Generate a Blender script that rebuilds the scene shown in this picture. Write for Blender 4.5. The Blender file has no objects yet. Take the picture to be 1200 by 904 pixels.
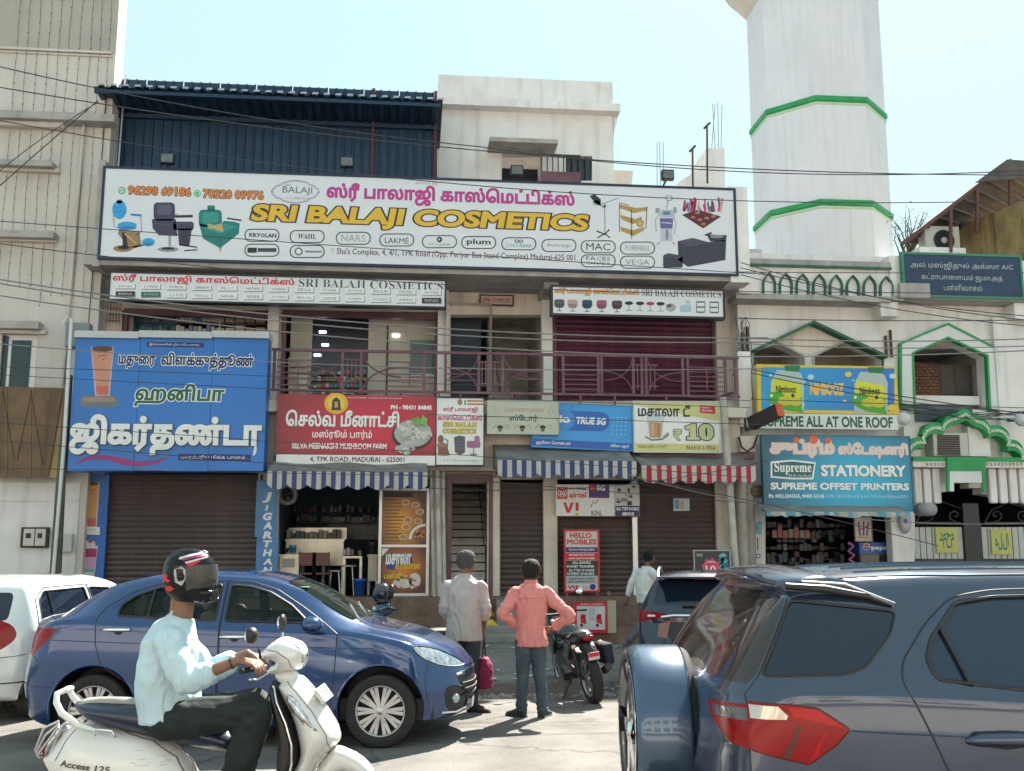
import bpy,bmesh,math,random
import numpy as np
from mathutils import Vector,Matrix,noise
from mathutils.geometry import delaunay_2d_cdt
R_ = math.radians
sc = bpy.context.scene
COL = sc.collection
# ---------------------------------------------------------------- camera
F = 1200.0;EYE = 1.75;YAW = R_(5.7);PITCH = R_(9.1)
cam = bpy.data.objects.new('camera',bpy.data.cameras.new('camera'))
COL.objects.link(cam);sc.camera = cam
cam.location = (0,0,EYE)
cam.rotation_euler = (math.pi/2 + PITCH,0,-YAW)
cam.data.sensor_width = 36;cam.data.lens = 36.0;cam.data.clip_end = 2000;cam.data.clip_start = .05
# ---------------------------------------------------------------- sky, sun, exposure
SUN_EL = R_(47);SUN_AZ = R_(30)
world = bpy.data.worlds.new('World');sc.world = world;world.use_nodes = True
wn = world.node_tree;wn.nodes.clear()
sky = wn.nodes.new('ShaderNodeTexSky');sky.sky_type = 'NISHITA';sky.sun_disc = False
sky.sun_elevation = SUN_EL;sky.sun_rotation = SUN_AZ
sky.air_density = 1.1;sky.dust_density = 1.2;sky.ozone_density = 1.5
tint = wn.nodes.new('ShaderNodeMix');tint.data_type = 'RGBA';tint.blend_type = 'MIX'
tint.inputs[0].default_value = .93
tint.inputs[7].default_value = (1.55,2.16,2.22,1)
bg = wn.nodes.new('ShaderNodeBackground');bg.inputs[1].default_value = .1
wo = wn.nodes.new('ShaderNodeOutputWorld')
wn.links.new(sky.outputs[0],tint.inputs[6]);wn.links.new(tint.outputs[2],bg.inputs[0]);wn.links.new(bg.outputs[0],wo.inputs[0])
sl = bpy.data.lights.new('sun','SUN');sl.energy = 4.2;sl.angle = R_(.5);sl.color = (1,.93,.82)
so = bpy.data.objects.new('sun',sl);COL.objects.link(so)
sd = Vector((math.sin(SUN_AZ)*math.cos(SUN_EL),math.cos(SUN_AZ)*math.cos(SUN_EL),math.sin(SUN_EL)))
so.rotation_euler = sd.to_track_quat('Z','Y').to_euler();so.location = (10,30,40)
sc.view_settings.view_transform = 'Standard';sc.view_settings.look = 'None'
sc.view_settings.exposure = 2.08;sc.view_settings.gamma = 1
sc.cycles.max_bounces = 8;sc.cycles.transparent_max_bounces = 12;sc.cycles.caustics_reflective = False;sc.cycles.caustics_refractive = False
# ---------------------------------------------------------------- photo pixel -> place
_cf = Vector((math.sin(YAW)*math.cos(PITCH),math.cos(YAW)*math.cos(PITCH),math.sin(PITCH)))
_cr = Vector((math.cos(YAW),-math.sin(YAW),0));_cu = _cr.cross(_cf)
def ray(px,py): return _cf*F + _cr*(px-600) + _cu*(452-py)
def onY(px,py,Y):
    d = ray(px,py);t = Y/d.y
    return Vector((d.x*t,Y,EYE+d.z*t))
def onZ(px,py,Z=0):
    d = ray(px,py);t = (Z-EYE)/d.z
    return Vector((d.x*t,d.y*t,Z))
def pix(p):
    v = Vector(p)-Vector((0,0,EYE));w = v.dot(_cf)
    return (600+F*v.dot(_cr)/w,452-F*v.dot(_cu)/w)
def RW(x0,y0,x1,y1,Y):
    cx,cy = (x0+x1)/2,(y0+y1)/2
    return onY(x0,cy,Y).x,onY(x1,cy,Y).x,onY(cx,y1,Y).z,onY(cx,y0,Y).z
# ---------------------------------------------------------------- materials
MATS = {}
def mat(name,col=(.5,.5,.5),rough=.7,metal=0,var=.12,vscale=3,bump=.0,bscale=40,dirt=0,dscale=1.2,
        dcol=None,coat=0,emit=0,streak=0,spec=None):
    if name in MATS: return MATS[name]
    m = bpy.data.materials.new(name);MATS[name] = m;m.use_nodes = True
    n = m.node_tree;b = n.nodes['Principled BSDF'];L = n.links
    b.inputs['Roughness'].default_value = rough;b.inputs['Metallic'].default_value = metal
    b.inputs['Coat Weight'].default_value = coat;b.inputs['Coat Roughness'].default_value = .04
    if spec is not None: b.inputs['Specular IOR Level'].default_value = spec
    m.diffuse_color = (*col,1)
    tc = n.nodes.new('ShaderNodeTexCoord');out = None
    def rgb(c):
        r = n.nodes.new('ShaderNodeRGB');r.outputs[0].default_value = (*c,1);return r.outputs[0]
    def nz(scale,det=5,stretch=None):
        t = n.nodes.new('ShaderNodeTexNoise');t.inputs['Scale'].default_value = scale;t.inputs['Detail'].default_value = det
        if stretch:
            mp = n.nodes.new('ShaderNodeMapping');mp.inputs['Scale'].default_value = stretch
            L.new(tc.outputs['Object'],mp.inputs[0]);L.new(mp.outputs[0],t.inputs[0])
        else: L.new(tc.outputs['Object'],t.inputs[0])
        return t.outputs['Fac']
    def mix(fac,a,c,mode='MIX'):
        x = n.nodes.new('ShaderNodeMix');x.data_type = 'RGBA';x.blend_type = mode
        if isinstance(fac,float): x.inputs[0].default_value = fac
        else: L.new(fac,x.inputs[0])
        L.new(a,x.inputs[6]);L.new(c,x.inputs[7]);return x.outputs[2]
    def ramp(f,a,c):
        r = n.nodes.new('ShaderNodeMapRange');r.inputs[1].default_value = a;r.inputs[2].default_value = c
        L.new(f,r.inputs[0]);return r.outputs[0]
    base = rgb(col)
    if var: base = mix(ramp(nz(vscale),.3,.7),rgb([max(0,c*(1-var)) for c in col]),rgb([min(1,c*(1+var)) for c in col]))
    dc = dcol or [c*.35 for c in col]
    if dirt:
        f = ramp(nz(dscale,8),.5,.78);mm = n.nodes.new('ShaderNodeMath');mm.operation = 'MULTIPLY';mm.inputs[1].default_value = dirt
        L.new(f,mm.inputs[0]);base = mix(mm.outputs[0],base,rgb(dc))
    if streak:
        f = ramp(nz(1.0,7,(5,5,.35)),.5,.75);mm = n.nodes.new('ShaderNodeMath');mm.operation = 'MULTIPLY';mm.inputs[1].default_value = streak
        L.new(f,mm.inputs[0]);base = mix(mm.outputs[0],base,rgb(dc))
    L.new(base,b.inputs['Base Color'])
    if rough < .95 and var:
        r = n.nodes.new('ShaderNodeMapRange');r.inputs[3].default_value = max(.02,rough*.8);r.inputs[4].default_value = min(1,rough*1.25)
        L.new(nz(vscale*3),r.inputs[0]);L.new(r.outputs[0],b.inputs['Roughness'])
    if bump:
        bp = n.nodes.new('ShaderNodeBump');bp.inputs['Strength'].default_value = bump;bp.inputs['Distance'].default_value = .02
        L.new(nz(bscale,6),bp.inputs['Height']);L.new(bp.outputs[0],b.inputs['Normal'])
    if emit:
        L.new(base,b.inputs['Emission Color']);b.inputs['Emission Strength'].default_value = emit
    return m
def M(c,rough=.55,**k):
    nm = 'paint_%02x%02x%02x_%d' % (*[int(max(0,min(1,v))*255) for v in c],int(rough*100))
    k.setdefault('var',.06)
    return mat(nm,c,rough,**k)
def S(r,g,b,k=1.0):
    f = lambda v: (v/255/12.92 if v/255 <= .04045 else ((v/255+.055)/1.055)**2.4)*k
    return (f(r),f(g),f(b))
def glass(name,col=(.03,.04,.045),alpha=.35,rough=.03):
    if name in MATS: return MATS[name]
    m = bpy.data.materials.new(name);MATS[name] = m;m.use_nodes = True
    n = m.node_tree;n.nodes.clear();L = n.links
    o = n.nodes.new('ShaderNodeOutputMaterial');t = n.nodes.new('ShaderNodeBsdfTransparent');t.inputs[0].default_value = (*[min(1,c*3+.55) for c in col],1)
    p = n.nodes.new('ShaderNodeBsdfPrincipled');p.inputs['Base Color'].default_value = (*col,1);p.inputs['Roughness'].default_value = rough
    p.inputs['Specular IOR Level'].default_value = .58
    fr = n.nodes.new('ShaderNodeFresnel');fr.inputs[0].default_value = 1.45
    mx = n.nodes.new('ShaderNodeMath');mx.operation = 'ADD';mx.inputs[1].default_value = alpha;mx.use_clamp = True
    L.new(fr.outputs[0],mx.inputs[0])
    s = n.nodes.new('ShaderNodeMixShader');L.new(mx.outputs[0],s.inputs[0]);L.new(t.outputs[0],s.inputs[1]);L.new(p.outputs[0],s.inputs[2]);L.new(s.outputs[0],o.inputs[0])
    return m
# ---------------------------------------------------------------- objects
def wloc(o):
    v = Vector((0,0,0))
    while o is not None: v += o.location;o = o.parent
    return v
def tag(o,label=None,cat=None,group=None,kind=None):
    if label: o['label'] = label
    if cat: o['category'] = cat
    if group: o['group'] = group
    if kind: o['kind'] = kind
    return o
def thing(name,label,cat,loc=(0,0,0),group=None):
    o = bpy.data.objects.new(name,None);COL.objects.link(o);o.location = loc;o.empty_display_size = .2
    return tag(o,label,cat,group)
def linkmesh(name,me,parent=None,label=None):
    o = bpy.data.objects.new(name,me);COL.objects.link(o)
    if parent is not None: o.parent = parent
    if label: o['label'] = label
    return o
class MB:
    def __init__(s): s.v = [];s.f = [];s.m = [];s.mats = [];s.sm = []
    def mi(s,m):
        if m not in s.mats: s.mats.append(m)
        return s.mats.index(m)
    def add(s,vs,fs,m,smooth=False):
        k = len(s.v);s.v += [tuple(v) for v in vs];i = s.mi(m)
        for f in fs: s.f.append([k+j for j in f]);s.m.append(i);s.sm.append(smooth)
        return s
    def box(s,x0,x1,y0,y1,z0,z1,m,bev=0):
        if bev:
            b = bev;vs = [];
            bm = bmesh.new();bmesh.ops.create_cube(bm,size=1)
            for v in bm.verts: v.co = Vector(((x0+x1)/2+v.co.x*(x1-x0),(y0+y1)/2+v.co.y*(y1-y0),(z0+z1)/2+v.co.z*(z1-z0)))
            bmesh.ops.bevel(bm,geom=bm.edges[:],offset=b,segments=2,affect='EDGES',profile=.5)
            bm.verts.index_update()
            s.add([v.co[:] for v in bm.verts],[[v.index for v in f.verts] for f in bm.faces],m);bm.free();return s
        return s.add([(x0,y0,z0),(x1,y0,z0),(x1,y1,z0),(x0,y1,z0),(x0,y0,z1),(x1,y0,z1),(x1,y1,z1),(x0,y1,z1)],
                     [(0,3,2,1),(4,5,6,7),(0,1,5,4),(1,2,6,5),(2,3,7,6),(3,0,4,7)],m)
    def quad(s,a,b,c,d,m): return s.add([a,b,c,d],[(0,1,2,3)],m)
    def beam(s,a,b,w,h,m):
        a = Vector(a);b = Vector(b);d = (b-a).normalized();up = Vector((0,0,1)) if abs(d.z) < .95 else Vector((0,1,0))
        r = d.cross(up).normalized();u = r.cross(d);vs = []
        for p in (a,b):
            for i,j in ((-1,-1),(1,-1),(1,1),(-1,1)): vs.append(p+r*w/2*i+u*h/2*j)
        return s.add(vs,[(0,1,2,3),(7,6,5,4),(0,4,5,1),(1,5,6,2),(2,6,7,3),(3,7,4,0)],m)
    def tube(s,pts,r,m,n=8,caps=True):
        pts = [Vector(p) for p in pts];N = len(pts);rr = r if isinstance(r,(list,tuple)) else [r]*N
        vs = [];ref = None
        for i,p in enumerate(pts):
            d = (pts[min(i+1,N-1)]-pts[max(i-1,0)])
            d = d.normalized() if d.length > 1e-9 else Vector((0,0,1))
            if ref is None: ref = d.orthogonal().normalized()
            ref = (ref-d*ref.dot(d));ref = ref.normalized() if ref.length > 1e-6 else d.orthogonal().normalized()
            q = d.cross(ref)
            for k in range(n):
                a = 2*math.pi*k/n;vs.append(p+(ref*math.cos(a)+q*math.sin(a))*rr[i])
        fs = [(i*n+k,i*n+(k+1) % n,(i+1)*n+(k+1) % n,(i+1)*n+k) for i in range(N-1) for k in range(n)]
        s.add(vs,fs,m,n > 5)
        if caps: s.add(vs[:n],[tuple(range(n))[::-1]],m);s.add(vs[-n:],[tuple(range(n))],m)
        return s
    def lathe(s,prof,m,n=24,M4=None,smooth=True):
        M4 = M4 or Matrix();vs = []
        for r,z in prof:
            for k in range(n):
                a = 2*math.pi*k/n;vs.append(M4 @ Vector((r*math.cos(a),r*math.sin(a),z)))
        fs = [(i*n+k,i*n+(k+1) % n,(i+1)*n+(k+1) % n,(i+1)*n+k) for i in range(len(prof)-1) for k in range(n)]
        return s.add(vs,fs,m,smooth)
    def ball(s,c,r,m,n=16,sc3=(1,1,1)):
        c = Vector(c);pr = [(max(1e-4,math.sin(math.pi*i/n))*r,-math.cos(math.pi*i/n)*r) for i in range(n+1)]
        T = Matrix.Translation(c) @ Matrix.Diagonal((*sc3,1))
        return s.lathe(pr,m,n,T)
    def prism(s,outer,holes,y0,y1,m,axis='y'):
        vs2,tr,edges = fill2d([outer]+list(holes))
        if axis == 'y': f = lambda p,y: (p[0],y,p[1])
        elif axis == 'x': f = lambda p,y: (y,p[0],p[1])
        else: f = lambda p,y: (p[0],p[1],y)
        n = len(vs2);vs = [f(p,y0) for p in vs2]+[f(p,y1) for p in vs2]
        fs = [t for t in tr]+[(a+n,c+n,b+n) for a,b,c in tr]+[(b,a,a+n,b+n) for a,b in edges]
        return s.add(vs,fs,m)
    def build(s,name,parent=None,label=None,cat=None,group=None,kind=None):
        me = bpy.data.meshes.new(name);off = wloc(parent) if parent is not None else Vector((0,0,0))
        V = np.array(s.v,dtype=float).reshape(-1,3)-np.array(off)
        me.from_pydata([tuple(v) for v in V],[],s.f)
        for m in s.mats: me.materials.append(m)
        me.polygons.foreach_set('material_index',s.m);me.polygons.foreach_set('use_smooth',s.sm)
        me.update()
        o = linkmesh(name,me,parent);return tag(o,label,cat,group,kind)
def fill2d(contours,nonzero=False):
    vs = [];es = []
    for c in contours:
        k = len(vs);n = len(c);vs += [Vector((p[0],p[1])) for p in c];es += [(k+i,k+(i+1) % n) for i in range(n)]
    ov,oe,of,*_ = delaunay_2d_cdt(vs,es,[],0,1e-7)
    if not of: return [],[],[]
    A = np.array([[vs[a][0],vs[a][1],vs[b][0],vs[b][1]] for a,b in es]);P = np.array([(v[0],v[1]) for v in ov]);T = np.array(of)
    c = P[T].mean(axis=1);x0,y0,x1,y1 = A.T;keep = np.zeros(len(T),bool)
    for s0 in range(0,len(T),4000):
        cx = c[s0:s0+4000,0][:,None];cy = c[s0:s0+4000,1][:,None]
        up = (y0 <= cy) & (y1 > cy);dn = (y1 <= cy) & (y0 > cy)
        dy = np.where(y1 == y0,1e-12,y1-y0);xi = x0+(cy-y0)/dy*(x1-x0);rt = xi > cx
        if nonzero: w = (up & rt).sum(1)-(dn & rt).sum(1);keep[s0:s0+4000] = w != 0
        else: keep[s0:s0+4000] = ((up | dn) & rt).sum(1) % 2 == 1
    tr = [tuple(t) for t in T[keep].tolist()]
    ec = {}
    for a,b,d in tr:
        for e in ((a,b),(b,d),(d,a)): ec[e] = 1
    edges = [e for e in ec if (e[1],e[0]) not in ec]
    return P.tolist(),tr,edges
# ---------------------------------------------------------------- lettering
def tamil(s):
    out = []
    for ch in s:
        o = ord(ch)
        if o in (0xBC6,0xBC7,0xBC8) and out: out.insert(len(out)-1,ch)
        elif o in (0xBCA,0xBCB,0xBCC) and out:
            out.insert(len(out)-1,{0xBCA: '\u0bc6',0xBCB: '\u0bc7',0xBCC: '\u0bc6'}[o]);out.append('\u0bd7' if o == 0xBCC else '\u0bbe')
        else: out.append(ch)
    return ''.join(out)
def serif(s):
    r = ''
    for c in s:
        if 'A' <= c <= 'Z': r += chr(0x1D400+ord(c)-65)
        elif 'a' <= c <= 'z': r += chr(0x1D41A+ord(c)-97)
        elif '0' <= c <= '9': r += chr(0x1D7CE+ord(c)-48)
        else: r += c
    return r
_TC = {}
def contours_of(s,res=3):
    key = (s,res)
    if key in _TC: return _TC[key]
    c = bpy.data.curves.new('t','FONT');c.body = tamil(s);c.resolution_u = res
    o = bpy.data.objects.new('t',c);COL.objects.link(o)
    dg = bpy.context.evaluated_depsgraph_get();cu = o.evaluated_get(dg).to_curve(dg) if False else None
    ev = o.evaluated_get(dg);cu = ev.to_curve(dg)
    cons = []
    for sp in cu.splines:
        pts = []
        if sp.type == 'BEZIER':
            bp = sp.bezier_points;n = len(bp)
            for i in range(n):
                a,b = bp[i],bp[(i+1) % n]
                p0,p1,p2,p3 = [np.array(v[:2]) for v in (a.co,a.handle_right,b.handle_left,b.co)]
                ch = np.linalg.norm(p3-p0);dev = np.linalg.norm(p1-p0-(p3-p0)/3)+np.linalg.norm(p2-p0-(p3-p0)*2/3)
                k = 1 if dev < .01*max(ch,.05) else res
                for j in range(k):
                    t = j/k;pts.append(tuple((1-t)**3*p0+3*(1-t)**2*t*p1+3*(1-t)*t*t*p2+t**3*p3))
        else: pts = [tuple(p.co[:2]) for p in sp.points]
        q = [pts[0]]
        for p in pts[1:]:
            if abs(p[0]-q[-1][0])+abs(p[1]-q[-1][1]) > 1e-4: q.append(p)
        if abs(q[0][0]-q[-1][0])+abs(q[0][1]-q[-1][1]) < 1e-4: q.pop()
        if len(q) > 2: cons.append(q)
    ev.to_curve_clear();bpy.data.objects.remove(o);bpy.data.curves.remove(c)
    _TC[key] = cons;return cons
def offset_contour(c,d):
    P = np.array(c);a = np.roll(P,1,0);b = np.roll(P,-1,0)
    t1 = P-a;t2 = b-P;t1 /= np.linalg.norm(t1,axis=1)[:,None]+1e-9;t2 /= np.linalg.norm(t2,axis=1)[:,None]+1e-9
    n1 = np.stack([t1[:,1],-t1[:,0]],1);n2 = np.stack([t2[:,1],-t2[:,0]],1)
    n = n1+n2;k = np.linalg.norm(n,axis=1)[:,None];n = n/np.maximum(k,.6)**2*2
    return (P+n*d).tolist()
def text2d(s,bold=0,res=3,shear=0,sgn=None):
    cons = contours_of(s,res)
    if not cons: return [],[],[],(0,0,1,1)
    if bold:
        area = sum(sum(c[i][0]*c[(i+1) % len(c)][1]-c[(i+1) % len(c)][0]*c[i][1] for i in range(len(c))) for c in cons)
        sg = 1 if area > 0 else -1
        cons = [offset_contour(c,bold*sg) for c in cons]
    if shear: cons = [[(x+y*shear,y) for x,y in c] for c in cons]
    v,t,e = fill2d(cons,True)
    return v,t,e
def text(parent,s,rect,Y,col,bold=0,outline=None,ow=.03,depth=0,res=3,shear=0,name='lettering',arc=None,lay=.003,vertical=False):
    """rect: photo pixels of the string's bounding box on the plane y=Y"""
    m = col if not isinstance(col,tuple) else M(col,.45)
    X0,X1,Z0,Z1 = RW(*rect,Y)
    v,t,e = text2d(s,bold,res,shear)
    if not v: return
    A = np.array(v);mn = A.min(0);mx = A.max(0);sz = mx-mn;sz[sz == 0] = 1
    def place(P,y):
        P = (np.array(P)-mn)/sz;X = X0+P[:,0]*(X1-X0);Z = Z0+P[:,1]*(Z1-Z0)
        if arc: Z = Z+np.array([arc(q) for q in P[:,0]])
        return np.stack([X,np.full(len(X),y),Z],1).tolist()
    b = MB()
    if outline is not None:
        v2,t2,e2 = text2d(s,bold+ow,res,shear);b.add(place(v2,Y-lay),t2,M(outline,.45) if isinstance(outline,tuple) else outline)
        lay = lay+.003
    if depth:
        n = len(v);b.add(place(v,Y-lay-depth)+place(v,Y-lay),[(a,b_,c) for a,b_,c in t]+[(q,p,p+n,q+n) for p,q in e],m)
    else: b.add(place(v,Y-lay),t,m)
    return b.build(name,parent)
def panel(parent,x0,y0,x1,y1,Y,col,thick=.08,name='panel',rough=.4,frame=None,fw=.03,**k):
    X0,X1,Z0,Z1 = RW(x0,y0,x1,y1,Y);m = col if not isinstance(col,tuple) else mat('sign skin %.2f %.2f %.2f' % col,col,rough,var=.08,vscale=2,bump=.3,bscale=3.5,dirt=.22,dscale=2.5,dcol=tuple(c*.6 for c in col),streak=.18)
    MB().box(X0,X1,Y,Y+thick,Z0,Z1,m).build(name,parent)
    if frame:
        fm = frame if not isinstance(frame,tuple) else M(frame,.4);b = MB();w = fw
        b.box(X0-w,X1+w,Y-.015,Y+thick,Z1,Z1+w,fm);b.box(X0-w,X1+w,Y-.015,Y+thick,Z0-w,Z0,fm)
        b.box(X0-w,X0,Y-.015,Y+thick,Z0,Z1,fm);b.box(X1,X1+w,Y-.015,Y+thick,Z0,Z1,fm);b.build('frame',parent)
def art(parent,Y,items,name='picture',lay=.003):
    """items: (colour, [photo pixel points], layer)"""
    b = MB()
    for it in items:
        c,pts = it[0],it[1];L = it[2] if len(it) > 2 else 0
        m = M(c,.45) if isinstance(c,tuple) else c
        w = [onY(x,y,Y) for x,y in pts];v,t,e = fill2d([[(p.x,p.z) for p in w]])
        b.add([(p[0],Y-lay-.0012*L,p[1]) for p in v],t,m)
    return b.build(name,parent)
def ell(cx,cy,rx,ry,n=20,a0=0,a1=360): return [(cx+rx*math.cos(R_(a0+(a1-a0)*i/n)),cy+ry*math.sin(R_(a0+(a1-a0)*i/n))) for i in range(n+(0 if a1-a0 == 360 else 1))]
def rrect(x0,y0,x1,y1,r,n=4):
    p = []
    for cx,cy,a in ((x1-r,y1-r,0),(x0+r,y1-r,90),(x0+r,y0+r,180),(x1-r,y0+r,270)):
        for i in range(n+1): p.append((cx+r*math.cos(R_(a+90*i/n)),cy+r*math.sin(R_(a+90*i/n))))
    return p
def line(pts,w):
    L = [];Rr = []
    for i,p in enumerate(pts):
        a = pts[max(0,i-1)];b = pts[min(len(pts)-1,i+1)];dx,dy = b[0]-a[0],b[1]-a[1];l = math.hypot(dx,dy) or 1
        L.append((p[0]-dy/l*w/2,p[1]+dx/l*w/2));Rr.append((p[0]+dy/l*w/2,p[1]-dx/l*w/2))
    return L+Rr[::-1]
def copy_tree(o,parent=None):
    c = o.copy();COL.objects.link(c);c.parent = parent
    for ch in [x for x in KIDS.get(o.name,[])]: copy_tree(ch,c)
    return c
KIDS = {}
def index_kids():
    KIDS.clear()
    for o in bpy.data.objects:
        if o.parent is not None: KIDS.setdefault(o.parent.name,[]).append(o)
random.seed(7)
# ================================================================ ground
asph = mat('asphalt',(.165,.155,.145),.92,var=.28,vscale=1.6,bump=1.0,bscale=90,dirt=.5,dscale=.8,dcol=(.24,.225,.205))
def road_detail(m):
    n = m.node_tree;L = n.links;b = n.nodes['Principled BSDF'];src = b.inputs['Base Color'].links[0].from_socket;tc = n.nodes.new('ShaderNodeTexCoord')
    def mixin(fac,col,src):
        x = n.nodes.new('ShaderNodeMix');x.data_type = 'RGBA';L.new(fac,x.inputs[0]);L.new(src,x.inputs[6]);x.inputs[7].default_value = (*col,1);return x.outputs[2]
    v = n.nodes.new('ShaderNodeTexVoronoi');v.feature = 'DISTANCE_TO_EDGE';v.inputs['Scale'].default_value = .45;nz_ = n.nodes.new('ShaderNodeTexNoise');nz_.inputs['Scale'].default_value = 3;nz_.inputs['Detail'].default_value = 6
    ad = n.nodes.new('ShaderNodeMix');ad.data_type = 'VECTOR';ad.inputs[0].default_value = .35;L.new(tc.outputs['Object'],ad.inputs[4]);L.new(nz_.outputs['Color'],ad.inputs[5]);L.new(tc.outputs['Object'],nz_.inputs[0]);L.new(ad.outputs[1],v.inputs[0])
    r = n.nodes.new('ShaderNodeMapRange');r.inputs[1].default_value = .0;r.inputs[2].default_value = .012;r.inputs[3].default_value = .75;r.inputs[4].default_value = 0;L.new(v.outputs[0],r.inputs[0]);src = mixin(r.outputs[0],(.05,.045,.04),src)
    g = n.nodes.new('ShaderNodeTexNoise');g.inputs['Scale'].default_value = 140;g.inputs['Detail'].default_value = 3;L.new(tc.outputs['Object'],g.inputs[0]);r2 = n.nodes.new('ShaderNodeMapRange');r2.inputs[1].default_value = .60;r2.inputs[2].default_value = .68;r2.inputs[4].default_value = .7;L.new(g.outputs[0],r2.inputs[0]);src = mixin(r2.outputs[0],(.36,.33,.29),src)
    o_ = n.nodes.new('ShaderNodeTexNoise');o_.inputs['Scale'].default_value = 1.3;o_.inputs['Detail'].default_value = 2;L.new(tc.outputs['Object'],o_.inputs[0]);r3 = n.nodes.new('ShaderNodeMapRange');r3.inputs[1].default_value = .66;r3.inputs[2].default_value = .74;r3.inputs[4].default_value = .55;L.new(o_.outputs[0],r3.inputs[0]);src = mixin(r3.outputs[0],(.07,.065,.06),src)
    L.new(src,b.inputs['Base Color'])
road_detail(asph)
conc = mat('pavement concrete',(.19,.18,.165),.9,var=.25,vscale=2,bump=.6,bscale=30,dirt=.5,dcol=(.1,.09,.08))
MB().quad((-120,-80,0),(120,-80,0),(120,120,0),(-120,120,0),asph).build('road',kind='structure')
def kx(px): return onZ(px,815).x
PV = 12.9
b = MB()
edge = [(-9.5,PV)];x = -9.5
while x < kx(655):
    x += .22;edge.append((x,PV+.09*noise.noise(Vector((x*1.7,0,3)))+.05*noise.noise(Vector((x*7,2,3)))))
xr = edge[-1][0]
pts = edge+[(xr+.4,PV+.9),(xr+.55,20.0),(-9.5,20.0)]
v,t,e = fill2d([pts]);n = len(v)
b.add([(p[0],p[1],.13) for p in v]+[(p[0],p[1]-.015,0) for p in v],t+[(p,q,q+n,p+n) for p,q in e],conc)
b.build('pavement',kind='structure')
b = MB()
b.add([(xr+.4,13.9,.006),(17,13.6,.006),(17,20.2,.006),(xr+.5,20.2,.006)],[(0,1,2,3)],conc);b.build('forecourt',kind='structure')
rub = mat('rubble',(.30,.28,.25),.95,var=.3,bump=.6)
b = MB();rnd = random.Random(3)
for i in range(1500):
    x = rnd.uniform(-9,xr+.6);y = rnd.gauss(PV-.12,.16) if rnd.random() < .7 else rnd.uniform(PV,19.5)
    z = .13 if y > PV+.08 else 0
    r = rnd.uniform(.008,.035) if rnd.random() < .93 else rnd.uniform(.04,.08)
    vs = [(x+r*rnd.uniform(.6,1.4)*i_,y+r*rnd.uniform(.6,1.4)*j_,z+r*rnd.uniform(.5,1)*k_) for i_,j_,k_ in ((1,0,0),(-1,0,0),(0,1,0),(0,-1,0),(0,0,1),(0,0,-.1))]
    b.add(vs,[(0,2,4),(2,1,4),(1,3,4),(3,0,4),(2,0,5),(1,2,5),(3,1,5),(0,3,5)],rub)
b.build('rubble',kind='stuff')
paper = M((.62,.58,.52),.8)
b = MB()
for i in range(190):
    x = rnd.uniform(-4,xr+3);y = rnd.uniform(PV-.35,PV+2.5) if rnd.random() < .6 else rnd.uniform(13,19.8);z = (.13 if y > PV+.1 and x < xr else 0)+.012
    a = rnd.uniform(0,6);s_ = rnd.uniform(.015,.085);c_,s2 = math.cos(a)*s_,math.sin(a)*s_
    b.add([(x+c_,y+s2,z),(x-s2,y+c_,z+.01),(x-c_,y-s2,z),(x+s2,y-c_,z+.015)],[(0,1,2,3)],paper)
b.build('litter',kind='stuff')
# ================================================================ materials of the buildings
cream = mat('cream wall',(.70,.61,.52),.85,var=.1,vscale=1.5,bump=.25,bscale=25,dirt=.35,dscale=1.1,dcol=(.27,.23,.19),streak=.35)
whitew = mat('whitewash',(.80,.755,.73),.85,var=.07,vscale=1.2,bump=.25,bscale=20,dirt=.3,dscale=1.3,dcol=(.33,.31,.27),streak=.35)
greyw = mat('grey plaster',(.40,.37,.345),.9,var=.15,bump=.3,dirt=.4,streak=.4)
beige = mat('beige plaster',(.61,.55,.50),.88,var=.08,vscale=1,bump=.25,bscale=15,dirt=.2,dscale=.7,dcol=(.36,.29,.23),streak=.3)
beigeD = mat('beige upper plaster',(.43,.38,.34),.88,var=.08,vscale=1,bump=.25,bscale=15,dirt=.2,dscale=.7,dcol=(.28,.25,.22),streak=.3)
stone = mat('step stone',(.17,.11,.08),.8,var=.3,vscale=4,bump=.3,dirt=.4)
slatm = mat('brown shutter steel',(.105,.075,.07),.5,metal=.2,var=.25,vscale=2,dirt=.4,streak=.5,dcol=(.12,.10,.09))
slatp = mat('plum shutter steel',(.10,.018,.045),.45,metal=.2,var=.25,vscale=2,dirt=.3,streak=.3,dcol=(.16,.08,.10))
plum = mat('plum enamel',(.14,.05,.07),.45,var=.25,vscale=4,dirt=.4,dcol=(.22,.17,.16))
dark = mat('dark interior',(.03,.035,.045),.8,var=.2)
inter = mat('interior wall',(.72,.67,.60),.85,var=.15,dirt=.4)
steel = mat('brushed steel',(.5,.5,.5),.35,metal=.9,var=.1)
dsteel = mat('dark steel',(.05,.05,.05),.5,metal=.5,var=.2)
white = M((.75,.75,.73),.5);black = M((.02,.02,.022),.5);green = mat('mosque green paint',(.018,.30,.085),.5,var=.15,dirt=.2)
dgreen = mat('faded green paint',(.035,.12,.075),.7,var=.3,dirt=.3)
wood = mat('weathered wood',(.17,.12,.08),.85,var=.3,vscale=6,bump=.4,streak=.5)
alum = M((.6,.6,.6),.35,metal=.6)
def wallpoly(parent,name,m,Y,th,outer,holes=()):
    g = lambda P: [(onY(x,y,Y).x,onY(x,y,Y).z) for x,y in P]
    return MB().prism(g(outer),[g(h) for h in holes],Y,Y+th,m).build(name,parent)
def boxpx(b,x0,y0,x1,y1,Y,d,m,bev=0):
    X0,X1,Z0,Z1 = RW(x0,y0,x1,y1,Y);return b.box(X0,X1,Y,Y+d,Z0,Z1,m,bev)
def rect_px(x0,y0,x1,y1): return [(x0,y1),(x1,y1),(x1,y0),(x0,y0)]
def zrow(y,Y): return onY(600,y,Y).z
ZG = .13
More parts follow.
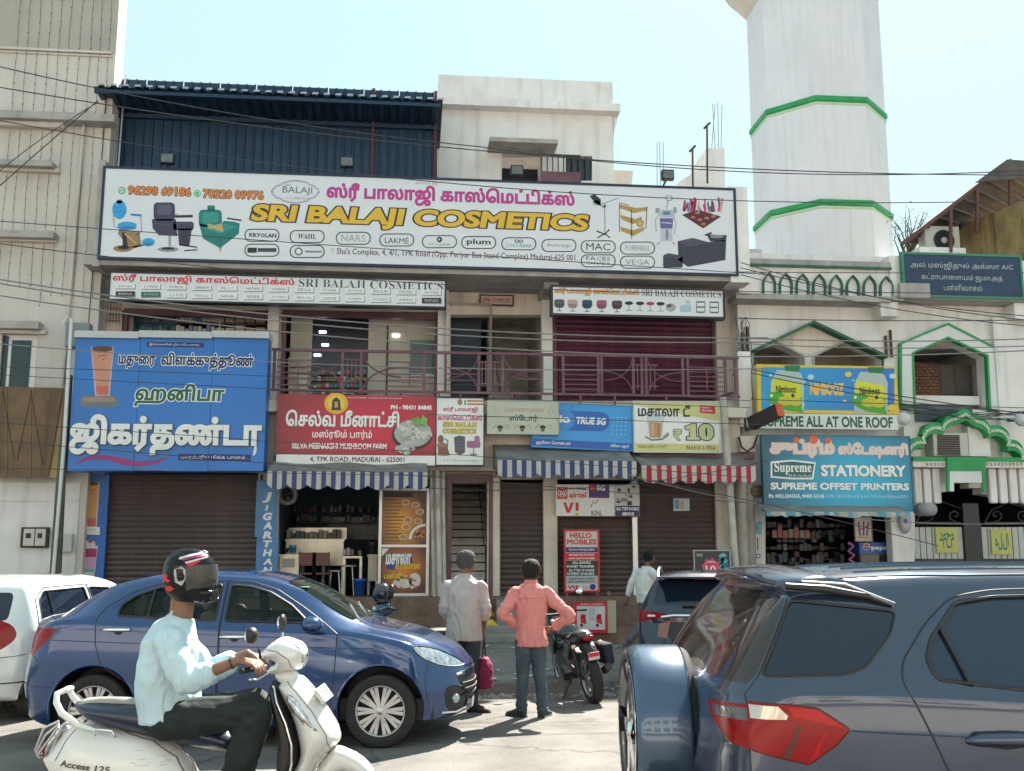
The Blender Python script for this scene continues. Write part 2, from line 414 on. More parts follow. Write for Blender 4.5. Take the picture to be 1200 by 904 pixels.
# ---------------------------------------------------------------- generic roller shutter
def shutter(x0,y0,x1,y1,Y,label,m=slatm,pitch=.105,group='roller shutters pulled down',rails=True):
    X0,X1,Z0,Z1 = RW(x0,y0,x1,y1,Y);t = thing('roller_shutter',label,'shutter',((X0+X1)/2,Y,Z0),group)
    me = None;k = int((Z1-Z0)/pitch);p = (Z1-Z0)/k
    for i in range(k):
        if me is None:
            b = MB();h = p;w = (X1-X0)/2;prof = [(0,.012),(.12*h,-.004),(.5*h,-.022),(.84*h,-.006),(.9*h,.012),(h,.012)]
            vs = [(sx*w,y,z) for z,y in prof for sx in (-1,1)]
            b.add(vs,[(2*j,2*j+1,2*j+3,2*j+2) for j in range(len(prof)-1)],m);o = b.build('slat',None);me = o.data;o.parent = t
        else: o = linkmesh('slat',me,t)
        o.location = (0,random.uniform(-.004,.004),i*p+random.uniform(-.002,.002));o.rotation_euler = (0,random.uniform(-.0012,.0012),0)
    if rails:
        b = MB();b.box(X0-.05,X0+.012,Y-.035,Y+.03,Z0,Z1,m);b.build('guide_rail',t);b = MB();b.box(X1-.012,X1+.05,Y-.035,Y+.03,Z0,Z1,m);b.build('guide_rail',t)
    b = MB();b.box(X0,X1,Y-.03,Y+.02,Z0-.01,Z0+.05,m);b.build('bottom_bar',t)
    return t
# ================================================================ main shop building
GY = 20.9;FY = 21.5;BY = 20.3
ZP = zrow(698,GY)
ZF = zrow(474,BY)
ZS = zrow(322,19.95)
shop = thing('shop_building','cream two storey shop building carrying the long white cosmetics board','building',(0,GY,0))
XL = onY(104,640,GY).x;XR = onY(868,640,GY).x
b = MB();b.box(XL,XR,GY-.62,GY+6,0,ZP,stone)
b.build('plinth',shop)
for i,(xa,xb) in enumerate(((430,525),(645,870))):
    xa_,xb_ = onY(xa,700,GY).x,onY(xb,700,GY).x
    for k in range(3):
        z1 = ZG+(ZP-ZG)*(3-k)/4 ;MB().box(xa_,xb_,GY-.62-.26*(k+1),GY-.62-.26*k,0,z1,stone,.012).build('step',shop)
for k in range(1,4):
    z = ZG+(ZP-ZG)*k/4+.0;MB().box(XL,XR,GY-.66,GY-.622,z-.035,z+.01,stone).build('nosing',shop)
doors = [(122,548,303,704),(325,560,503,704),(524,566,574,704),(586,562,638,704),(653,562,741,704),(747,562,841,704)]
wallpoly(shop,'ground_floor_wall',cream,GY,.3,rect_px(104,470,868,704),[rect_px(x0,y0,x1,y1-1) for x0,y0,x1,y1 in doors])
ffh = [(143,364,316,476),(330,366,513,476),(528,369,636,476),(648,366,838,476)]
wallpoly(shop,'first_floor_wall',cream,FY,.3,rect_px(118,300,872,478),[rect_px(x0,y0,x1,y1) for x0,y0,x1,y1 in ffh])
Xa,Xb = onY(112,400,BY).x,onY(869,400,BY).x
MB().box(Xa,Xb,BY-.1,GY+.0,ZF-.22,ZF,cream).box(XL,Xb,GY+.3,27,ZF-.2,ZF-.002,cream).build('balcony_slab',shop)
MB().box(Xa-.25,onY(868,300,19.95).x,20.02,27,ZS,ZS+.22,greyw).build('roof_slab',shop)
MB().box(XL,onY(868,500,20.5).x,20.55,20.85,zrow(552,20.55),ZF-.225,cream).build('fascia',shop)
MB().box(XL-.02,XL+.22,GY+.302,27,ZP,ZF-.21,cream).box(XR-.2,XR+.02,GY+.302,27,ZP,ZF-.21,cream).box(Xa,Xa+.25,FY+.302,27,ZF,ZS,cream).box(Xb-.25,Xb,FY+.302,27,ZF,ZS,cream).box(XL,XR,26.9,27.1,0,ZS,greyw).build('side_wall',shop)
for x in (319,519,641):
    X = onY(x,420,FY-.12).x;MB().box(X-.115,X+.115,FY-.16,FY-.003,ZF,ZS,whitew).build('pier',shop)
X = onY(852,420,FY-.2).x;MB().box(X-.22,X+.2,FY-.2,FY-.003,ZF,ZS,cream).build('pier',shop)
for x in (322,512,645,875):
    X = onY(x,330,20.6).x
    if x < 860: MB().box(X-.16,X+.16,20.42,FY-.01,ZS-.16,ZS,greyw,.02).build('corbel',shop)
for x,w in ((318,.12),(514,.12),(578,.12),(645,.14),(744,.05),(851,.2)):
    X = onY(x,630,GY-.1).x;MB().box(X-w,X+w,GY-.12,GY-.003,ZP,zrow(556,GY),cream if w > .06 else alum).build('pillar',shop)
X0,X1,Z0,Z1 = RW(855,219,877.5,331,19.97)
g = MB();g.prism([(X0,Z0),(X1,Z0),(X1,Z1),(X0,Z1)],[],19.97,21.6,whitew);g.build('end_fin',shop)
X0,X1,Z0,Z1 = RW(112,187,120,300,19.97);MB().box(X0,X1,19.99,21.4,Z0-.2,Z1,greyw).build('end_fin',shop)
X0,X1,Z0,Z1 = RW(122,215,860,325,20.1);MB().box(X0,X1,20.1,20.35,ZS+.22,Z1,greyw).build('parapet',shop)
def room(b,x0,x1,Yf,Yb,z0,z1,m,fl=None):
    b.quad((x0,Yb,z0),(x1,Yb,z0),(x1,Yb,z1),(x0,Yb,z1),m);b.quad((x0,Yf,z0),(x0,Yb,z0),(x0,Yb,z1),(x0,Yf,z1),m)
    b.quad((x1,Yf,z0),(x1,Yb,z0),(x1,Yb,z1),(x1,Yf,z1),m);b.quad((x0,Yf,z1),(x1,Yf,z1),(x1,Yb,z1),(x0,Yb,z1),m)
    b.quad((x0,Yf,z0),(x1,Yf,z0),(x1,Yb,z0),(x0,Yb,z0),fl or m)
wx = lambda px,Y=GY: onY(px,620,Y).x
ux = lambda px,Y=FY: onY(px,420,Y).x
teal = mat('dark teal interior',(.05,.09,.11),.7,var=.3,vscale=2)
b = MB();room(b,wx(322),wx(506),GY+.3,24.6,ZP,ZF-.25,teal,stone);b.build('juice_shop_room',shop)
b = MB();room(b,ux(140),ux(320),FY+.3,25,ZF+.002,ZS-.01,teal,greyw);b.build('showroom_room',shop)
b = MB();room(b,ux(327),ux(517),FY+.3,25.5,ZF+.002,ZS-.01,inter,greyw);b.build('shop_room',shop)
b = MB();room(b,ux(524),ux(640),FY+.3,25.0,ZF+.002,ZS-.01,inter,greyw);b.build('landing_room',shop)
b = MB();room(b,wx(521),wx(577),GY+.3,26.5,ZP,ZS-.3,inter,stone);b.build('stair_well',shop)
sx0,sx1 = wx(521)+.01,wx(577)+.01;nosing_shade = mat('step nosing shade',(.05,.045,.04),.9)  # dark joint strip under each nosing, shadow put into its colour
stc = mat('stair cement',(.68,.65,.60),.85,var=.2,dirt=.4)
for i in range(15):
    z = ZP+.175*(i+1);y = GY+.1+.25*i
    MB().box(sx0,sx1-.02,y+.05,y+.3,z-.175,z-.04,stc).box(sx0,sx1-.02,y-.025,y+.3,z-.04,z,stc).box(sx0,sx1-.02,y+.035,y+.05,z-.068,z-.04,nosing_shade).build('stair_step',shop)
b = MB();b.tube([(sx1-.16,GY+.2,ZP+1.0),(sx1-.16,GY+3.6,ZP+3.5)],.012,black).tube([(sx1-.12,GY+.2,ZP+.1),(sx1-.12,GY+.2,ZP+1.0)],.02,black);b.build('handrail',shop)
b = MB();b.box(wx(524)-.02,wx(529),GY-.14,GY+.02,ZP,zrow(566,GY),plum);b.box(wx(572),wx(577),GY-.14,GY+.02,ZP,zrow(566,GY),plum);b.box(wx(524)-.02,wx(577),GY-.14,GY+.02,zrow(566,GY),zrow(560,GY)+.06,plum);b.build('door_frame',shop)
b = MB();
for i in range(9): b.box(ux(560,23),ux(600,23),22.6+.24*i,24.9,ZF+.17*i,ZF+.17*(i+1),stc)
b.build('landing_steps',shop)
MB().box(ux(529),ux(566),FY+.6,FY+.7,ZF,zrow(372,FY+.6),mat('dark blue door',(.015,.025,.05),.5)).build('landing_door',shop)
MB().add([(ux(572,22),22.3,ZF+2.0),(ux(598,23),24,ZF+.2),(ux(598,23),24,ZF+.3),(ux(572,22),22.3,ZF+2.1)],[(0,1,2,3)],black).build('landing_rail',shop)
for x0,x1,y0 in ((143,316,364),(330,513,366),(648,838,366)):
    X0,X1,Z0,Z1 = RW(x0,y0,x1,474,FY);b = MB()
    b.box(X0,X0+.07,FY-.05,FY+.1,ZF,Z1,plum).box(X1-.07,X1,FY-.05,FY+.1,ZF,Z1,plum).box(X0+.07,X1-.07,FY-.05,FY+.1,Z1-.13,Z1,plum);b.build('door_frame',shop)
par = mat('cream partition',(.52,.49,.42),.6,var=.08)
navy = mat('navy partition',(.012,.018,.035),.25)
b = MB();b.box(ux(336),ux(362),FY+.55,FY+.6,ZF,zrow(372,FY+.55),par);b.build('partition',shop);b = MB();b.box(ux(430),ux(512),FY+.55,FY+.6,ZF,zrow(374,FY+.55),par);b.build('partition',shop)
MB().box(ux(362),ux(430),FY+.56,FY+.59,ZF,zrow(372,FY+.55),navy).build('dark_doorway',shop)
MB().box(ux(452),ux(454),FY+.53,FY+.55,ZF+.3,zrow(384,FY+.55),black).build('door_edge',shop)
b = MB();boxpx(b,481,400,508,440,FY+.5,.03,M((.10,.16,.16),.2));b.build('display_window',shop)
b = MB();boxpx(b,480,399,509,402,FY+.47,.06,M((.12,.25,.2),.4));boxpx(b,480,438,509,441,FY+.47,.06,white);b.build('display_frame',shop)
lampm = mat('tube light',(.9,.95,1),.5,emit=1.6,var=0)
for x,y in ((374,388),(377,403),(368,415),(460,392)):
    b = MB();boxpx(b,x,y,x+8,y+2.4,FY+.52,.03,lampm);b.build('ceiling_light',shop)
stock = [M(c,.6) for c in ((.5,.4,.3),(.15,.2,.25),(.5,.1,.1),(.1,.25,.3),(.6,.6,.5),(.35,.3,.1))]
def goods(b,x0,y0,x1,y1,Y,d,n,rows,rnd,pal=stock,fillp=.92):
    for r in range(rows):
        yb = y0+(y1-y0)*(r+1)/rows;H = (y1-y0)/rows
        for i in range(n):
            if rnd.random() > fillp: continue
            xa = x0+(x1-x0)*i/n;xb = xa+(x1-x0)/n*.85;boxpx(b,xa,yb-H*rnd.uniform(.45,.85),xb,yb-H*.08,Y+rnd.uniform(0,.06),d,rnd.choice(pal))
b = MB();goods(b,338,418,362,470,FY+.42,.1,2,8,rnd,[M((.75,.7,.6),.6),M((.6,.5,.42),.6)]);goods(b,362,432,430,470,FY+.42,.1,14,5,rnd);tag(b.build('stacked_stock',shop),kind='stuff')
b = MB();boxpx(b,149,366,206,392,FY+.5,.04,mat('teal glass case',(.03,.10,.13),.15));b.build('display_case',shop)
b = MB();goods(b,206,364,252,392,FY+.45,.12,9,2,rnd,[M((.35,.42,.5),.5),M((.6,.62,.62),.5),M((.2,.3,.45),.5)],1)
goods(b,252,366,312,392,FY+.5,.12,5,2,rnd,[M((.55,.45,.3),.6),M((.62,.6,.52),.6)],1)
goods(b,150,367,205,392,FY+.44,.03,18,2,rnd,[M((.08,.16,.2),.3),M((.16,.25,.28),.3),M((.05,.1,.12),.3)],.9);tag(b.build('stacked_stock',shop),kind='stuff')
b = MB();boxpx(b,206,389,312,392.5,FY+.42,.2,plum);boxpx(b,146,378,312,379,FY+.42,.2,plum);b.build('shelf',shop)
MB().box(ux(253),ux(254),FY+.2,FY+.25,ZF,zrow(366,FY),alum).box(ux(149),ux(150),FY+.2,FY+.25,ZF,zrow(366,FY),alum).build('mullion',shop)
b = MB()
for i in range(6): X = onY(122+i*3.6,370,FY-.1).x;b.tube([(X,FY-.1,zrow(390,FY)),(X,FY-.1,zrow(364,FY))],.008,black,4)
for j in range(4): z = zrow(366+j*7,FY);b.tube([(onY(121,370,FY).x,FY-.1,z),(onY(141,370,FY).x,FY-.1,z)],.008,black,4)
b.build('window_grille',shop)
# ---------------------------------------------------------------- shutters
shutter(123,556,303,702,GY+.02,'wide brown roller shutter below the big blue signboard')
shutter(586,566,638,700,GY+.05,'narrow brown roller shutter right of the staircase entrance')
shutter(653,600,741,700,GY+.05,'brown roller shutter behind the red HELLO MOBILES board')
shutter(747,564,841,700,GY+.05,'brown roller shutter under the red striped awning')
shutter(652,368,835,474,FY+.02,'plum roller shutter closing the upstairs shop behind the balcony rail',slatp,.115)
for px_,lab in ((620,'narrow'),(697,'middle'),(795,'right')):
    for k_ in (0,1):
        t = thing('padlock','small brass padlock at the foot of the '+lab+' brown shutter, '+('left' if k_ == 0 else 'right')+' one','padlock',tuple(onY(px_-16+k_*32,697,GY-.03)));p = wloc(t);MB().box(p.x-.035,p.x+.035,p.y-.03,p.y,p.z-.03,p.z+.03,M((.30,.2,.06),.4,metal=.7),.008).build('lock_body',t);MB().tube([(p.x-.02,p.y-.015,p.z+.03),(p.x-.02,p.y-.015,p.z+.065),(p.x+.02,p.y-.015,p.z+.065),(p.x+.02,p.y-.015,p.z+.03)],.006,steel,6).build('shackle',t)
# ---------------------------------------------------------------- balcony railing
rail = thing('balcony_railing','plum painted iron railing of bars and arcs along the upstairs balcony','railing',(0,BY,ZF))
ZR = zrow(413.5,BY)
def bx_(px,y=440): return onY(px,y,BY).x
def zz(px,y): return onY(px,y,BY).z
Zb = zrow(461,BY)
MB().box(bx_(318),bx_(866),BY-.03,BY+.03,ZR-.055,ZR,plum).build('top_rail',rail)
MB().box(bx_(318),bx_(866),BY-.025,BY+.025,Zb-.025,Zb+.02,plum).build('bottom_rail',rail)
for px in (321,401,423,497,522,561,572,589,635,660,701,705,742,752,757,800,806,850,862):
    MB().box(bx_(px)-.028,bx_(px)+.028,BY-.02,BY+.02,Zb+.02,ZR-.055,plum).build('upright',rail)
for px in (345,470,515,540,600,680,720,780,850): MB().box(bx_(px)-.02,bx_(px)+.02,BY-.02,BY+.02,ZF,Zb-.025,plum).build('stub_post',rail)
def hbars(x0,x1,k,z0=.12,z1=.72):
    for i in range(k):
        z = Zb+(ZR-Zb)*(z0+(z1-z0)*i/(k-1));MB().box(bx_(x0),bx_(x1),BY-.012,BY+.012,z-.011,z+.011,plum).build('rail_bar',rail)
def arcs(x0,x1,flip):
    xa,xb = bx_(x0),bx_(x1);H = ZR-.06-Zb;W = xb-xa
    for s in (0,1):
        pts = []
        for i in range(13):
            t = i/12*math.pi/2;u = 1-math.cos(t);w = math.sin(t)
            xx = xb-W*u if not flip else xa+W*u
            zz_ = (Zb+H*w*.62) if s == 0 else (ZR-.06-H*w*.62)
            pts.append((xx,BY,zz_))
        MB().tube(pts,.017,plum,6).build('arc_bar',rail)
hbars(324,370,5);arcs(362,400,False);arcs(426,470,True);hbars(452,495,5)
hbars(524,560,3,.3,.6);arcs(526,560,False);arcs(591,633,True);hbars(604,633,2,.35,.55)
hbars(662,700,6);hbars(808,848,6);arcs(708,741,False);arcs(759,799,True)
for px in (407,412,417,565,569,580,747,762,767): MB().box(bx_(px)-.012,bx_(px)+.012,BY-.012,BY+.012,Zb+.12,ZR-.18,plum).build('picket',rail)
for x0,x1 in ((402,422),(562,588),(743,771)):
    for f in (.22,.75): z = Zb+(ZR-Zb)*f;MB().box(bx_(x0),bx_(x1),BY-.013,BY+.013,z-.012,z+.012,plum).build('rail_bar',rail)
for px in (338,480,828): MB().box(bx_(px)-.012,bx_(px)+.012,BY-.014,BY+.014,Zb+.1,ZR-.26,plum).build('picket',rail)
# ---------------------------------------------------------------- terrace shed of blue sheet
blue_sheet = mat('blue profiled sheet',(.018,.045,.085),.45,metal=.25,var=.15,vscale=1.5,dirt=.15,dcol=(.05,.07,.1))
shed = thing('terrace_shed','dark blue profiled metal shed on the terrace with overhanging roof','shed',(0,21.1,ZS))
SY = 21.15
def corr(xa,xb,per,h,duty=.55):
    pts = [];x = xa
    while x < xb: pts += [(x,0),(x+per*(1-duty),0),(x+per*(1-duty)+per*.08,h),(x+per-.08*per,h)];x += per
    return pts
def corr_sheet(b,prof,fa,fb,m,th=.004):
    vs = [fa(x,h) for x,h in prof]+[fb(x,h) for x,h in prof];n = len(prof);b.add(vs,[(i,i+1,i+1+n,i+n) for i in range(n-1)],m)
xs0,xs1 = onY(126,150,SY).x,onY(509,160,SY).x;ztop = zrow(118,SY)+.1
k = 9;w = (xs1-xs0)/k
for i in range(k):
    b = MB();corr_sheet(b,corr(xs0+i*w,xs0+(i+1)*w-.02,.19,-.035,.3),lambda x,h: (x,SY+h,ZS+.2),lambda x,h: (x,SY+h,ztop),blue_sheet);b.build('wall_sheet',shed)
MB().box(xs0-.04,xs1+.05,SY+.01,SY+4,ZS+.2,ztop-.1,dark).build('shed_body',shed)
ze = onY(312,110,20.05).z
xe0,xe1 = onY(109,103,20.05).x,onY(516,121,20.05).x;k = 8;w = (xe1-xe0)/k
for i in range(k):
    b = MB();corr_sheet(b,corr(xe0+i*w,xe0+(i+1)*w-.01,.235,.045,.6),lambda x,h: (x,20.05,ze+h),lambda x,h: (x,SY+3.6,ze+h-.35),blue_sheet);b.build('roof_sheet',shed)
plates = mat('pale sheet edge',(.35,.42,.45),.5,metal=.3)
b = MB()
for x,h in corr(xe0,xe1,.235,.045,.6)[::4]: b.add([(x+.09,20.04,ze+.03),(x+.22,20.04,ze+.03),(x+.22,20.04,ze+.075),(x+.11,20.04,ze+.07)],[(0,1,2,3)],plates)
tag(b.build('sheet_edge',shed),kind='stuff')
red = mat('red oxide steel',(.10,.02,.025),.6,var=.2)
for px in (437,510): X = onY(px,160,SY-.06).x;MB().box(X-.03,X+.03,SY-.1,SY-.05,ZS+.2,ztop,red).build('steel_post',shed)
X = onY(139,160,SY-.2).x;MB().tube([(X,SY-.2,ZS+.2),(X+.06,SY-.2,ztop)],.02,alum).build('pipe',shed)
MB().box(xe0,xe1,20.12,20.2,ze-.09,ze-.015,blue_sheet).box(xe0,xe1,SY-.12,SY-.05,ze-.2,ze-.12,blue_sheet).build('purlin',shed)
# ---------------------------------------------------------------- penthouse
PY = 22.3
ph = thing('stair_house','white rooftop stair house with projecting cornice above the cosmetics board','building',(onY(615,200,PY).x,PY,ZS))
wallpoly(ph,'front_wall',whitew,PY,.25,rect_px(512,118,719,240),[rect_px(588,180,634,240),rect_px(663,183,694,212)])
X0,X1,Z0,Z1 = RW(512,118,719,240,PY)
MB().box(X0,X0+.25,PY+.251,PY+4,Z0,Z1,whitew).box(X1-.25,X1,PY+.251,PY+4,Z0,Z1,whitew).box(X0,X1,PY+4,PY+4.2,Z0,Z1,whitew).build('side_wall',ph)
cx0,cx1,cz0,cz1 = RW(509,117,727,126,PY-.3);MB().box(cx0,cx1,PY-.3,PY+4.4,cz0,cz1,whitew).build('cornice',ph)
px0,px1,pz0,pz1 = RW(514,92,718,118,PY-.2);MB().box(px0,px1,PY-.2,PY+4.3,cz1,pz1,whitew).build('parapet',ph)
MB().prism([(X1,cz0-.01),(cx1,cz0-.01),(X1,cz0-.5)],[],PY+.0,PY+.2,whitew).build('bracket',ph)
X0,X1,Z0,Z1 = RW(574,162,654,167,PY-.7);MB().box(X0,X1,PY-.7,PY-.003,Z0,Z1,greyw).build('sunshade',ph)
MB().box(onY(586,200,PY).x,onY(636,200,PY).x,PY+.9,PY+1,ZS,ZS+3.5,dark).build('dark_room',ph)
b = MB();X0,X1,Z0,Z1 = RW(663,183,694,212,PY+.1);b.box(X0,X1,PY+.15,PY+.18,Z0,Z1,glass('dark window glass',(.03,.05,.07),.9));b.build('window_pane',ph)
b = MB()
for i in range(5): x = X0+(X1-X0)*i/4;b.box(x-.02,x+.02,PY+.05,PY+.09,Z0,Z1,dsteel)
b.build('window_bars',ph)
b = MB();X0,X1,Z0,Z1 = RW(635,181,680,213,PY-.5)
b.box(X0,X1,PY-.5,PY-.46,Z0,Z0+(Z1-Z0)*.36,plum);b.box(X0,X1,PY-.5,PY-.46,Z1-.04,Z1,dsteel)
for i in range(8): x = X0+(X1-X0)*i/7;b.box(x-.012,x+.012,PY-.49,PY-.465,Z0,Z1,dsteel)
b.build('terrace_rail',ph)
b = MB();X0,X1,Z0,Z1 = RW(718,200,742,216,24);b.prism([(X0,Z0-1),(X1-.15,Z0-1),(X1,Z1),(X0,Z1)],[],24,25,beige);b.build('concrete_hood',label='small peach concrete hood beside the white rooftop stair house',cat='hood')
rr = thing('unfinished_roof_room','white unfinished roof block with slanted side and bare steel rods','building',(onY(830,200,24).x,24,8))
g = [(onY(x,y,24).x,onY(x,y,24).z) for x,y in ((795,222),(795,214),(812,203),(826,196),(828,174),(849,174),(850,240),(795,240))]
MB().prism(g,[],24,25.5,whitew).build('wall',rr)
for x0,y0,x1,y1 in ((834,174,838,122),(838,174,835,122),(842,174,841,120),(845,174,846,124)):
    MB().tube([onY(x0,y0,24.3),onY(x1,y1,24.3)],.011,M((.30,.40,.45),.6),5).build('steel_rod',rr)
for k,(x,yt,yb) in enumerate(((829,148,215),(812,175,220))):
    t = thing('tv_antenna',('taller' if k == 0 else 'shorter')+' rusty antenna mast with short crossbar beside the roof block','antenna',tuple(onY(x,yb,23.6)))
    MB().tube([onY(x,yb,23.6),onY(x-.5,yt,23.6)],.025,mat('rusty steel',(.10,.06,.045),.8,var=.3),6).build('mast',t)
    MB().tube([onY(x-4,yt+3,23.6),onY(x+3,yt-4,23.6)],.03,dsteel,5).build('crossbar',t)
for x,y in ((770,175),(774,172),(776,172)):
    pass
t = thing('steel_rods','three bare blue reinforcing rods rising behind the right half of the board','rods',tuple(onY(773,215,24)))
for x0,x1 in ((770,770),(774,773),(778,777)): MB().tube([onY(x0,222,24),onY(x1,167,24)],.011,M((.30,.40,.45),.6),5).build('rod',t)
def flood(px,py,Y,lab):
    p = onY(px,py,Y);t = thing('flood_lamp',lab,'flood lamp',tuple(p),'flood lamps fixed along the top of the board')
    b = MB();b.box(p.x-.13,p.x+.13,Y-.16,Y-.02,p.z-.1,p.z+.12,black,.02);b.build('housing',t)
    MB().tube([(p.x,Y,p.z-.05),(p.x-.1,Y+.1,p.z-.25),(p.x-.2,Y+.3,p.z-.5)],.02,black,6).build('bracket',t)
    MB().box(p.x-.11,p.x+.11,Y-.175,Y-.162,p.z-.08,p.z+.08,glass('lamp glass',(.2,.22,.22),.6)).build('lens',t)
flood(198,189,20.0,'black flood lamp above the left end of the board against blue sheet')
flood(407,193,20.0,'black flood lamp above the board against blue sheet near the white stair house')
flood(605,203,20.0,'black flood lamp in front of the rooftop doorway')
flood(781,208,20.0,'black flood lamp sticking up against the sky left of the minaret')
# ================================================================ left building
LY = 20.6
lb = thing('left_building','tall beige plastered building at the left edge with thin concrete ledges','building',(-9,LY,0))
e_ = lambda y: onY(0,y,LY)
xr_ = onY(130,150,LY).x
wl = [(-16,0),(xr_,0),(xr_,16),(-16,16)]
x0,x1,z0,z1 = RW(0,392,42,456,LY)
zs = onY(60,60,LY).z
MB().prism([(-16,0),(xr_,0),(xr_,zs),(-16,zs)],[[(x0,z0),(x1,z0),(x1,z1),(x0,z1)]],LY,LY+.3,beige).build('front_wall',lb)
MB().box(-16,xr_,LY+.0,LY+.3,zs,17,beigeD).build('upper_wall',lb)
MB().box(xr_-.35,xr_+.0,LY+.301,LY+.55,0,17,whitew).build('side_fin',lb)
MB().box(-16,xr_-2.5,LY+.302,LY+8,0,17,greyw).build('body',lb)
def ledge(xa,ya,xb,yb,d,m):
    X0,X1,Z0,Z1 = RW(xa,ya,xb,yb,LY-d);MB().box(X0-(8 if xa == 0 else 0),X1,LY-d,LY-.002,Z0,Z1,m,.01).build('ledge',lb)
ledge(0,57,131,60,.07,beige);ledge(0,62,131,64,.04,beige)
ledge(0,131,134,140,.35,greyw);ledge(0,142,74,148,.2,beige)
ledge(0,187,61,194,.3,greyw);ledge(0,196,69,201,.12,beige)
ledge(0,270,63,278,.3,greyw);ledge(0,279,66,283,.12,beige)
ledge(0,376,45,385,.3,greyw);ledge(0,386,53,391,.12,beige)
X0,X1,Z0,Z1 = RW(0,566,90,700,LY-.02);MB().box(-16,X1,LY-.02,LY-.003,0,Z1,whitew).build('lower_render',lb)
ledge(0,584,92,588,.04,whitew)
w = MB();w.box(x0,x1,LY+.1,LY+.14,z0,z1,white).build('window_frame',lb)
for xa,ya,xb,yb in ((0,394,8,455),(12,399,35,455)):
    q = MB();boxpx(q,xa,ya,xb,yb,LY+.08,.015,glass('grey window glass',(.04,.06,.06),.85));q.build('window_pane',lb)
lwm = M((.10,.09,.08),.6)
for i,px in enumerate((8,20,33,46,58,70,83,96,107,118)):
    b = MB();X = onY(px,200,LY-.03).x;zt = 16.5;pts = []
    zbot = zrow((360 if px > 60 else 372) if px not in (8,20,33,46) else 350,LY)
    kx_ = 26
    for j in range(kx_): z = zt+(zbot-zt)*j/(kx_-1);pts.append((X+.012*math.sin(j*1.7+i),LY-.03-.004*math.sin(j),z))
    b.tube(pts,.004,lwm,4)
    for j in range(0,44):
        z = zt+(zbot-zt)*j/43;b.box(X-.007,X+.007,LY-.045,LY-.03,z,z+.02,lwm)
    b.build('string_light',label='thin unlit string of tiny lights hanging down the beige left building',cat='light string',group='light strings on the left building')
for k,(px,m_,y0,y1,r) in enumerate(((91,beige,148,460,.035),(116,dsteel,122,390,.01))):
    b = MB();X = onY(px,250,LY-.06).x;b.tube([(X,LY-.06,zrow(y0,LY)),(X-.06,LY-.06,zrow(y1,LY))],r,m_)
    b.build('drain_pipe',label=('beige drain pipe' if k == 0 else 'thin dark conduit')+' running down the beige left building',cat='pipe')
b = MB();pts = [onY(84,374,19.7),onY(75,520,19.7),onY(61,690,19.7)];b.tube([onY(74,380,19.7),onY(79,372,19.7)]+pts,.035,M((.62,.62,.60),.5));b.build('service_pipe',label='slender white service pipe with hooked top beside the blue sign',cat='pipe')
b = MB();pts = [onY(81,440,19.85),onY(71,570,19.85),onY(64,690,19.85)];b.tube(pts,[.07,.09,.11],mat('grey old wood',(.12,.105,.09),.9,var=.3,streak=.6,bump=.5));b.build('wooden_pole',label='old grey wooden pole left of the blue jigarthanda sign',cat='pole')
b = MB();boxpx(b,76,378,104,407,19.95,.25,M((.22,.24,.25),.5),.02);b.build('junction_box',label='grey metal junction box above the left end of the blue sign',cat='box')
hb = thing('plywood_hoarding','brown stained plywood hoarding hung under the white left window','hoarding',tuple(onY(30,560,20.2)))
ply = mat('brown plywood',(.17,.10,.05),.6,var=.3,vscale=2.5,streak=.7,dirt=.4,dcol=(.07,.04,.02));yel = mat('raw ply',(.42,.30,.14),.7,var=.15,streak=.4)
g = lambda P,Y: [(onY(x,y,Y).x,onY(x,y,Y).z) for x,y in P]
for xa,xb,ta,tb in ((-30,9,453,453),(9.6,37,453,454),(37.6,74,454,455)):
    bot = 559;xb2 = xb-(18 if xb == 74 else 0)
    MB().prism(g([(xa,bot),(xb2,bot+1),(xb,tb),(xa,ta)],20.2),[],20.2,20.22,ply).build('board',hb)
MB().prism(g([(56,560),(76,560),(76,545),(78,455),(74,455)],20.24),[],20.24,20.26,yel).build('backing_board',hb)
b = MB()
for x,y,x2,y2 in ((3,458,17,540),(37,458,20,540),(36,458,50,545)): b.tube([onY(x,y,20.19),onY(x2,y2,20.19)],.006,black,4)
b.build('tie_wire',hb)
def wallbox(x0,y0,x1,y1,Y,name,label,cat,d=.1,m=None,det=True):
    t = thing(name,label,cat,tuple(onY((x0+x1)/2,y1,Y)));b = MB();boxpx(b,x0,y0,x1,y1,Y-d,d,m or M((.55,.53,.48),.5),.01);b.build('casing',t);return t
t = wallbox(24,618,57,642,LY-.05,'meter_cabinet','dark framed recess with cream electricity meters on the left wall','meter box',.06,black)
for x0,y0,x1,y1 in ((27,620,40,640),(41,620,53,640)):
    b = MB();boxpx(b,x0,y0,x1,y1,LY-.16,.05,M((.6,.56,.47),.5),.01);b.build('meter',t)
    b = MB();boxpx(b,x0+3,y0+5,x1-4,y0+11,LY-.17,.012,black);b.build('dial',t)
wallbox(70,626,84,647,LY-.05,'switch_box','pale switch box right of the wooden pole on the left wall','switch box',.1)
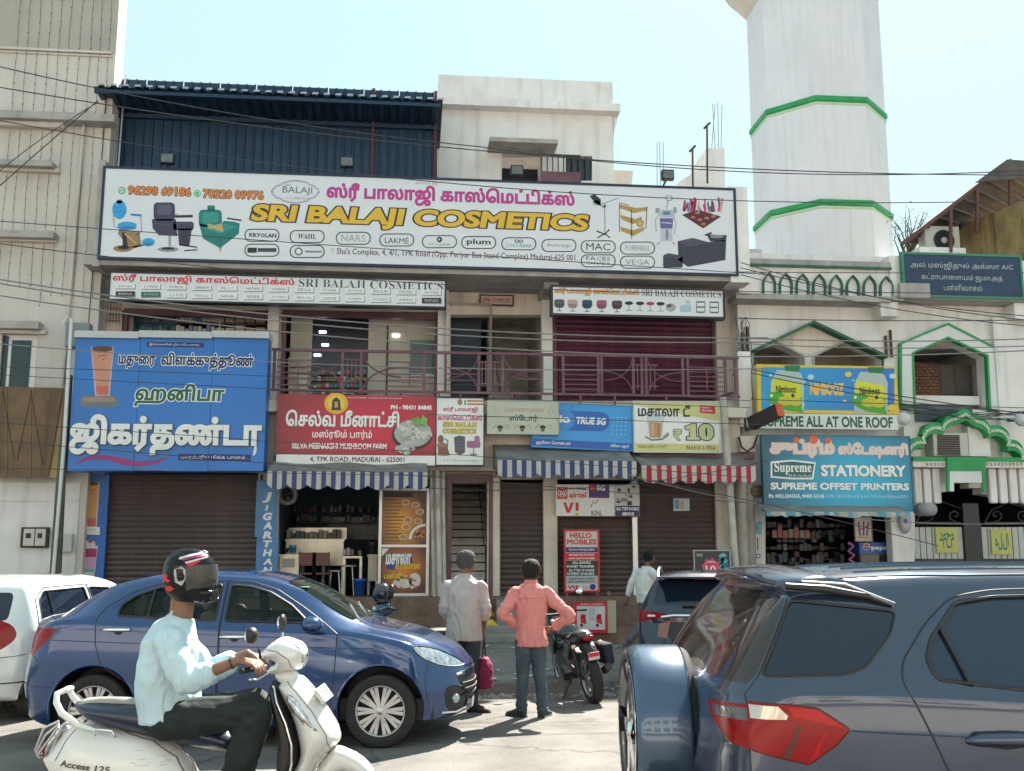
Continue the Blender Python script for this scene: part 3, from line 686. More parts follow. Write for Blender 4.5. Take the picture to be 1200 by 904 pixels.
# ================================================================ mosque building
QY = 20.9
mq = thing('mosque_building','whitewashed mosque front with green edged pointed arches','building',(13,QY,0))
xm0 = onY(868,500,QY).x+.02;xm1 = 20
P_ = lambda pts,Y=QY: [(onY(x,y,Y).x,onY(x,y,Y).z) for x,y in pts]
zt = zrow(300,QY)
a1 = P_([(884,436),(942,436),(942,417),(912,403),(884,411)]);a2 = P_([(953,436),(1033,436),(1033,419),(991,401),(953,418)])
w1 = P_([(1067,478),(1157,480),(1154,418),(1108,397),(1067,415)])
shopo = P_([(897,690),(1050,690),(1050,597),(897,596)])
gate = P_([(1072,737),(1230,745),(1230,600),(1176,584),(1150,579),(1150,572),(1135,572),(1135,566),(1118,566),(1118,575),(1098,578),(1098,588),(1083,590),(1072,600)])
zmt = onY(1000,300,QY).z
MB().prism([(xm0,0),(xm1,0),(xm1,zmt),(xm0,zmt)],[a1,a2,w1,shopo,gate],QY,QY+.35,whitew).build('front_wall',mq)
b = MB();room(b,P_([(882,420)])[0][0],P_([(1036,420)])[0][0],QY+.36,QY+1.6,zrow(480,QY),zrow(392,QY),cream);b.build('upper_gallery',mq)
MB().box(P_([(944,420)])[0][0],P_([(951,420)])[0][0],QY+.36,QY+1.5,zrow(480,QY),zrow(395,QY),whitew).build('gallery_column',mq)
MB().prism(P_([(884,409),(948,381),(1032,417),(1010,409),(991,400),(962,412),(948,416),(930,412),(908,401)]),[],QY-.02,QY-.003,cream).build('pediment',mq)
def trim(pts,r,m,Y,nm='green_trim'):
    return MB().tube([onY(x,y,Y) for x,y in pts],r,m,6).build(nm,mq)
def bandp(pts,w,d,m,Y,nm):
    L = line(pts,w);return MB().prism(P_(L,Y),[],Y-d,Y-.003,m).build(nm,mq)
bandp([(880,413),(948,380.5),(1034,421)],3.2,.28,dgreen,QY,'gable_hood')
bandp([(884,430),(884,411)],1.5,.04,dgreen,QY-.03,'green_trim')
bandp([(942,430),(942,418),(925,409),(909,401)],2,.05,greyw,QY-.03,'arch_edge');bandp([(953,430),(953,418),(985,402)],2,.05,greyw,QY-.03,'arch_edge')
bandp([(1034,421),(1034,430)],1.5,.05,dgreen,QY-.03,'green_trim')
outer = [(1053,475),(1053,404),(1108,381),(1167,411),(1171,482)];inn = [(1157,480),(1154,418),(1108,397),(1067,415),(1069,478)]
MB().prism(P_(outer+inn),[],QY-.1,QY-.003,mat('clean white paint',(.72,.72,.72),.7,var=.05,dirt=.15)).build('window_surround',mq)
bandp(outer,2.6,.12,green,QY,'green_trim');bandp(inn,2.6,.12,green,QY,'green_trim')
bandp([(1052,476),(1071,478)],2.6,.12,green,QY,'green_trim');bandp([(1156,481),(1172,483)],2.6,.12,green,QY,'green_trim')
b = MB();room(b,*[P_([(x,450)])[0][0] for x in (1060,1162)],QY+.36,QY+2.2,zrow(482,QY),zrow(392,QY),greyw);b.build('window_recess',mq)
brick_m = mat('old brick',(.17,.075,.05),.85,var=.3,bump=.5)
X0,X1,Z0,Z1 = RW(1068,426,1101,464,QY+.7);ms = {}
for r_ in range(10):
    for c_ in range(6):
        wv = (X1-X0)/5;o0 = X0+(c_-(.5 if r_ % 2 else 0))*wv;xa,xb = max(X0,o0),min(X1,o0+wv-.012)
        if xb-xa < .03: continue
        z = Z0+(Z1-Z0)*r_/10;MB().box(xa,xb,QY+.7+random.uniform(0,.01),QY+.8,z,z+(Z1-Z0)/10-.01,brick_m).build('brick',mq)
b = MB();boxpx(b,1101,428,1139,464,QY+.72,.06,mat('grey door wood',(.10,.085,.075),.8,var=.2));boxpx(b,1103,431,1117,462,QY+.70,.02,mat('grey door wood'));boxpx(b,1120,431,1136,462,QY+.70,.02,mat('grey door wood'));b.build('wooden_shutter',mq)
b = MB();boxpx(b,1072,464,1148,474,QY+.2,.5,whitew);b.build('window_sill',mq)
b = MB();boxpx(b,1072,476,1140,495,QY-.02,.03,M((.03,.07,.08),.25));b.build('lower_window',mq)
AY = 20.45
X0,X1,Z0,Z1 = RW(866,315,1044,347,AY);MB().box(X0,X1,AY,QY-.002,Z0,Z1,whitew).build('parapet',mq)
xa,xb,za,zb = RW(864,305,1044,314,AY-.06);MB().box(xa,xb,AY-.06,QY+.2,Z1,zb,greyw).box(xa,xb,AY-.09,AY-.061,Z1,Z1+.05,dgreen).build('coping',mq)
xa,xb,za,zb = RW(863,347,1044,352,AY-.1);MB().box(xa,xb,AY-.1,QY-.002,za,Z0,greyw).build('ledge',mq)
for i in range(8):
    cx = 900.5+i*19.6;yo = (i-4)*.6*.98+.3;w_ = 6.8
    pa = [(cx-w_,347+yo),(cx-w_,334+yo),(cx-w_*.75,329+yo),(cx,323+yo),(cx+w_*.75,329+yo),(cx+w_,334+yo),(cx+w_,347+yo)]
    L = line(pa,1.9);MB().prism(P_(L,AY),[],AY-.07,AY-.003,dgreen).build('blind_arch',mq)
b = MB();boxpx(b,1032,354,1053,371,AY,.45,whitew,.02);b.build('corbel',mq)
b = MB();boxpx(b,1043,300,1058,352,AY-.05,.5,whitew);b.build('corner_post',mq)
X0,X1,Z0,Z1 = RW(1046,349,1240,352,AY-.1);MB().box(X0,X1+2,AY-.1,QY-.002,Z0,Z1,greyw).build('slab',mq)
b = MB();boxpx(b,1189,355,1215,375,AY,.45,whitew,.02);b.build('corbel',mq)
b = MB();boxpx(b,1170,373,1240,550,QY-.15,.147,whitew);b.build('buttress',mq)
b = MB();boxpx(b,866,412,881,500,QY-.4,.39,whitew,.01);b.build('pilaster',mq)
for px in (870,876,1038,1044):
    b = MB();X = onY(px,400,QY-.06).x;b.tube([(X,QY-.06,zrow(411,QY)),(X,QY-.06,zrow(385 if px % 4 else 378,QY))],.03,mat('rusty steel'),6);b.build('pipe_stub',mq)
GYa = QY-.45
def scal(off):
    P = []
    for (cx,cy,r,a0,a1) in ((1079,527,15,165,290),(1097,512,17,190,300),(1120,502,17,190,268)):
        for i in range(7): a = R_(a0+(a1-a0)*i/6);P.append((cx+(r+off)*math.cos(a),cy+(r+off)*math.sin(a)))
    return P
la = scal(0)+[(1131,478)];ra = [(2*1131-x+ (2),y+3) for x,y in scal(0)][::-1]
la2 = [(x,y+11) for x,y in scal(-2)]+[(1132,493)];ra2 = [(2*1131-x+2,y+14) for x,y in scal(-2)][::-1]
top = la+ra;bot = la2+ra2
MB().prism(P_(top+bot[::-1],GYa),[],GYa,GYa+.3,green).build('scalloped_arch',mq)
mid = [((a[0]+b_[0])/2,(a[1]+b_[1])/2) for a,b_ in zip(top,bot)]
bandp(mid,3.5,.02,mat('arch ornament',(.45,.55,.42),.7,var=.5,vscale=30),GYa,'ornament_band')
b = MB();boxpx(b,1070,536,1240,541,GYa,.45,green);b.build('green_beam',mq)
b = MB();boxpx(b,1070,541,1240,548,GYa+.03,.4,whitew);b.build('white_frieze',mq)
b = MB()
for i in range(26): boxpx(b,1086+i*4.4,542.5,1088.2+i*4.4,546,GYa+.015,.014,greyw)
b.build('frieze_dots',mq)
for px in (1072,1083,1094,1160,1172,1184,1196): b = MB();boxpx(b,px,549,px+9,590,GYa+.2,.12,whitew,.03);b.build('pleat',mq)
b = MB();b.prism(P_([(1110,576),(1113,576),(1113,552),(1151,552),(1152,577),(1156,577),(1155,536),(1110,536)],GYa-.05),[],GYa-.05,GYa-.003,green);b.build('niche_frame',mq)
sc_ = [(1113+38*i/20,550-7*math.sin(math.pi*i/20)-1.6*abs(math.sin(i*math.pi/2.5))) for i in range(21)]
MB().prism(P_([(1113,576)]+sc_+[(1151,576),(1151,566),(1118,566),(1118,576)],GYa-.03),[],GYa-.03,GYa+.02,mat('clean white paint')).build('scalloped_niche',mq)
b = MB();room(b,*[P_([(x,650)])[0][0] for x in (1070,1240)],QY+.36,25,0,zrow(560,QY),dark);b.build('passage',mq)
gt = thing('mosque_gate','tall dark iron gate lined with pale strips and two yellow calligraphy plates','gate',tuple(onY(1150,735,QY)))
pl = M((.5,.49,.46),.7)
for x0,x1 in ((1074,1132),(1154,1212)):
    n_ = 8;
    for i in range(n_):
        xa = x0+(x1-x0)*i/n_;b = MB();boxpx(b,xa,618,xa+(x1-x0)/n_-1,735,QY+.1,.02,pl);b.build('gate_strip',gt)
    b = MB();boxpx(b,x0-2,612,x0,738,QY+.08,.06,dsteel);boxpx(b,x1,612,x1+2,738,QY+.08,.06,dsteel);boxpx(b,x0,612,x1,615,QY+.08,.06,dsteel);boxpx(b,x0,655,x1,658,QY+.07,.05,dsteel);b.build('gate_frame',gt)
    for cxs,sg in (((x0+x1)/2-16,1),((x0+x1)/2+16,-1)):
        sp = [(cxs+sg*(t*.9)*math.cos(t*.9)*1.0,604+(t*.9)*math.sin(t*.9)*.9) for t in np.linspace(.5,9,40)];MB().tube([onY(x,y,QY+.1) for x,y in sp],.014,dsteel,5).build('scroll',gt)
    MB().tube([onY(x,y,QY+.1) for x,y in ((x0,612),(x0+8,598),((x0+x1)/2,588),(x1-6,596),(x1,612))],.018,dsteel,5).build('arch_bar',gt)
b = MB();boxpx(b,1133,590,1152,740,QY+.02,.2,mat('black gate post',(.012,.014,.02),.4),.01);b.build('gate_post',gt)
ypl = M((.50,.47,.13),.5);tl = M((.02,.16,.16),.5)
for k,(x0,y0,x1,y1,s) in enumerate(((1097,618,1122,648,'محمد'),(1162,620,1186,650,'الله'))):
    t = thing('calligraphy_plate','yellow plate with teal calligraphy on the '+('left' if k == 0 else 'right')+' leaf of the mosque gate','plate',tuple(onY((x0+x1)/2,y1,QY+.05)),'yellow plates on the gate')
    panel(t,x0,y0,x1,y1,QY+.05,ypl,.015);text(t,s[::-1],(x0+4,y0+5,x1-4,y1-5),QY+.05,(.02,.16,.16),bold=.02)
def ac(x0,y0,x1,y1,Y,d,lab,grille,fan=False):
    t = thing('air_conditioner',lab,'air conditioner',tuple(onY((x0+x1)/2,y1,Y)));b = MB();boxpx(b,x0,y0,x1,y1,Y,d,M((.5,.48,.42),.5),.02);b.build('casing',t)
    gx0,gy0,gx1,gy1 = grille
    if fan:
        c = onY((gx0+gx1)/2,(gy0+gy1)/2,Y);r = (onY(gx1,gy0,Y).x-onY(gx0,gy0,Y).x)/2;T = Matrix.Translation((c.x,Y-.005,c.z)) @ Matrix.Rotation(math.pi/2,4,'X')
        MB().lathe([(.001,0),(r,0),(r,.02),(r*.9,.02)],black,24,T).build('fan_opening',t)
        for k in range(5): MB().lathe([(r*(k+1)/6,.025),(r*(k+1)/6+.008,.03),(r*(k+1)/6+.016,.025)],dsteel,24,T).build('fan_guard',t)
        MB().lathe([(.001,.04),(r*.28,.035),(r*.3,.0)],M((.5,.5,.48),.5),16,T).build('fan_hub',t)
    else:
        b = MB();boxpx(b,gx0,gy0,gx1,gy1,Y-.01,.02,black);b.build('grille',t)
        for i in range(9): b = MB();yy = gy0+(gy1-gy0)*(i+.3)/9;boxpx(b,gx0,yy,gx1,yy+1.2,Y-.03,.02,mat('grille slat',(.14,.11,.10),.6));b.build('louvre',t)
    return t
ac(1094,507,1135,535,QY-.4,.38,'window air conditioner under the green scalloped arch',(1099,510,1125,534))
b = MB();boxpx(b,1135,500,1160,535,QY-.25,.2,whitew);b.build('gate_wall',mq);b = MB();boxpx(b,1060,500,1078,535,QY-.25,.2,whitew);b.build('gate_wall',mq)
# ---------------------------------------------------------------- minaret
MY = 38.0;mc = onY(965,300,MY)
minw = mat('minaret white',(.74,.71,.75),.8,var=.05,vscale=.6,bump=.2,dirt=.2,streak=.25,dcol=(.42,.42,.43))
mn = thing('minaret','tall white octagonal minaret with green painted rings','minaret',(mc.x,MY,0))
vang = math.atan2(-MY,-mc.x)
rad = 2.62
def octo(r,z): return [(mc.x+r*math.cos(vang+math.pi/4*k),MY+r*math.sin(vang+math.pi/4*k),z) for k in range(8)]
def octband(b,r0,z0,r1,z1,m): b.add(octo(r0,z0)+octo(r1,z1),[(k,(k+1) % 8,(k+1) % 8+8,k+8) for k in range(8)],m)
ztop_ = onY(960,12,MY-rad).z
b = MB();octband(b,rad,0,rad,ztop_+3,minw);b.build('shaft',mn)
zz0 = onY(963,110,MY-rad).z;zz1 = onY(963,232,MY-rad).z
for z in (zz0,zz1):
    b = MB();octband(b,rad,z-.22,rad+.08,z-.16,green);octband(b,rad+.08,z-.16,rad+.08,z,green);octband(b,rad+.08,z,rad,z+.04,green);b.build('ring',mn)
    b = MB();octband(b,rad+.0,z-.34,rad+.04,z-.31,M((.45,.6,.4),.6));octband(b,rad+.04,z-.31,rad+.04,z-.251,M((.45,.6,.4),.6));b.build('ring_edge',mn)
b = MB();zc = onY(882,26,MY).z+.72;prof = [(rad,zc-.02),(rad+.15,zc+.07),(rad+.7,zc+.7),(rad+1.25,zc+1.6),(rad+1.4,zc+1.8),(rad+1.4,zc+2.3),(rad+1.3,zc+2.3)]
for (r0,z0),(r1,z1) in zip(prof,prof[1:]): octband(b,r0,z0,r1,z1,beige)
b.build('gallery_corbel',mn)
b = MB();octband(b,rad+1.35,zc+2.3,rad+1.35,zc+3.5,minw);octband(b,.01,zc+2.3,rad+1.35,zc+2.3,minw);b.build('gallery_wall',mn)
b = MB();octband(b,rad*.9,ztop_+2,rad*.9,ztop_+4,minw);octband(b,rad*.9,ztop_+4,.05,ztop_+6.5,green);b.build('dome',mn)
MB().box(mc.x-3.2,mc.x+3.3,35.0,41.5,0,zrow(303,35),whitew).build('base_block',mn)
b = MB();boxpx(b,880,292,893,320,24,.5,beige);b.build('far_peach_wall',label='peach coloured wall glimpsed at the foot of the minaret',cat='wall')
# ---------------------------------------------------------------- far right building
fr = thing('stained_building','rain stained ochre building with rusty sheet roof at the right edge','building',(13.6,22,0))
ochre = mat('stained ochre wall',(.34,.24,.10),.9,var=.3,vscale=2,bump=.3,dirt=.8,dscale=1.5,dcol=(.07,.055,.04),streak=.9)
XW = onY(1200,240,22).x
def onX(px,py,X): d = ray(px,py);t = X/d.x;return Vector((X,d.y*t,EYE+d.z*t))
p0,p1,p2 = onX(1096,300,XW),onX(1132,262,XW),onX(1205,233,XW)
zt_ = (p1.z+p2.z)/2
g = [(p0.y,0),(21.5,0),(21.5,p2.z),(p2.y,p2.z),(p1.y,p1.z),(p0.y,p0.z)]
MB().prism(g,[],XW,XW+.3,ochre,'x').box(XW+.3,XW+8,21.6,30,0,p2.z-.6,ochre).build('side_wall',fr)
rust = mat('rusty corrugated sheet',(.10,.085,.08),.75,var=.3,vscale=3,dirt=.6,dcol=(.05,.035,.03),streak=.5)
RYs = 24.0
A_,B_ = onY(1062,284,RYs),onY(1184,186,RYs)
Q0,Q1,Q2,Q3 = onY(1057,284,23),onY(1184,186,23),onY(1100,288,27.5),onY(1240,222,27.5)
nu = (Q1-Q0).cross(Q2-Q0).normalized();b = MB();n = 61;vs = []
for t_ in (0,1):
    for k in range(n): p = Q0.lerp(Q2,k/60).lerp(Q1.lerp(Q3,k/60),t_)+nu*.03*math.sin(k*math.pi/2);vs.append(p)
b.add(vs,[(i,i+1,i+1+n,i+n) for i in range(n-1)],rust);b.build('roof_plane',fr)
for k in range(1,9): p = Q0.lerp(Q1,k/9);q = Q2.lerp(Q3,k/9);MB().beam(p-Vector((0,0,.08)),q-Vector((0,0,.08)),.05,.06,rust).build('roof_purlin',fr)
MB().prism(P_([(1143,214),(1180,187),(1240,191),(1240,206),(1160,212)],22.8),[],22.8,22.85,rust).build('gable_sheet',fr)
fs_ = mat('red oxide frame',(.12,.055,.045),.7,var=.2)
for px,yt,yb in ((1114,242,296),(1145,220,272),(1184,196,262)): MB().beam(onY(px,yb,23),onY(px,yt,23),.07,.07,fs_).build('post',fr)
MB().beam(Q0-Vector((0,0,.05)),Q1-Vector((0,0,.05)),.06,.09,fs_).build('rafter',fr)
MB().box(onY(1150,250,RYs).x,onY(1240,250,RYs).x,RYs+1,RYs+1.1,7,10.4,dark).build('back_wall',fr)
ac(1084,265,1125,296,23.2,.35,'white split air conditioner unit with round fan under the rusty roof',(1094,270,1118,294),True)
b = MB();boxpx(b,1078,290,1132,300,23.0,1,whitew);b.build('ac_shelf',fr)
tr = thing('bare_tree','sparse leafy twigs of a tree between the minaret and the rusty roof','tree',tuple(onY(1062,320,30)))
bark = mat('bark',(.10,.08,.06),.9,var=.3);leafm = mat('leaf',(.09,.13,.06),.7,var=.4)
tb = MB();lfb = MB();rt = random.Random(5)
base = onY(1062,420,30)
tb.tube([(base.x,30,0),base,onY(1062,300,30)],[.2,.15,.08],bark)
for i in range(26):
    p = onY(rt.uniform(1056,1068),rt.uniform(292,310),30);q = onY(rt.uniform(1040,1088),rt.uniform(242,275),30+rt.uniform(-.6,.6));m_ = p.lerp(q,.5)+Vector((rt.uniform(-.15,.15),0,.1))
    tb.tube([p,m_,q],[.025,.015,.006],bark,4)
    for k in range(26):
        c = p.lerp(q,rt.uniform(.35,1.05))+Vector((rt.gauss(0,.12),rt.gauss(0,.15),rt.gauss(0,.12)));s_ = rt.uniform(.02,.05)
        u = Vector((rt.uniform(-1,1),rt.uniform(-1,1),rt.uniform(-1,1))).normalized()*s_;v_ = u.orthogonal().normalized()*s_*.5;lfb.add([c-u,c+v_,c+u,c-v_],[(0,1,2,3)],leafm)
tb.build('trunk',tr);tag(lfb.build('crown',tr),kind='stuff')
# ================================================================ building across the street (mirrored in the car paint)
ob = thing('building_across_the_road','pale building with rows of windows mirrored in the parked car paint','building',(0,-13,0))
OH = 9.6;obm = mat('pale facade',(.74,.68,.60),.85,var=.06);holes = [];x = -38
wins = []
while x < 38:
    for z in (3.4,6.6): wins.append((x,x+1.7,z,z+1.5))
    x += 2.6
wins = [w for w in wins if w[0] < 37]
MB().prism([(-40,0),(40,0),(40,OH),(-40,OH)],[[(a,c),(b_,c),(b_,d),(a,d)] for a,b_,c,d in wins],-13.3,-13,obm).build('wall',ob)
wg = glass('far window glass',(.03,.04,.05),.95)
b = MB();[b.quad((a,-13.2,c),(b_,-13.2,c),(b_,-13.2,d),(a,-13.2,d),wg) for a,b_,c,d in wins];b.build('window_glass',ob)
b = MB()
for a,b_,c,d in wins:
    for k in range(4): xx = a+(b_-a)*k/3;b.box(xx-.04,xx+.04,-13.18,-13.08,c,d,white)
b.build('window_frames',ob)
MB().box(-40,40,-22,-13.31,0,OH,obm).box(-40,40,-13,-12.2,2.8,3.0,obm).build('body',ob)
# ================================================================ signboards
def sgn(name,label,px,py,Y,group=None,cat='sign'): return thing(name,label,cat,tuple(onY(px,py,Y)),group)
def grad(name,c0,c1,axis='X',rad_=None,a=0,b=1):
    if name in MATS: return MATS[name]
    m = mat(name,c0,.4,var=0);n = m.node_tree;L = n.links;bs = n.nodes['Principled BSDF']
    tc = n.nodes.new('ShaderNodeTexCoord');r = n.nodes.new('ShaderNodeValToRGB')
    if rad_:
        mp = n.nodes.new('ShaderNodeMapping');mp.inputs['Location'].default_value = (-rad_[0]*rad_[2],0,-rad_[1]*rad_[3]);mp.inputs['Scale'].default_value = (rad_[2],0,rad_[3])
        g = n.nodes.new('ShaderNodeTexGradient');g.gradient_type = 'SPHERICAL';L.new(tc.outputs['Generated'],mp.inputs[0]);L.new(mp.outputs[0],g.inputs[0]);src = g.outputs[0]
    else:
        sp = n.nodes.new('ShaderNodeSeparateXYZ');L.new(tc.outputs['Generated'],sp.inputs[0]);src = sp.outputs[axis]
    r.color_ramp.elements[0].position = a;r.color_ramp.elements[1].position = b
    r.color_ramp.elements[0].color = (*c0,1);r.color_ramp.elements[1].color = (*c1,1)
    L.new(src,r.inputs[0]);L.new(r.outputs[0],bs.inputs['Base Color']);return m
K = (.02,.02,.025);W = (.78,.78,.76)
# ---- the long cosmetics board
Y = 19.95
t = sgn('cosmetics_board','long white cosmetics signboard with yellow lettering spanning the top of the shop building',490,312,Y,cat='signboard')
navyf = M((.012,.022,.05),.4)
panel(t,120,210.5,860.5,311,Y,mat('board vinyl',(.70,.71,.74),.35,var=.03,vscale=.8),.12,frame=navyf,fw=.05)
text(t,'96298 69186',(150,219,224,229.5),Y,(.75,.22,.04),bold=.03,outline=(.06,.01,.01),ow=.05,res=2)
text(t,'70320 09976',(238,223,309,233.5),Y,(.75,.22,.04),bold=.03,outline=(.06,.01,.01),ow=.05,res=2)
wa = (.02,.42,.15)
art(t,Y,[(wa,ell(142.8,223.6,4.3,4.3)),(W,ell(142.8,223.4,2.9,2.9),1),(wa,ell(142.8,223.4,2.1,2.1),2),(W,[(141.5,222),(142.5,222),(143.5,224.2),(144.3,225),(143.4,225.2),(142,224)],3),
           (wa,ell(231.3,226.9,4.1,4.1)),(W,ell(231.3,226.7,2.8,2.8),1),(wa,ell(231.3,226.7,2.0,2.0),2)])
g_ = (.18,.2,.22)
orn = []
for i in range(48):
    a = 2*math.pi*i/48;r = 1+.08*math.cos(4*a)-.05*abs(math.sin(6*a));orn.append((346+26*math.copysign(abs(math.cos(a))**.75,math.cos(a))*r,225+12.5*math.copysign(abs(math.sin(a))**.75,math.sin(a))*r))
art(t,Y,[(g_,line(orn+[orn[0]],.7)),(g_,line([(x+(346-x)*.06,y+(225-y)*.08) for x,y in orn],.35)),(g_,[(317,225),(319.5,224),(319.5,226)]),(g_,[(375,225.6),(372.5,224.5),(372.5,226.6)])],'emblem')
text(t,'SRI',(333,215.5,340,218.5),Y,g_,res=1);text(t,'BALAJI',(331,219,366,229),Y,g_,bold=.01,res=2);text(t,'COSMETICS',(335,231,362,234),Y,(.5,.2,.2),res=1)
text(t,'ஸ்ரீ பாலாஜி காஸ்மெட்டிக்ஸ்',(383,219,673,242.5),Y,(.55,.03,.27),bold=.025,outline=(.25,.12,.18),ow=.02)
text(t,'SRI BALAJI COSMETICS',(294,245.5,690,270.5),Y,(.72,.44,.03),bold=.045,outline=(.055,.02,.03),ow=.055,shear=.12,res=4)
text(t,'ஸ்ரீ',(487,213,515,217),Y,(.4,.3,.2),res=1)
brands = [('KRYOLAN',307,276),('WAHL',360,277.5),('NARS',414,279.5),('LAKMÉ',465,281.5),('SUGAR',515,283.5),('plum',561,284.5),('COLORBAR',608,286),('Aroma magic',655,288),('MAC',701,289.5),('FOREVER52',747,291),
          ('IKONIC',307,293.5),('Schwarzkopf',360,295),('FACES',701,306),('VEGA',747,307.5)]
for s_,x,y in brands:
    ring = rrect(x-20.5,y-7.6,x+20.5,y+7.6,7);inn = rrect(x-19.3,y-6.5,x+19.3,y+6.5,6)
    w0 = [(onY(a,c,Y).x,onY(a,c,Y).z) for a,c in ring];w1_ = [(onY(a,c,Y).x,onY(a,c,Y).z) for a,c in inn]
    v,tr_,e = fill2d([w0,w1_]);MB().add([(p[0],Y-.004,p[1]) for p in v],tr_,M(K,.4)).build('logo_ring',t)
    if s_ == 'SUGAR': art(t,Y,[(K,ell(x,y-2.5,3.2,3.2)),(W,[(x-1.5,y-4),(x+1.5,y-2.5),(x-1,y-1)],1)]);text(t,s_,(x-13,y+1.5,x+13,y+4.5),Y,g_,res=1)
    elif s_ == 'COLORBAR': text(t,'∞',(x-5,y-5,x+5,y-1),Y,K,res=2);text(t,s_,(x-15,y,x+15,y+4),Y,(.1,.25,.3),res=1)
    elif s_ == 'FACES': text(t,s_,(x-14,y-5,x+14,y-.5),Y,K,res=1);text(t,'CANADA',(x-14,y+1,x+14,y+4.5),Y,K,res=1)
    elif s_ == 'WAHL': text(t,serif(s_),(x-11,y-3.2,x+11,y+2.6),Y,K,res=1)
    elif s_ == 'IKONIC': art(t,Y,[(K,[(x-17,y-3),(x-6,y-3),(x-6,y+3),(x-17,y+3)]),((.05,.05,.06),[(x-5,y-2.5),(x+17,y-2.5),(x+17,y+2),(x-5,y+2)])])
    elif s_ == 'Schwarzkopf': art(t,Y,[(g_,ell(x-10,y,5,5,10)),(W,ell(x-10,y,3,3,8),1),(g_,[(x-2,y-1),(x+17,y-.6),(x+17,y+1.2),(x-2,y+1)])])
    elif s_ == 'KRYOLAN': text(t,s_,(x-15,y-2.6,x+17,y+2.6),Y,K,bold=.035,res=1)
    elif s_ in ('MAC','NARS','LAKMÉ','plum'): text(t,s_,(x-14,y-4.2,x+14,y+4),Y,K if s_ != 'NARS' else (.35,.35,.35),bold=.0 if s_ != 'plum' else .02,res=2)
    else: text(t,s_,(x-14,y-3,x+14,y+3),Y,(.25,.2,.22),res=1)
text(t,"⚲ Sha's Complex, 4, 4/1, TPK Road (Opp. Periyar Bus Stand Complex) Madurai-625 001.",(388,294.5,677,304),Y,(.10,.03,.06),bold=.008,res=2)
bl = (.03,.33,.66);bl2 = (.02,.2,.5);br_ = (.30,.19,.08);pu = (.05,.04,.085);pu2 = (.10,.09,.15);te = (.01,.18,.17);te2 = (.03,.28,.25);gy = (.3,.3,.33)
art(t,Y,[(bl,ell(140,246,8.5,11)),(bl,ell(140,236.5,3.6,2.6)),(bl2,line([(133,242),(137,244.5),(141,242),(147,244.5)],.8),1),(bl2,line([(133,247),(137,249.5),(141,247),(147,249.5)],.8),1),(bl,ell(149,264.5,11.5,4.5)),(bl2,ell(149,267.5,11,2),1),
    (gy,line([(133,252),(134,266),(143,268),(141,272)],1.2)),(gy,line([(153,252),(165,253),(166,271),(160,276)],1.2)),(bl2,[(153,250.5),(166,251.5),(166,254),(154,253)],1),
    (br_,[(140,269),(163,271),(166,288),(156,292),(148,286),(138,274)]),(K,[(143,272),(148,273),(150,289),(144,290)],1),(br_,ell(144,291.5,11.5,4)),(K,ell(145,290.5,7,2.2),1),((.55,.4,.2),line([(146,274),(160,286)],1.5),2),(br_,line([(156,290),(170,287)],2)),(bl,ell(174,284,7.5,4.8),1),(bl2,ell(173,286.5,6,2),2)])
art(t,Y,[(pu,rrect(180,237.5,205,259,5)),(pu2,rrect(184,240,201,252,3),1),(pu,[(178,257),(206,257),(208,277),(186,276),(179,268)]),(pu2,line([(181,262),(200,264)],.7),1),(pu,rrect(203,260,227,270,3)),(pu2,line([(205,262),(225,263)],.8),1),(pu,[(208,268),(225,268),(222,289),(210,288)]),((.03,.025,.05),[(212,270),(221,270),(220,286),(213,286)],1),(K,line([(205,254),(226,253.5)],3)),(gy,line([(204,252),(208,251)],1)),
    (gy,line([(199,276),(199,289)],3)),(gy,ell(197,292.5,12.5,3)),(K,ell(197,291.6,8,1.6),1),(K,line([(210,287),(231,290),(231,293),(216,294)],1.5))])
art(t,Y,[(te,rrect(233,246,260,266,5)),(te2,rrect(237,249,256,262,4),1),(te,rrect(243,241,252,247,1.5)),(te,[(233,262),(257,268),(262,259),(274,260),(281,262),(280,274),(258,291),(238,280)]),(te2,[(240,268),(258,274),(277,266),(262,262)],1),((.01,.12,.12),line([(258,275),(258,290)],.8),2),(K,line([(266,256),(283,258.5)],1.8)),((.5,.36,.16),[(243,262),(252,264),(260,262),(262,272),(256,271),(250,268),(244,268)],2),((.5,.38,.2),[(256,290),(260,290),(258.4,297.5)])])
art(t,Y,[(K,[(691,230),(697,228),(704,234),(704,242),(697,238)]),(gy,ell(699,238,4.5,3)),(gy,line([(703,240),(726,232)],1)),(gy,line([(708.5,240),(709,276)],1.3)),(gy,ell(708,242,3,2)),(K,line([(699,271),(709,275),(714,269)],1.6)),(K,line([(700,279),(709,274),(715,279)],1.4))])
go = (.45,.27,.07)
art(t,Y,[(br_,line([(726,238),(726,272)],1.2)),(br_,line([(740,246),(740,280)],1.2)),(br_,line([(758,242),(757,268)],1.2)),(br_,line([(726,238),(737,241)],1)),(go,[(726,240),(745,244),(758,243),(758,247),(743,250),(726,244)]),(go,[(727,252),(745,257),(752,254),(752,259),(741,263),(728,257)]),(go,ell(750,262,4.5,4.5),1),((.6,.4,.15),ell(750,262,2.5,2.5),2),(go,[(727,266),(742,270),(755,266),(755,270),(742,277),(728,271)])])
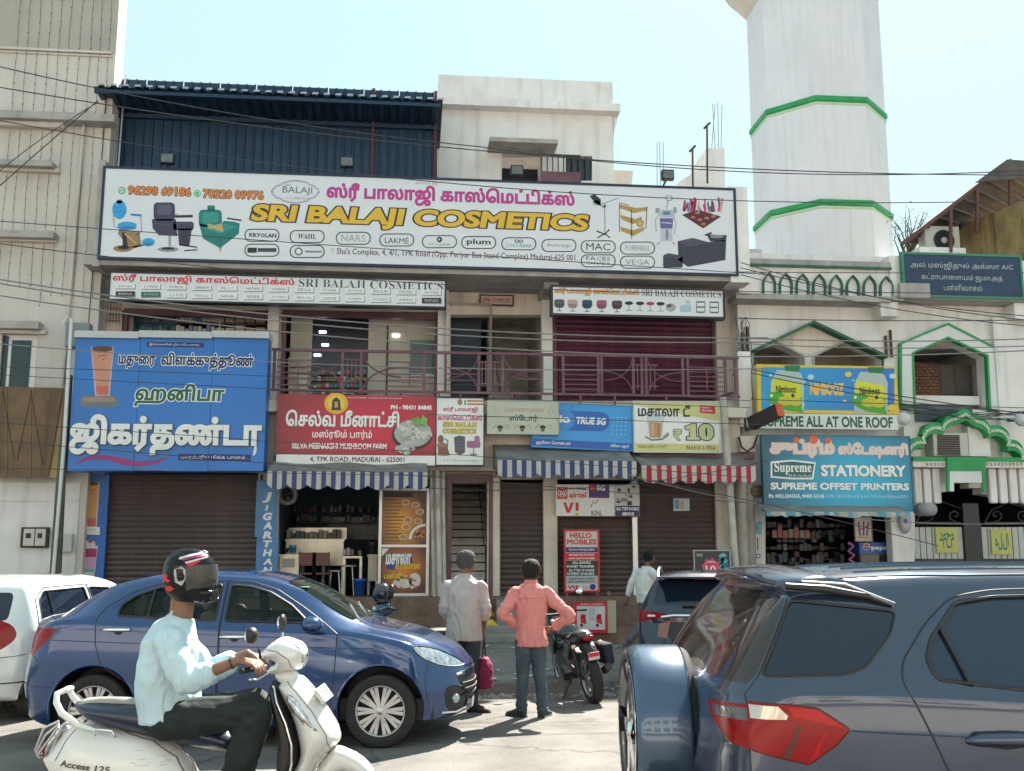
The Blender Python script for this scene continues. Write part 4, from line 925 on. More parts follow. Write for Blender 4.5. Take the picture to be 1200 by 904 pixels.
art(t,Y,[((.45,.47,.52),[(774,246),(788,246),(789,255),(773,255)]),((.1,.2,.4),[(777,248),(785,248),(785,252),(777,252)],1),((.13,.10,.30),[(773,256),(789,256),(788,268),(774,268)]),((.5,.5,.6),line([(775,261),(787,262)],1.4),1),((.5,.52,.56),[(774,268),(788,268),(788,283),(774,283)]),((.25,.2,.4),[(780,269),(783,269),(783,281),(780,281)],1),(gy,line([(781,245),(783,234)],1)),(gy,ell(784,232.5,4.5,3.5)),(W,ell(784,232.5,3.2,2.3,12),1),(gy,line([(773,250),(768,258),(769,272)],.9)),(gy,line([(789,250),(792,262),(790,275)],.9)),(gy,line([(773,284),(770,287)],1.5)),(gy,line([(788,284),(791,287)],1.5)),(gy,rrect(768,244,773,250,1)),(gy,rrect(789,243,793,250,1))])
rm = random.Random(4);it = [((.10,.015,.02),[(799,252),(818,246),(845,254),(824,268)])]
for i in range(26):
    x = rm.uniform(800,846);y = 250-abs(x-823)*.1;h = rm.uniform(6,18);c = rm.choice([(.55,.03,.12),(.05,.04,.07),(.3,.05,.12),(.65,.35,.3),(.25,.22,.32),(.02,.02,.03)])
    a = rm.uniform(-3,3);it.append((c,line([(x,y),(x+a,y-h)],rm.uniform(1.4,3)),i % 5+1))
for x,y in ((812,255),(820,258),(828,256),(836,254),(824,263),(817,250)): it.append(((.45,.15,.1),ell(x,y,3,1.6,10),6))
art(t,Y,it)
bk = (.035,.033,.055)
art(t,Y,[(bk,rrect(777,299,800,314,2)),((.06,.055,.09),[(778,299),(783,297),(800,300),(796,303),(780,302)],1),(bk,[(794,283),(812,279),(830,284),(851,281),(850,305),(806,313),(795,305)]),((.07,.065,.10),[(794,283),(812,279),(832,285),(806,290)],1),((.02,.02,.03),line([(806,290),(806,312)],.7),2),(bk,[(828,275),(852,276),(850,283),(832,283)]),((.25,.25,.3),ell(840,277.5,8,1.8),1),(K,line([(826,276),(834,273)],2))])
# ---- long white sign above the left upstairs shop
Y = 20.15
t = sgn('upper_left_shop_sign','white upstairs sign with red Tamil lettering and two rows of brand tiles',325,355,Y,cat='sign')
panel(t,129,325,521,355,Y,mat('board vinyl'),.2,frame=M(K,.4),fw=.035)
text(t,'ஸ்ரீ பாலாஜி காஸ்மெட்டிக்ஸ்',(132,323.5,345,334.5),Y,(.62,.02,.04),bold=.03,res=2)
text(t,serif('SRI BALAJI COSMETICS'),(350,329,519,339.5),Y,(.07,.08,.07),bold=-.008,res=3)
for r_ in range(2):
    for i in range(13):
        x = 147+i*29.9;y = 335.5+r_*9.5+(x-149)*.0215;dk = (r_ == 1 and i in (0,12));gr = (r_ == 1 and i == 1)
        c = (.03,.03,.03) if dk else (.02,.15,.1) if gr else W
        art(t,Y,[((.28,.28,.28),[(x-11,y-2.6),(x+12,y-2.6),(x+12,y+4),(x-11,y+4)]),(c,[(x-11.5,y-3.4),(x+11,y-3.4),(x+11,y+2.8),(x-11.5,y+2.8)],1)],'brand_tile')
        nm = ['Streax',"L'OREAL",'MAYBELLINE','SCHWARZKOPF','VLCC','MATRIX','BLUE HEAVEN','VEGA','SUGAR','BIOTIQUE','ELLE','FACES','NOVA'] if r_ == 0 else ['BERINA','BIOTIQUE','LOTUS','Nivea','GARNIER','NIVEA','JOVEES','REVLON','LAKME','Insight','PONDS','SWISS','RENEE']
        text(t,nm[i],(x-8,y-1.7,x+8,y+1.3),Y-.004,(.55,.5,.45) if dk or gr else (.12,.12,.14),res=1)
# ---- right upstairs sign
t = sgn('upper_right_shop_sign','white upstairs sign with orange Tamil lettering above a row of salon stools',747,370,Y,cat='sign')
panel(t,648,339,847,369.5,Y,mat('board vinyl'),.2,frame=M(K,.4),fw=.045)
text(t,'ஸ்ரீ பாலாஜி காஸ்மெட்டிக்ஸ்',(650,338,749,347),Y,(.75,.33,.03),bold=.035,outline=(.15,.06,.02),ow=.03,res=2)
text(t,serif('SRI BALAJI COSMETICS'),(752,341,845,349),Y,(.12,.07,.03),bold=.0,res=2)
yb = lambda x: 357+(x-655)*.02
it = []
def stool(x,c,w=5,h=9):
    y = yb(x);it.extend([(c,ell(x,y-h*.35,w,2.2,12)),((.25,.25,.25),line([(x,y-h*.3),(x,y+h*.55)],.8)),((.25,.25,.25),line([(x-4,y+h*.6),(x+4,y+h*.6)],.9))])
def arm(x,c):
    y = yb(x);c2 = tuple(v*.6 for v in c);it.extend([(c,rrect(x-6,y-6,x+6,y+3,2.5)),(c2,[(x-5,y-1),(x+5,y-1),(x+4,y+4),(x-4,y+4)],1),(c2,line([(x,y+3),(x,y+7)],1)),(K,line([(x-3,y+7.5),(x+3,y+7.5)],.8))])
arm(655.5,(.10,.09,.10));arm(671,(.50,.32,.28));arm(688,(.03,.05,.09));arm(705,(.35,.08,.15));arm(723,(.09,.05,.05))
for x,c in ((737,K),(750,K),(762,(.5,.03,.08)),(774,K)): stool(x,c)
it.extend([((.35,.35,.36),ell(786,yb(786)+1,6,5,14)),((.1,.1,.1),ell(784,yb(786)-1,3.5,2,10),1),((.35,.5,.58),rrect(797,yb(800)-2,810,yb(800)+6,1)),((.5,.55,.6),rrect(803,yb(800)-8,809,yb(800)-1,1),1)])
for x in (821,837):
    y = yb(x);it.extend([((.12,.12,.13),line([(x-5,y-7),(x-5,y+6)],.9)),((.12,.12,.13),line([(x+5,y-7),(x+5,y+6)],.9))]+[((.1,.1,.12),[(x-5,y+k),(x+5,y+k),(x+4,y+k+1.6),(x-4,y+k+1.6)],1) for k in (-7,-1,5)])
art(t,Y,it)
t = sgn('name_plaque','small dark framed name plaque on the cream wall above the open landing',582,357,21.3,cat='plaque')
panel(t,563.5,347,600.5,357,21.42,(.55,.36,.32),.05,frame=M(K,.5),fw=.025);text(t,'SHA COMPLEX',(566,349.5,598,354.5),21.42,(.25,.03,.04),bold=.02,res=1)
# ---- blue jigarthanda sign
Y = 19.75
t = sgn('jigarthanda_sign','large blue signboard with raised white Tamil lettering and a glass of drink',197,552,Y,cat='signboard')
blu = grad('blue sign skin',(.012,.14,.46),(.04,.24,.66),'X')
blm = mat('blue sign panel',(.014,.165,.52),.35,var=.15,vscale=.7)
for xa,xb in ((84,160.6),(161,246.8),(247.2,311.5)):
    X0,X1,Z0,Z1 = RW(xa,397,xb,552,Y);MB().box(X0,X1,Y,Y+.5,Z0,Z1,blm).build('panel',t)
for xa,xb in ((87,162),(162.4,248.3),(248.7,315)):
    X0,X1,Z0,Z1 = RW(xa,388,xb,396,Y-.06);MB().box(X0,X1,Y-.06,Y+.5,Z0,Z1,M((.5,.5,.5),.45)).build('top_tray',t)
nv = (.012,.02,.13)
art(t,Y,[(nv,[(172,401),(238.5,402),(238.5,407.5),(172,406.5)])]);text(t,'இறைவனின் திருப்பெயரால்...',(175,402.6,236,406),Y-.003,W,res=1)
text(t,'மதுரை',(139,417,182,432),Y,(.01,.02,.10),bold=.035,outline=W,ow=.06)
text(t,'விளக்குத்தூண்',(189,414,297,434),Y,(.01,.02,.10),bold=.035,outline=W,ow=.06)
text(t,'ஹனிபா',(158,450,263,477),Y,(.01,.11,.045),bold=.03,outline=W,ow=.05,shear=.06)
shk = M((.10,.10,.12),.6)
text(t,'ஜிகர்தண்டா',(83,487,307,534),Y-.0,W,bold=.05,depth=.05,outline=(.05,.07,.12),ow=.03,name='raised_lettering')
art(t,Y,[(W,ell(297,525,4,9,16,-60,100),2)]);
sw = [(86,545),(100,536),(120,533),(140,536),(160,541),(180,540),(202,534),(185,543),(165,547),(145,545),(125,539),(105,539)]
art(t,Y,[((.30,.03,.16),sw,1),(nv,[(209,532),(294,533),(294,541),(209,539.5)],1)]);text(t,'பாரம்பரிய மிக்க பானம்...',(212,533.6,291,538.8),Y-.004,W,res=1)
def glassart(t,Y,cx,y0,y1,w,c1,c2,base=True):
    h = y1-y0
    it = [((.55,.45,.38),[(cx-w-1,y0-1),(cx+w+1,y0-1),(cx+w*.6+1,y1),(cx-w*.6-1,y1)]),(c1,[(cx-w,y0+1),(cx+w,y0+1),(cx+w*.62,y1-h*.2),(cx-w*.62,y1-h*.2)],1),(c2,[(cx-w*.62,y1-h*.2),(cx+w*.62,y1-h*.2),(cx+w*.55,y1-1),(cx-w*.55,y1-1)],1),
          ((.10,.04,.02),ell(cx,y0+1,w,w*.28,16),2),((.10,.04,.02),line([(cx-w*.4,y0+h*.18),(cx+w*.5,y0+h*.14),(cx,y0+h*.26)],1),2)]
    art(t,Y,it)
glassart(t,Y,120,408,464,12.5,(.55,.25,.16),(.55,.12,.10));art(t,Y,[((.16,.16,.18),rrect(94,464,138,477,4)),((.30,.22,.18),rrect(97,465.5,135,471,2),1)])
t = sgn('drinks_strip','tall narrow blue panel printed with two drink glasses left of the wide shutter',105,690,20.75,cat='panel')
panel(t,87,556,124,700,20.75,mat('blue strip',(.012,.12,.42),.4,var=.15),.1)
glassart(t,20.75,107,566,618,9,(.60,.28,.08),(.50,.10,.08));art(t,20.75,[(W,[(94,618),(117,618),(117,627),(94,626)],3)]);text(t,'HANIFA',(97,619.5,113,622),20.742,(.05,.2,.12),res=1);text(t,'JIGARTHANDA',(95,623,116,625.5),20.742,(.5,.05,.25),res=1)
it = [((.6,.58,.6),[(94,640),(115,640),(110,680),(98,680)]),((.35,.02,.12),[(95,643),(114,643),(113,653),(96,653)],1),((.55,.3,.5),[(96,653),(113,653),(111,667),(97,667)],1),((.1,.4,.25),[(97,667),(111,667),(110,671),(98,671)],1),((.6,.5,.55),ell(105,638,7,5,14),2),((.4,.05,.1),ell(106,634,3,2.5,10),3)]
art(t,20.75,it)
t = sgn('jigarthanda_strip','narrow pale blue panel with white letters stacked down it beside the juice shop',313,690,20.75,cat='panel')
for ya,yb_ in ((563,629.5),(630,700)): panel(t,299.5,ya,325,yb_,20.75,mat('pale blue strip',(.05,.20,.42),.4,var=.2),.1)
for ch,ya,yb_ in (('J',577,589.5),('I',592,599),('G',601,610),('A',612,620.5),('R',623,631.5),('T',633.5,641.5),('H',644,652),('A',654.5,662),('N',664.5,672.5),('D',675,683),('A',685,693)):
    text(t,ch,(308 if ch != 'I' else 311,ya,319 if ch != 'I' else 314.5,yb_),20.75,W,bold=.05,shear=.15,name='letter')
# ---- red mushroom farm sign
Y = 20.1
t = sgn('mushroom_farm_sign','red signboard of a mushroom farm with white Tamil lettering',417,545,Y,cat='signboard')
panel(t,324,463,510.5,533,Y,grad('red sign skin',(.22,.03,.03),(.62,.02,.06),rad_=(.62,.5,1.3,1.1),a=0,b=.9),.14)
panel(t,323.5,533.5,510,545,Y,W,.14,name='address_band')
art(t,Y,[((.80,.40,.03),ell(394,473,14,12.5,24)),((.75,.55,.1),ell(394,473,10,9,20),1),((.06,.03,.02),[(388,481),(400,481),(399,477),(398.5,469),(394,465.5),(389.5,469),(389,477)],2),((.5,.35,.1),[(392,478),(396,478),(396,471),(392,471)],3)])
text(t,'செல்வ மீனாட்சி',(335,481,468,500.5),Y,W,bold=.035,outline=(.12,.02,.02),ow=.02)
text(t,'மஸ்ரூம் பார்ம்',(366,504,436,515.5),Y,W,bold=.02)
text(t,'SELVA MEENAKSHI MUSHROOM FARM',(342,519.5,453,526.5),Y,W,bold=.035,res=2)
text(t,'4, TPK ROAD, MADURAI - 625001',(363,535.5,474,542.5),Y,(.10,.03,.03),bold=.02,res=2)
text(t,'PH - 98431 84845',(458,475,506,480.5),Y,W,bold=.04,res=2);text(t,'சுவாமி சாமி துணை   அருள்மிகு ஸ்ரீ மாரியம்மன் துணை',(407,465.5,471,468),Y,W,res=1)
rm = random.Random(9);it = [((.05,.03,.02),ell(483,510,24,18,20)),((.40,.42,.40),ell(484,508,22,16,20),1)]
for i in range(40):
    a = rm.uniform(0,6.28);r = rm.uniform(0,1)**.5;x = 485+r*19*math.cos(a);y = 508+r*13*math.sin(a)
    if i > 26: x = rm.uniform(466,484);y = rm.uniform(520,531)
    q = rm.uniform(3,5.5);v = rm.uniform(.42,.66);it.append(((v,v,v*.93),ell(x,y,q,q*.8,10),i+2));it.append(((v*.5,v*.5,v*.45),ell(x+1,y+q*.35,q*.4,q*.3,7),i+3))
it += [((.12,.33,.06),[(481,492),(490,489),(500,496),(490,498)],45),((.2,.45,.1),[(493,497),(495,487),(501,492),(500,499)],46),((.15,.38,.08),[(483,498),(490,492),(496,499)],47)]
art(t,Y,it,lay=.004)
# ---- narrow white cosmetics sign
t = sgn('narrow_cosmetics_sign','narrow white sign with pink Tamil and yellow lettering above the staircase entrance',538,546,Y,cat='sign')
panel(t,511.5,467,566.5,545,Y,W,.14,frame=M(K,.5),fw=.02)
text(t,'ஸ்ரீ பாலாஜி',(519,477,560,484),Y,(.5,.03,.15),bold=.03,res=2);text(t,'காஸ்மெட்டிக்ஸ்',(513,486,565,493),Y,(.5,.03,.15),bold=.03,res=2)
text(t,serif('SRI BALAJI'),(519,495,559,501),Y,(.65,.5,.03),bold=.03,outline=(.10,.06,.02),ow=.03,res=2);text(t,serif('COSMETICS'),(519,502.5,558,508.5),Y,(.65,.5,.03),bold=.03,outline=(.10,.06,.02),ow=.03,res=2)
art(t,Y,[((.35,.2,.1),ell(539,471.5,3,3.8,12)),(wa,[(544,469),(546,469),(546,475),(544,475)]),((.5,.2,.05),[(547.5,469),(566,469.4),(566,471.4),(547.5,471)]),((.5,.2,.05),[(547.5,472.6),(566,473),(566,475),(547.5,474.6)]),
    ((.22,.10,.06),ell(514.5+2,515,3.5,5,12)),((.30,.16,.10),ell(518,522,6,3,12),1),((.22,.10,.06),[(513,524),(524,523),(527,533),(514,533)]),((.1,.06,.05),line([(521,514),(525,517),(524,525)],1.2),2),((.3,.2,.16),ell(520,533,8,1.6,12),1),
    ((.10,.09,.11),[(532,513),(538,510.5),(545,512),(545,530),(539,534),(533,530)]),((.2,.19,.22),line([(533,517),(539,518),(545,516)],.6),1),((.2,.19,.22),line([(533,521),(539,522),(545,520)],.6),1),((.2,.19,.22),line([(533,525),(539,526),(545,524)],.6),1),
    ((.33,.12,.25),rrect(547,517,563,525,2)),((.38,.15,.3),rrect(556,511,562,520,2),1),((.28,.1,.2),line([(555,525),(555,533)],1.2)),((.2,.2,.2),ell(555,533,5,1.2,12))])
text(t,'4, 4/1 TPK Road, Madurai',(519,539,560,541),Y,K,res=1)
# ---- faded store sign
Y = 20.05
t = sgn('faded_store_sign','faded cream sign overlapping the blue telecom sign',612,509,Y,cat='sign')
panel(t,571.5,470.5,654,508.5,Y,(.50,.50,.40),.1,frame=M((.4,.42,.4),.4),fw=.015)
text(t,'அண்ணாமலை',(590,477,637,484),Y,(.42,.33,.30),bold=.02,res=2);text(t,'ஸ்டோர்',(597,486,630,495),Y,(.03,.10,.15),bold=.03,res=2)
it = []
for x in (586,612,636): it += [(K,ell(x,501,3.5,2.5,10)),((.2,.25,.25),line([(x-9,502),(x-4,498)],1)),((.2,.25,.25),line([(x+4,500),(x+9,498),(x+10,503)],1)),((.1,.12,.12),[(x-2,502),(x+2,502),(x+2,506),(x-2,506)],1)]
it += [((.3,.35,.3),line([(642,486),(646,476),(650,487)],1)),((.3,.35,.3),line([(576,478),(580,474),(580,484)],.8))]
art(t,Y,it)
# ---- blue telecom sign, hanging askew
Y = 20.18
t = sgn('telecom_sign','bright blue telecom signboard hanging slightly askew above the blue striped awning',682,530,Y,cat='signboard')
tj = t;panel(t,623,474,740,526,Y,mat('telecom blue',(.03,.30,.68),.35,var=.08),.1,frame=M((.03,.25,.5),.4),fw=.015)
art(t,Y,[((.02,.10,.42),[(623,516),(740,518),(740,526.5),(623,524)]),((.02,.12,.45),rrect(648,482,713,505,11)),((.05,.25,.62),ell(660,493,12.5,12,24),1)])
text(t,'Jio',(648,487,667,499),Y-.004,W,bold=.05,res=3);text(t,'TRUE 5G',(674,489,709,497.5),Y-.002,W,bold=.05,shear=.12,res=3)
text(t,'ஹலோ மொபைல்',(628,518,668,523.5),Y-.003,W,bold=.02,res=1);text(t,'லிமோ பஜார்',(715,519.5,737,524),Y-.003,W,bold=.02,res=1)
art(t,Y,[((.3,.6,.8),ell(717+5*i,488+5*j,.8,.8,6),1) for i in range(4) for j in range(5)]+[((.02,.1,.4),line([(668,474),(668,483)],.6),1)])
tj.rotation_euler = (0,R_(1.9),0)
# ---- masala tea sign
Y = 20.12
t = sgn('masala_tea_sign','cream and yellow masala tea signboard showing a glass of tea and ten rupees',793,530,Y,cat='signboard')
panel(t,743.5,472,843,529.5,Y,W,.12,frame=M((.55,.55,.5),.4),fw=.025)
ye = (.58,.56,.24)
art(t,Y,[(ye,[(744,471.5),(843,473),(843,494),(744,475)]),(ye,[(744,519.5),(843,521),(843,530),(744,529)]),((.55,.03,.06),[(820,475),(838,476),(838,485.5),(820,484)],1)])
text(t,'மசாலா டீ',(747.5,474.5,809,488.5),Y-.002,K,bold=.03);text(t,"MIKKA'S",(822,477,832,479),Y-.004,W,res=1);text(t,'TEA BAR',(822,480.5,835,482.5),Y-.004,W,bold=.02,res=1)
text(t,'₹',(789,503.5,799,516.5),Y,(.5,.5,.28),bold=.03,outline=K,ow=.03);text(t,serif('10'),(803,497,836,516),Y,(.55,.55,.3),bold=.05,outline=K,ow=.045)
text(t,serif('MASALA TEA'),(804,522.5,838,527),Y-.002,K,res=1);text(t,'FRANCHISE OUTLET',(748,522,781,525.5),Y-.002,K,res=1)
art(t,Y,[((.45,.55,.6),[(757.5,486),(778.5,487.5),(775,514.5),(761,513.5)]),((.58,.60,.58),[(759.5,489),(776.5,490),(775.5,496),(760.5,495)],1),((.50,.26,.13),[(760.5,495),(775.5,496),(774,513),(762,512.5)],2),((.62,.38,.22),[(763,497),(766,497),(766.5,511),(764,511)],3),((.35,.15,.07),[(771,497),(773,497),(772,511),(770.5,511)],3),((.12,.12,.13),line([(756,512),(764,516),(776,515),(784,509)],1.6),2),((.12,.12,.13),line([(777,512),(783,507),(781,513)],1),2),((.2,.2,.2),line([(757,485.5),(779,487)],1),4)])
# ---- mobile networks sign
Y = 20.62
t = sgn('mobile_networks_sign','white sign of mobile network logos above the HELLO MOBILES board',700,606,Y,cat='sign')
panel(t,651.5,568,720,605,Y,W,.1);panel(t,720.5,568,749.5,605.5,Y,(.55,.55,.53),.1,name='side_panel')
rd = (.62,.015,.03)
art(t,Y,[(rd,[(653,571),(665,571),(665,585),(653,585)]),(W,ell(659,578,5.2,5.2,18),1),(rd,ell(659,578,4.5,4.5,18),2),((.08,.02,.18),[(690,567),(714,567.5),(714,584),(690,583.5)]),(rd,ell(694.5,572,4,4,14),1)])
text(t,'5G',(655.8,575.5,662.2,581),Y-.006,W,bold=.05,res=2);text(t,'airtel',(667,577,687,583.5),Y,rd,bold=.03,res=3);text(t,'Hello Mobiles',(667,571,687,574),Y,K,bold=.03,res=1)
text(t,'5G',(699,568.5,709,576),Y-.003,W,bold=.05,res=2);text(t,'Jio',(692,570,697,574),Y-.004,W,res=1)
art(t,Y,[(rd,[(660,589),(663.5,589),(666,597),(669,589),(672.5,589),(668,601),(664,601)]),(rd,[(674.5,589),(678,589),(678,599),(674.5,599)]),((.75,.45,.02),ell(676.3,603,2.2,1.8,10)),((.04,.04,.05),line([(692,595),(696,587),(697,591),(701,586)],1))])
text(t,'BSNL',(693,598.5,705.5,604.5),Y,K,bold=.01,res=1)
art(t,Y,[((.03,.02,.12),[(721,593),(749.5,593),(749.5,605.5),(721,605.5)])]+[(rm.choice([K,(.2,.2,.2),(.35,.35,.36)]),rrect(x,y,x+rm.uniform(2.5,6),y+rm.uniform(2,5),.6),1+i % 3) for i,(x,y) in enumerate([(rm.uniform(722,744),rm.uniform(569,588)) for _ in range(14)])])
text(t,'ALL TYPE MOBILE',(722,594.5,748.5,598.5),Y-.003,W,bold=.04,res=1);text(t,'SERVICE',(729,600.5,743,604.5),Y-.003,W,bold=.05,res=1)
# ---- hello mobiles board
Y = 20.55
t = sgn('hello_mobiles_board','tall red edged HELLO MOBILES board standing before the shutter',681,697,Y,cat='board')
panel(t,663,623,700.5,692,Y,(.60,.60,.58),.05,frame=M(rd,.4),fw=.035)
text(t,'HELLO',(668,624.5,693,631),Y,rd,bold=.04,res=2);text(t,'MOBILES',(664.5,632,699,638.5),Y,rd,bold=.04,res=2)
art(t,Y,[((.05,.03,.2),[(663,641.5),(700.5,641.5),(700.5,647.5),(663,647.5)]),(rd,[(663,648),(700.5,648),(700.5,656.5),(663,656.5)]),((.02,.03,.03),[(663,657),(700.5,657),(700.5,675),(663,675)]),((.42,.46,.48),[(663,675.5),(700.5,675.5),(700.5,684),(663,684)])])
for s_,ya,c in (('மொபைல் ரீசார்ஜ் சர்வீஸ்',643,W),('அனைத்து நெட்வொர்க் சிம்',649,W),('பணம் அனுப்பும் வசதி',653,W),('ALL BANKS',658,W),('MONEY TRANSFER',662.5,W),('ALL TYPES OF ONLINE',667,W),('PAYMENT AVAILABLE',671,W),('உங்கள் மொபைல் சர்வீஸ்',677,K),('இங்கு ஏற்றுக்கொள்ளப்படும்',680.5,K)):
    w_ = 15 if 'BANK' not in s_ else 11;text(t,s_,(681.5-w_-(2 if 'M' in s_ else 0),ya,681.5+w_,ya+3),Y-.003,c,bold=.03,res=1)
text(t,'VI',(665,686,673,690.5),Y,rd,bold=.04,res=1);text(t,'airtel',(679,686.5,688,690),Y,rd,bold=.0,res=1);art(t,Y,[(rd,ell(676,688.3,2.2,2.2,10)),((.02,.04,.2),ell(694.5,688,3.6,3.6,14))])
MB().box(onY(698,700,Y+.03).x,onY(701,700,Y+.03).x,Y+.01,Y+.05,ZP,zrow(695,Y),M((.3,.05,.04),.6)).build('leg',t);MB().box(onY(663,700,Y+.03).x,onY(666,700,Y+.03).x,Y+.01,Y+.05,ZP,zrow(695,Y),M((.3,.05,.04),.6)).build('leg',t)
# ---- red poster board leaning on the steps
Y = 19.35
t = sgn('service_poster_board','red bordered poster with two red scooters leaning on the steps',694,741,Y,cat='poster')
panel(t,672,706,711.5,742,Y,rd,.03);panel(t,712,704,722,742,Y+.005,(.40,.36,.25),.03,name='ply_edge')
art(t,Y,[((.55,.55,.58),[(676,710.5),(709,710.5),(709,738),(676,738)])]+sum([[(rd,ell(x,722,3.2,2.4,10),1),(rd,[(x-3.5,723),(x+2.5,723),(x+4,732),(x-3,730)],1),((.1,.02,.02),ell(x-2,733,2,2,8),2),((.6,.58,.58),ell(x,716.5,3.5,2.3,10),1)] for x in (683.5,702)],[])+[((.2,.2,.22),line([(690+0,y),(697,y)],.5),1) for y in (714,716,718,720,724,726)])
text(t,'ஸ்கூட்டர் சர்வீஸ்',(680,707,707,709.8),Y-.003,W,res=1)
# ---- ten rupee easel
Y = 19.4
t = sgn('tea_offer_board','black easel board with a pink 10 badge and turquoise leaves',836,672,Y,cat='board')
panel(t,814.5,646,855.5,700,Y,(.02,.025,.03),.04,frame=M((.35,.37,.38),.4),fw=.02)
pk = (.60,.03,.10)
art(t,Y,[(pk,[(833+11*(1+.09*math.cos(9*a))*math.cos(a),667+12*(1+.09*math.cos(9*a))*math.sin(a)) for a in [2*math.pi*i/60 for i in range(60)]],1),((.75,.3,.35),line([(833+8.6*math.cos(a),667+9.6*math.sin(a)) for a in [2*math.pi*i/40 for i in range(41)]],.6),2)])
text(t,'10',(827,663,839,672),Y-.004,W,bold=.02,res=3);text(t,'★★★',(828.5,657.5,837.5,660),Y-.004,W,res=1);text(t,'INDIA TEA',(816.5,649,823,652.5),Y-.002,W,res=1)
art(t,Y,[(rm.choice([(.03,.35,.40),(.10,.5,.55),(.02,.15,.2)]),[(x,y),(x+rm.uniform(2,7),y-rm.uniform(1,5)),(x+rm.uniform(3,8),y+rm.uniform(1,4))],1+i % 4) for i,(x,y) in enumerate([(rm.uniform(841,848),rm.uniform(652,674)) for _ in range(40)])])
t = sgn('shutter_notice','small pale blue notice stuck on the shutter below the red awning',798,599,20.9,cat='notice')
panel(t,789,584.5,808,599,20.9,(.5,.58,.62),.006);art(t,20.9,[((.1,.3,.55),[(790,586),(796,586),(796,597),(790,596)]),((.6,.35,.2),[(797,588),(802,587),(801,597),(797,597)])])
# ---- awnings
def awning(x0,x1,yt,yv,yb,ca,lab,n,nsc):
    Yv = 19.5;X0,X1,Z0,Z1 = RW(x0,yv,x1,yb,Yv);zt = zrow(yt,20.5);t = thing('striped_awning',lab,'awning',((X0+X1)/2,20.5,zt));fab = mat('grey awning canvas',(.22,.21,.20),.85,var=.2,dirt=.5,streak=.4)
    b = MB();N = 12;vs = []
    for i in range(N+1):
        f = i/N;x = X0+(X1-X0)*f;vs += [(x,20.54,zt+.12),(x,20.0,(zt+.12+Z1)/2-.05*math.sin(f*31)**2-.03),(x,Yv,Z1)]
    b.add(vs,[(3*i+k,3*i+3+k,3*i+4+k,3*i+1+k) for i in range(N) for k in (0,1)],fab);b.add([(X0,20.54,zt+.12),(X0,Yv,Z1),(X0,Yv,Z1-.1),(X0,20.54,Z1-.1)],[(0,1,2,3)],fab);b.build('canopy',t)
    cw = M(S(185,180,172),.85);b = MB();H = Z1-Z0;sub = 6
    for i in range(n*sub):
        f0,f1 = i/(n*sub),(i+1)/(n*sub);m_ = (cw,ca)[(i//sub) % 2]
        zb = lambda f: Z0+H*.28*(1-abs(math.sin(math.pi*nsc*f))**.7)
        wy = lambda f: Yv+.025*math.sin(f*40)-.003
        xa,xb = X0+(X1-X0)*f0,X0+(X1-X0)*f1
        b.add([(xa,Yv,Z1),(xb,Yv,Z1),(xb,wy(f1),zb(f1)),(xa,wy(f0),zb(f0))],[(0,1,2,3)],m_,True)
    b.build('valance',t);MB().tube([(X0,Yv+.02,Z1-.01),(X1,Yv+.02,Z1-.01)],.018,dsteel,6).build('front_bar',t)
    for X in (X0+.05,X1-.05): MB().tube([(X,Yv+.03,Z1-.02),(X,20.52,Z1-.25)],.014,dsteel,6).build('stay',t)
bw = M(S(72,76,118),.85)
awning(313,501,541,553,574,bw,'blue and white scalloped awning over the open juice shop',33,8)
awning(583,746,528,540,561,M(S(60,74,118),.85),'blue and white scalloped awning under the askew telecom sign',29,7)
awning(752,886,535,546,567,M(S(170,42,62),.85),'red and white scalloped awning under the masala tea sign',23,6)
X0,X1,Z0,Z1 = RW(748,533,882,538,20.4);MB().box(X0,X1,20.3,20.5,Z0,Z1,plum).build('awning_beam',label='plum steel beam along the top of the red striped awning',cat='beam')
# ---- menu window of the juice shop
Y = 20.78
t = thing('menu_window','white aluminium frame holding two orange food menu prints','menu board',tuple(onY(474,698,Y)))
for x0,y0,x1,y1 in ((443.5,572,447,699),(499.5,572,503,699),(447,638.5,499.5,641.5),(447,695.5,499.5,699),(447,572,499.5,575)): b = MB();boxpx(b,x0,y0,x1,y1,Y,.06,alum);b.build('frame_bar',t)
b = MB();boxpx(b,447,575,499.5,638.5,Y+.02,.02,grad('menu print',(.10,.05,.04),(.75,.33,.03),rad_=(.45,.4,1.6,1.3),a=.1,b=.9));b.build('menu_print',t)
b = MB();boxpx(b,447,641.5,499.5,695.5,Y+.02,.02,grad('mushroom print',(.09,.03,.03),(.72,.22,.03),rad_=(.5,.55,1.6,1.6),a=.05,b=.9));b.build('mushroom_print',t)
it = [((.03,.02,.02),[(450,577),(484,577),(484,583),(450,583)])]
for i,y in enumerate(range(586,636,4)): it.append(((.15,.05,.02) if i % 5 else K,line([(451,y),(466+(i*7) % 9,y)],1.1)))
for x,y in ((475.5,589),(487,592),(492,600),(478,609.5),(490,611),(476,618),(472.5,629.5)): it += [((.6,.5,.4),ell(x,y,5,3.6,14),1),((.5,.2,.05),ell(x,y,3.8,2.6,12),2)]
it += [(W,ell(499,632,20,18,24,180,270)+[(499,632)],1),((.35,.07,.02),ell(499,632,16.5,15,20,180,270)+[(499,632)],2)]
for i in range(18): a = rm.uniform(180,265);r = rm.uniform(4,13);it.append(((.62,.35,.15),ell(498+r*math.cos(R_(a)),632+r*math.sin(R_(a)),1.6,1.3,7),3))
it = [(c,[(min(x,499.3),min(y,638)) for x,y in p],*r_) for c,p,*r_ in it]
art(t,Y+.02,it)
art(t,Y+.02,[(W,[(447.5,643),(456,643),(447.5,652)],1),((.05,.05,.25),[(450,655),(457,648),(482,649),(484,659),(462,668),(454,667)],1)])
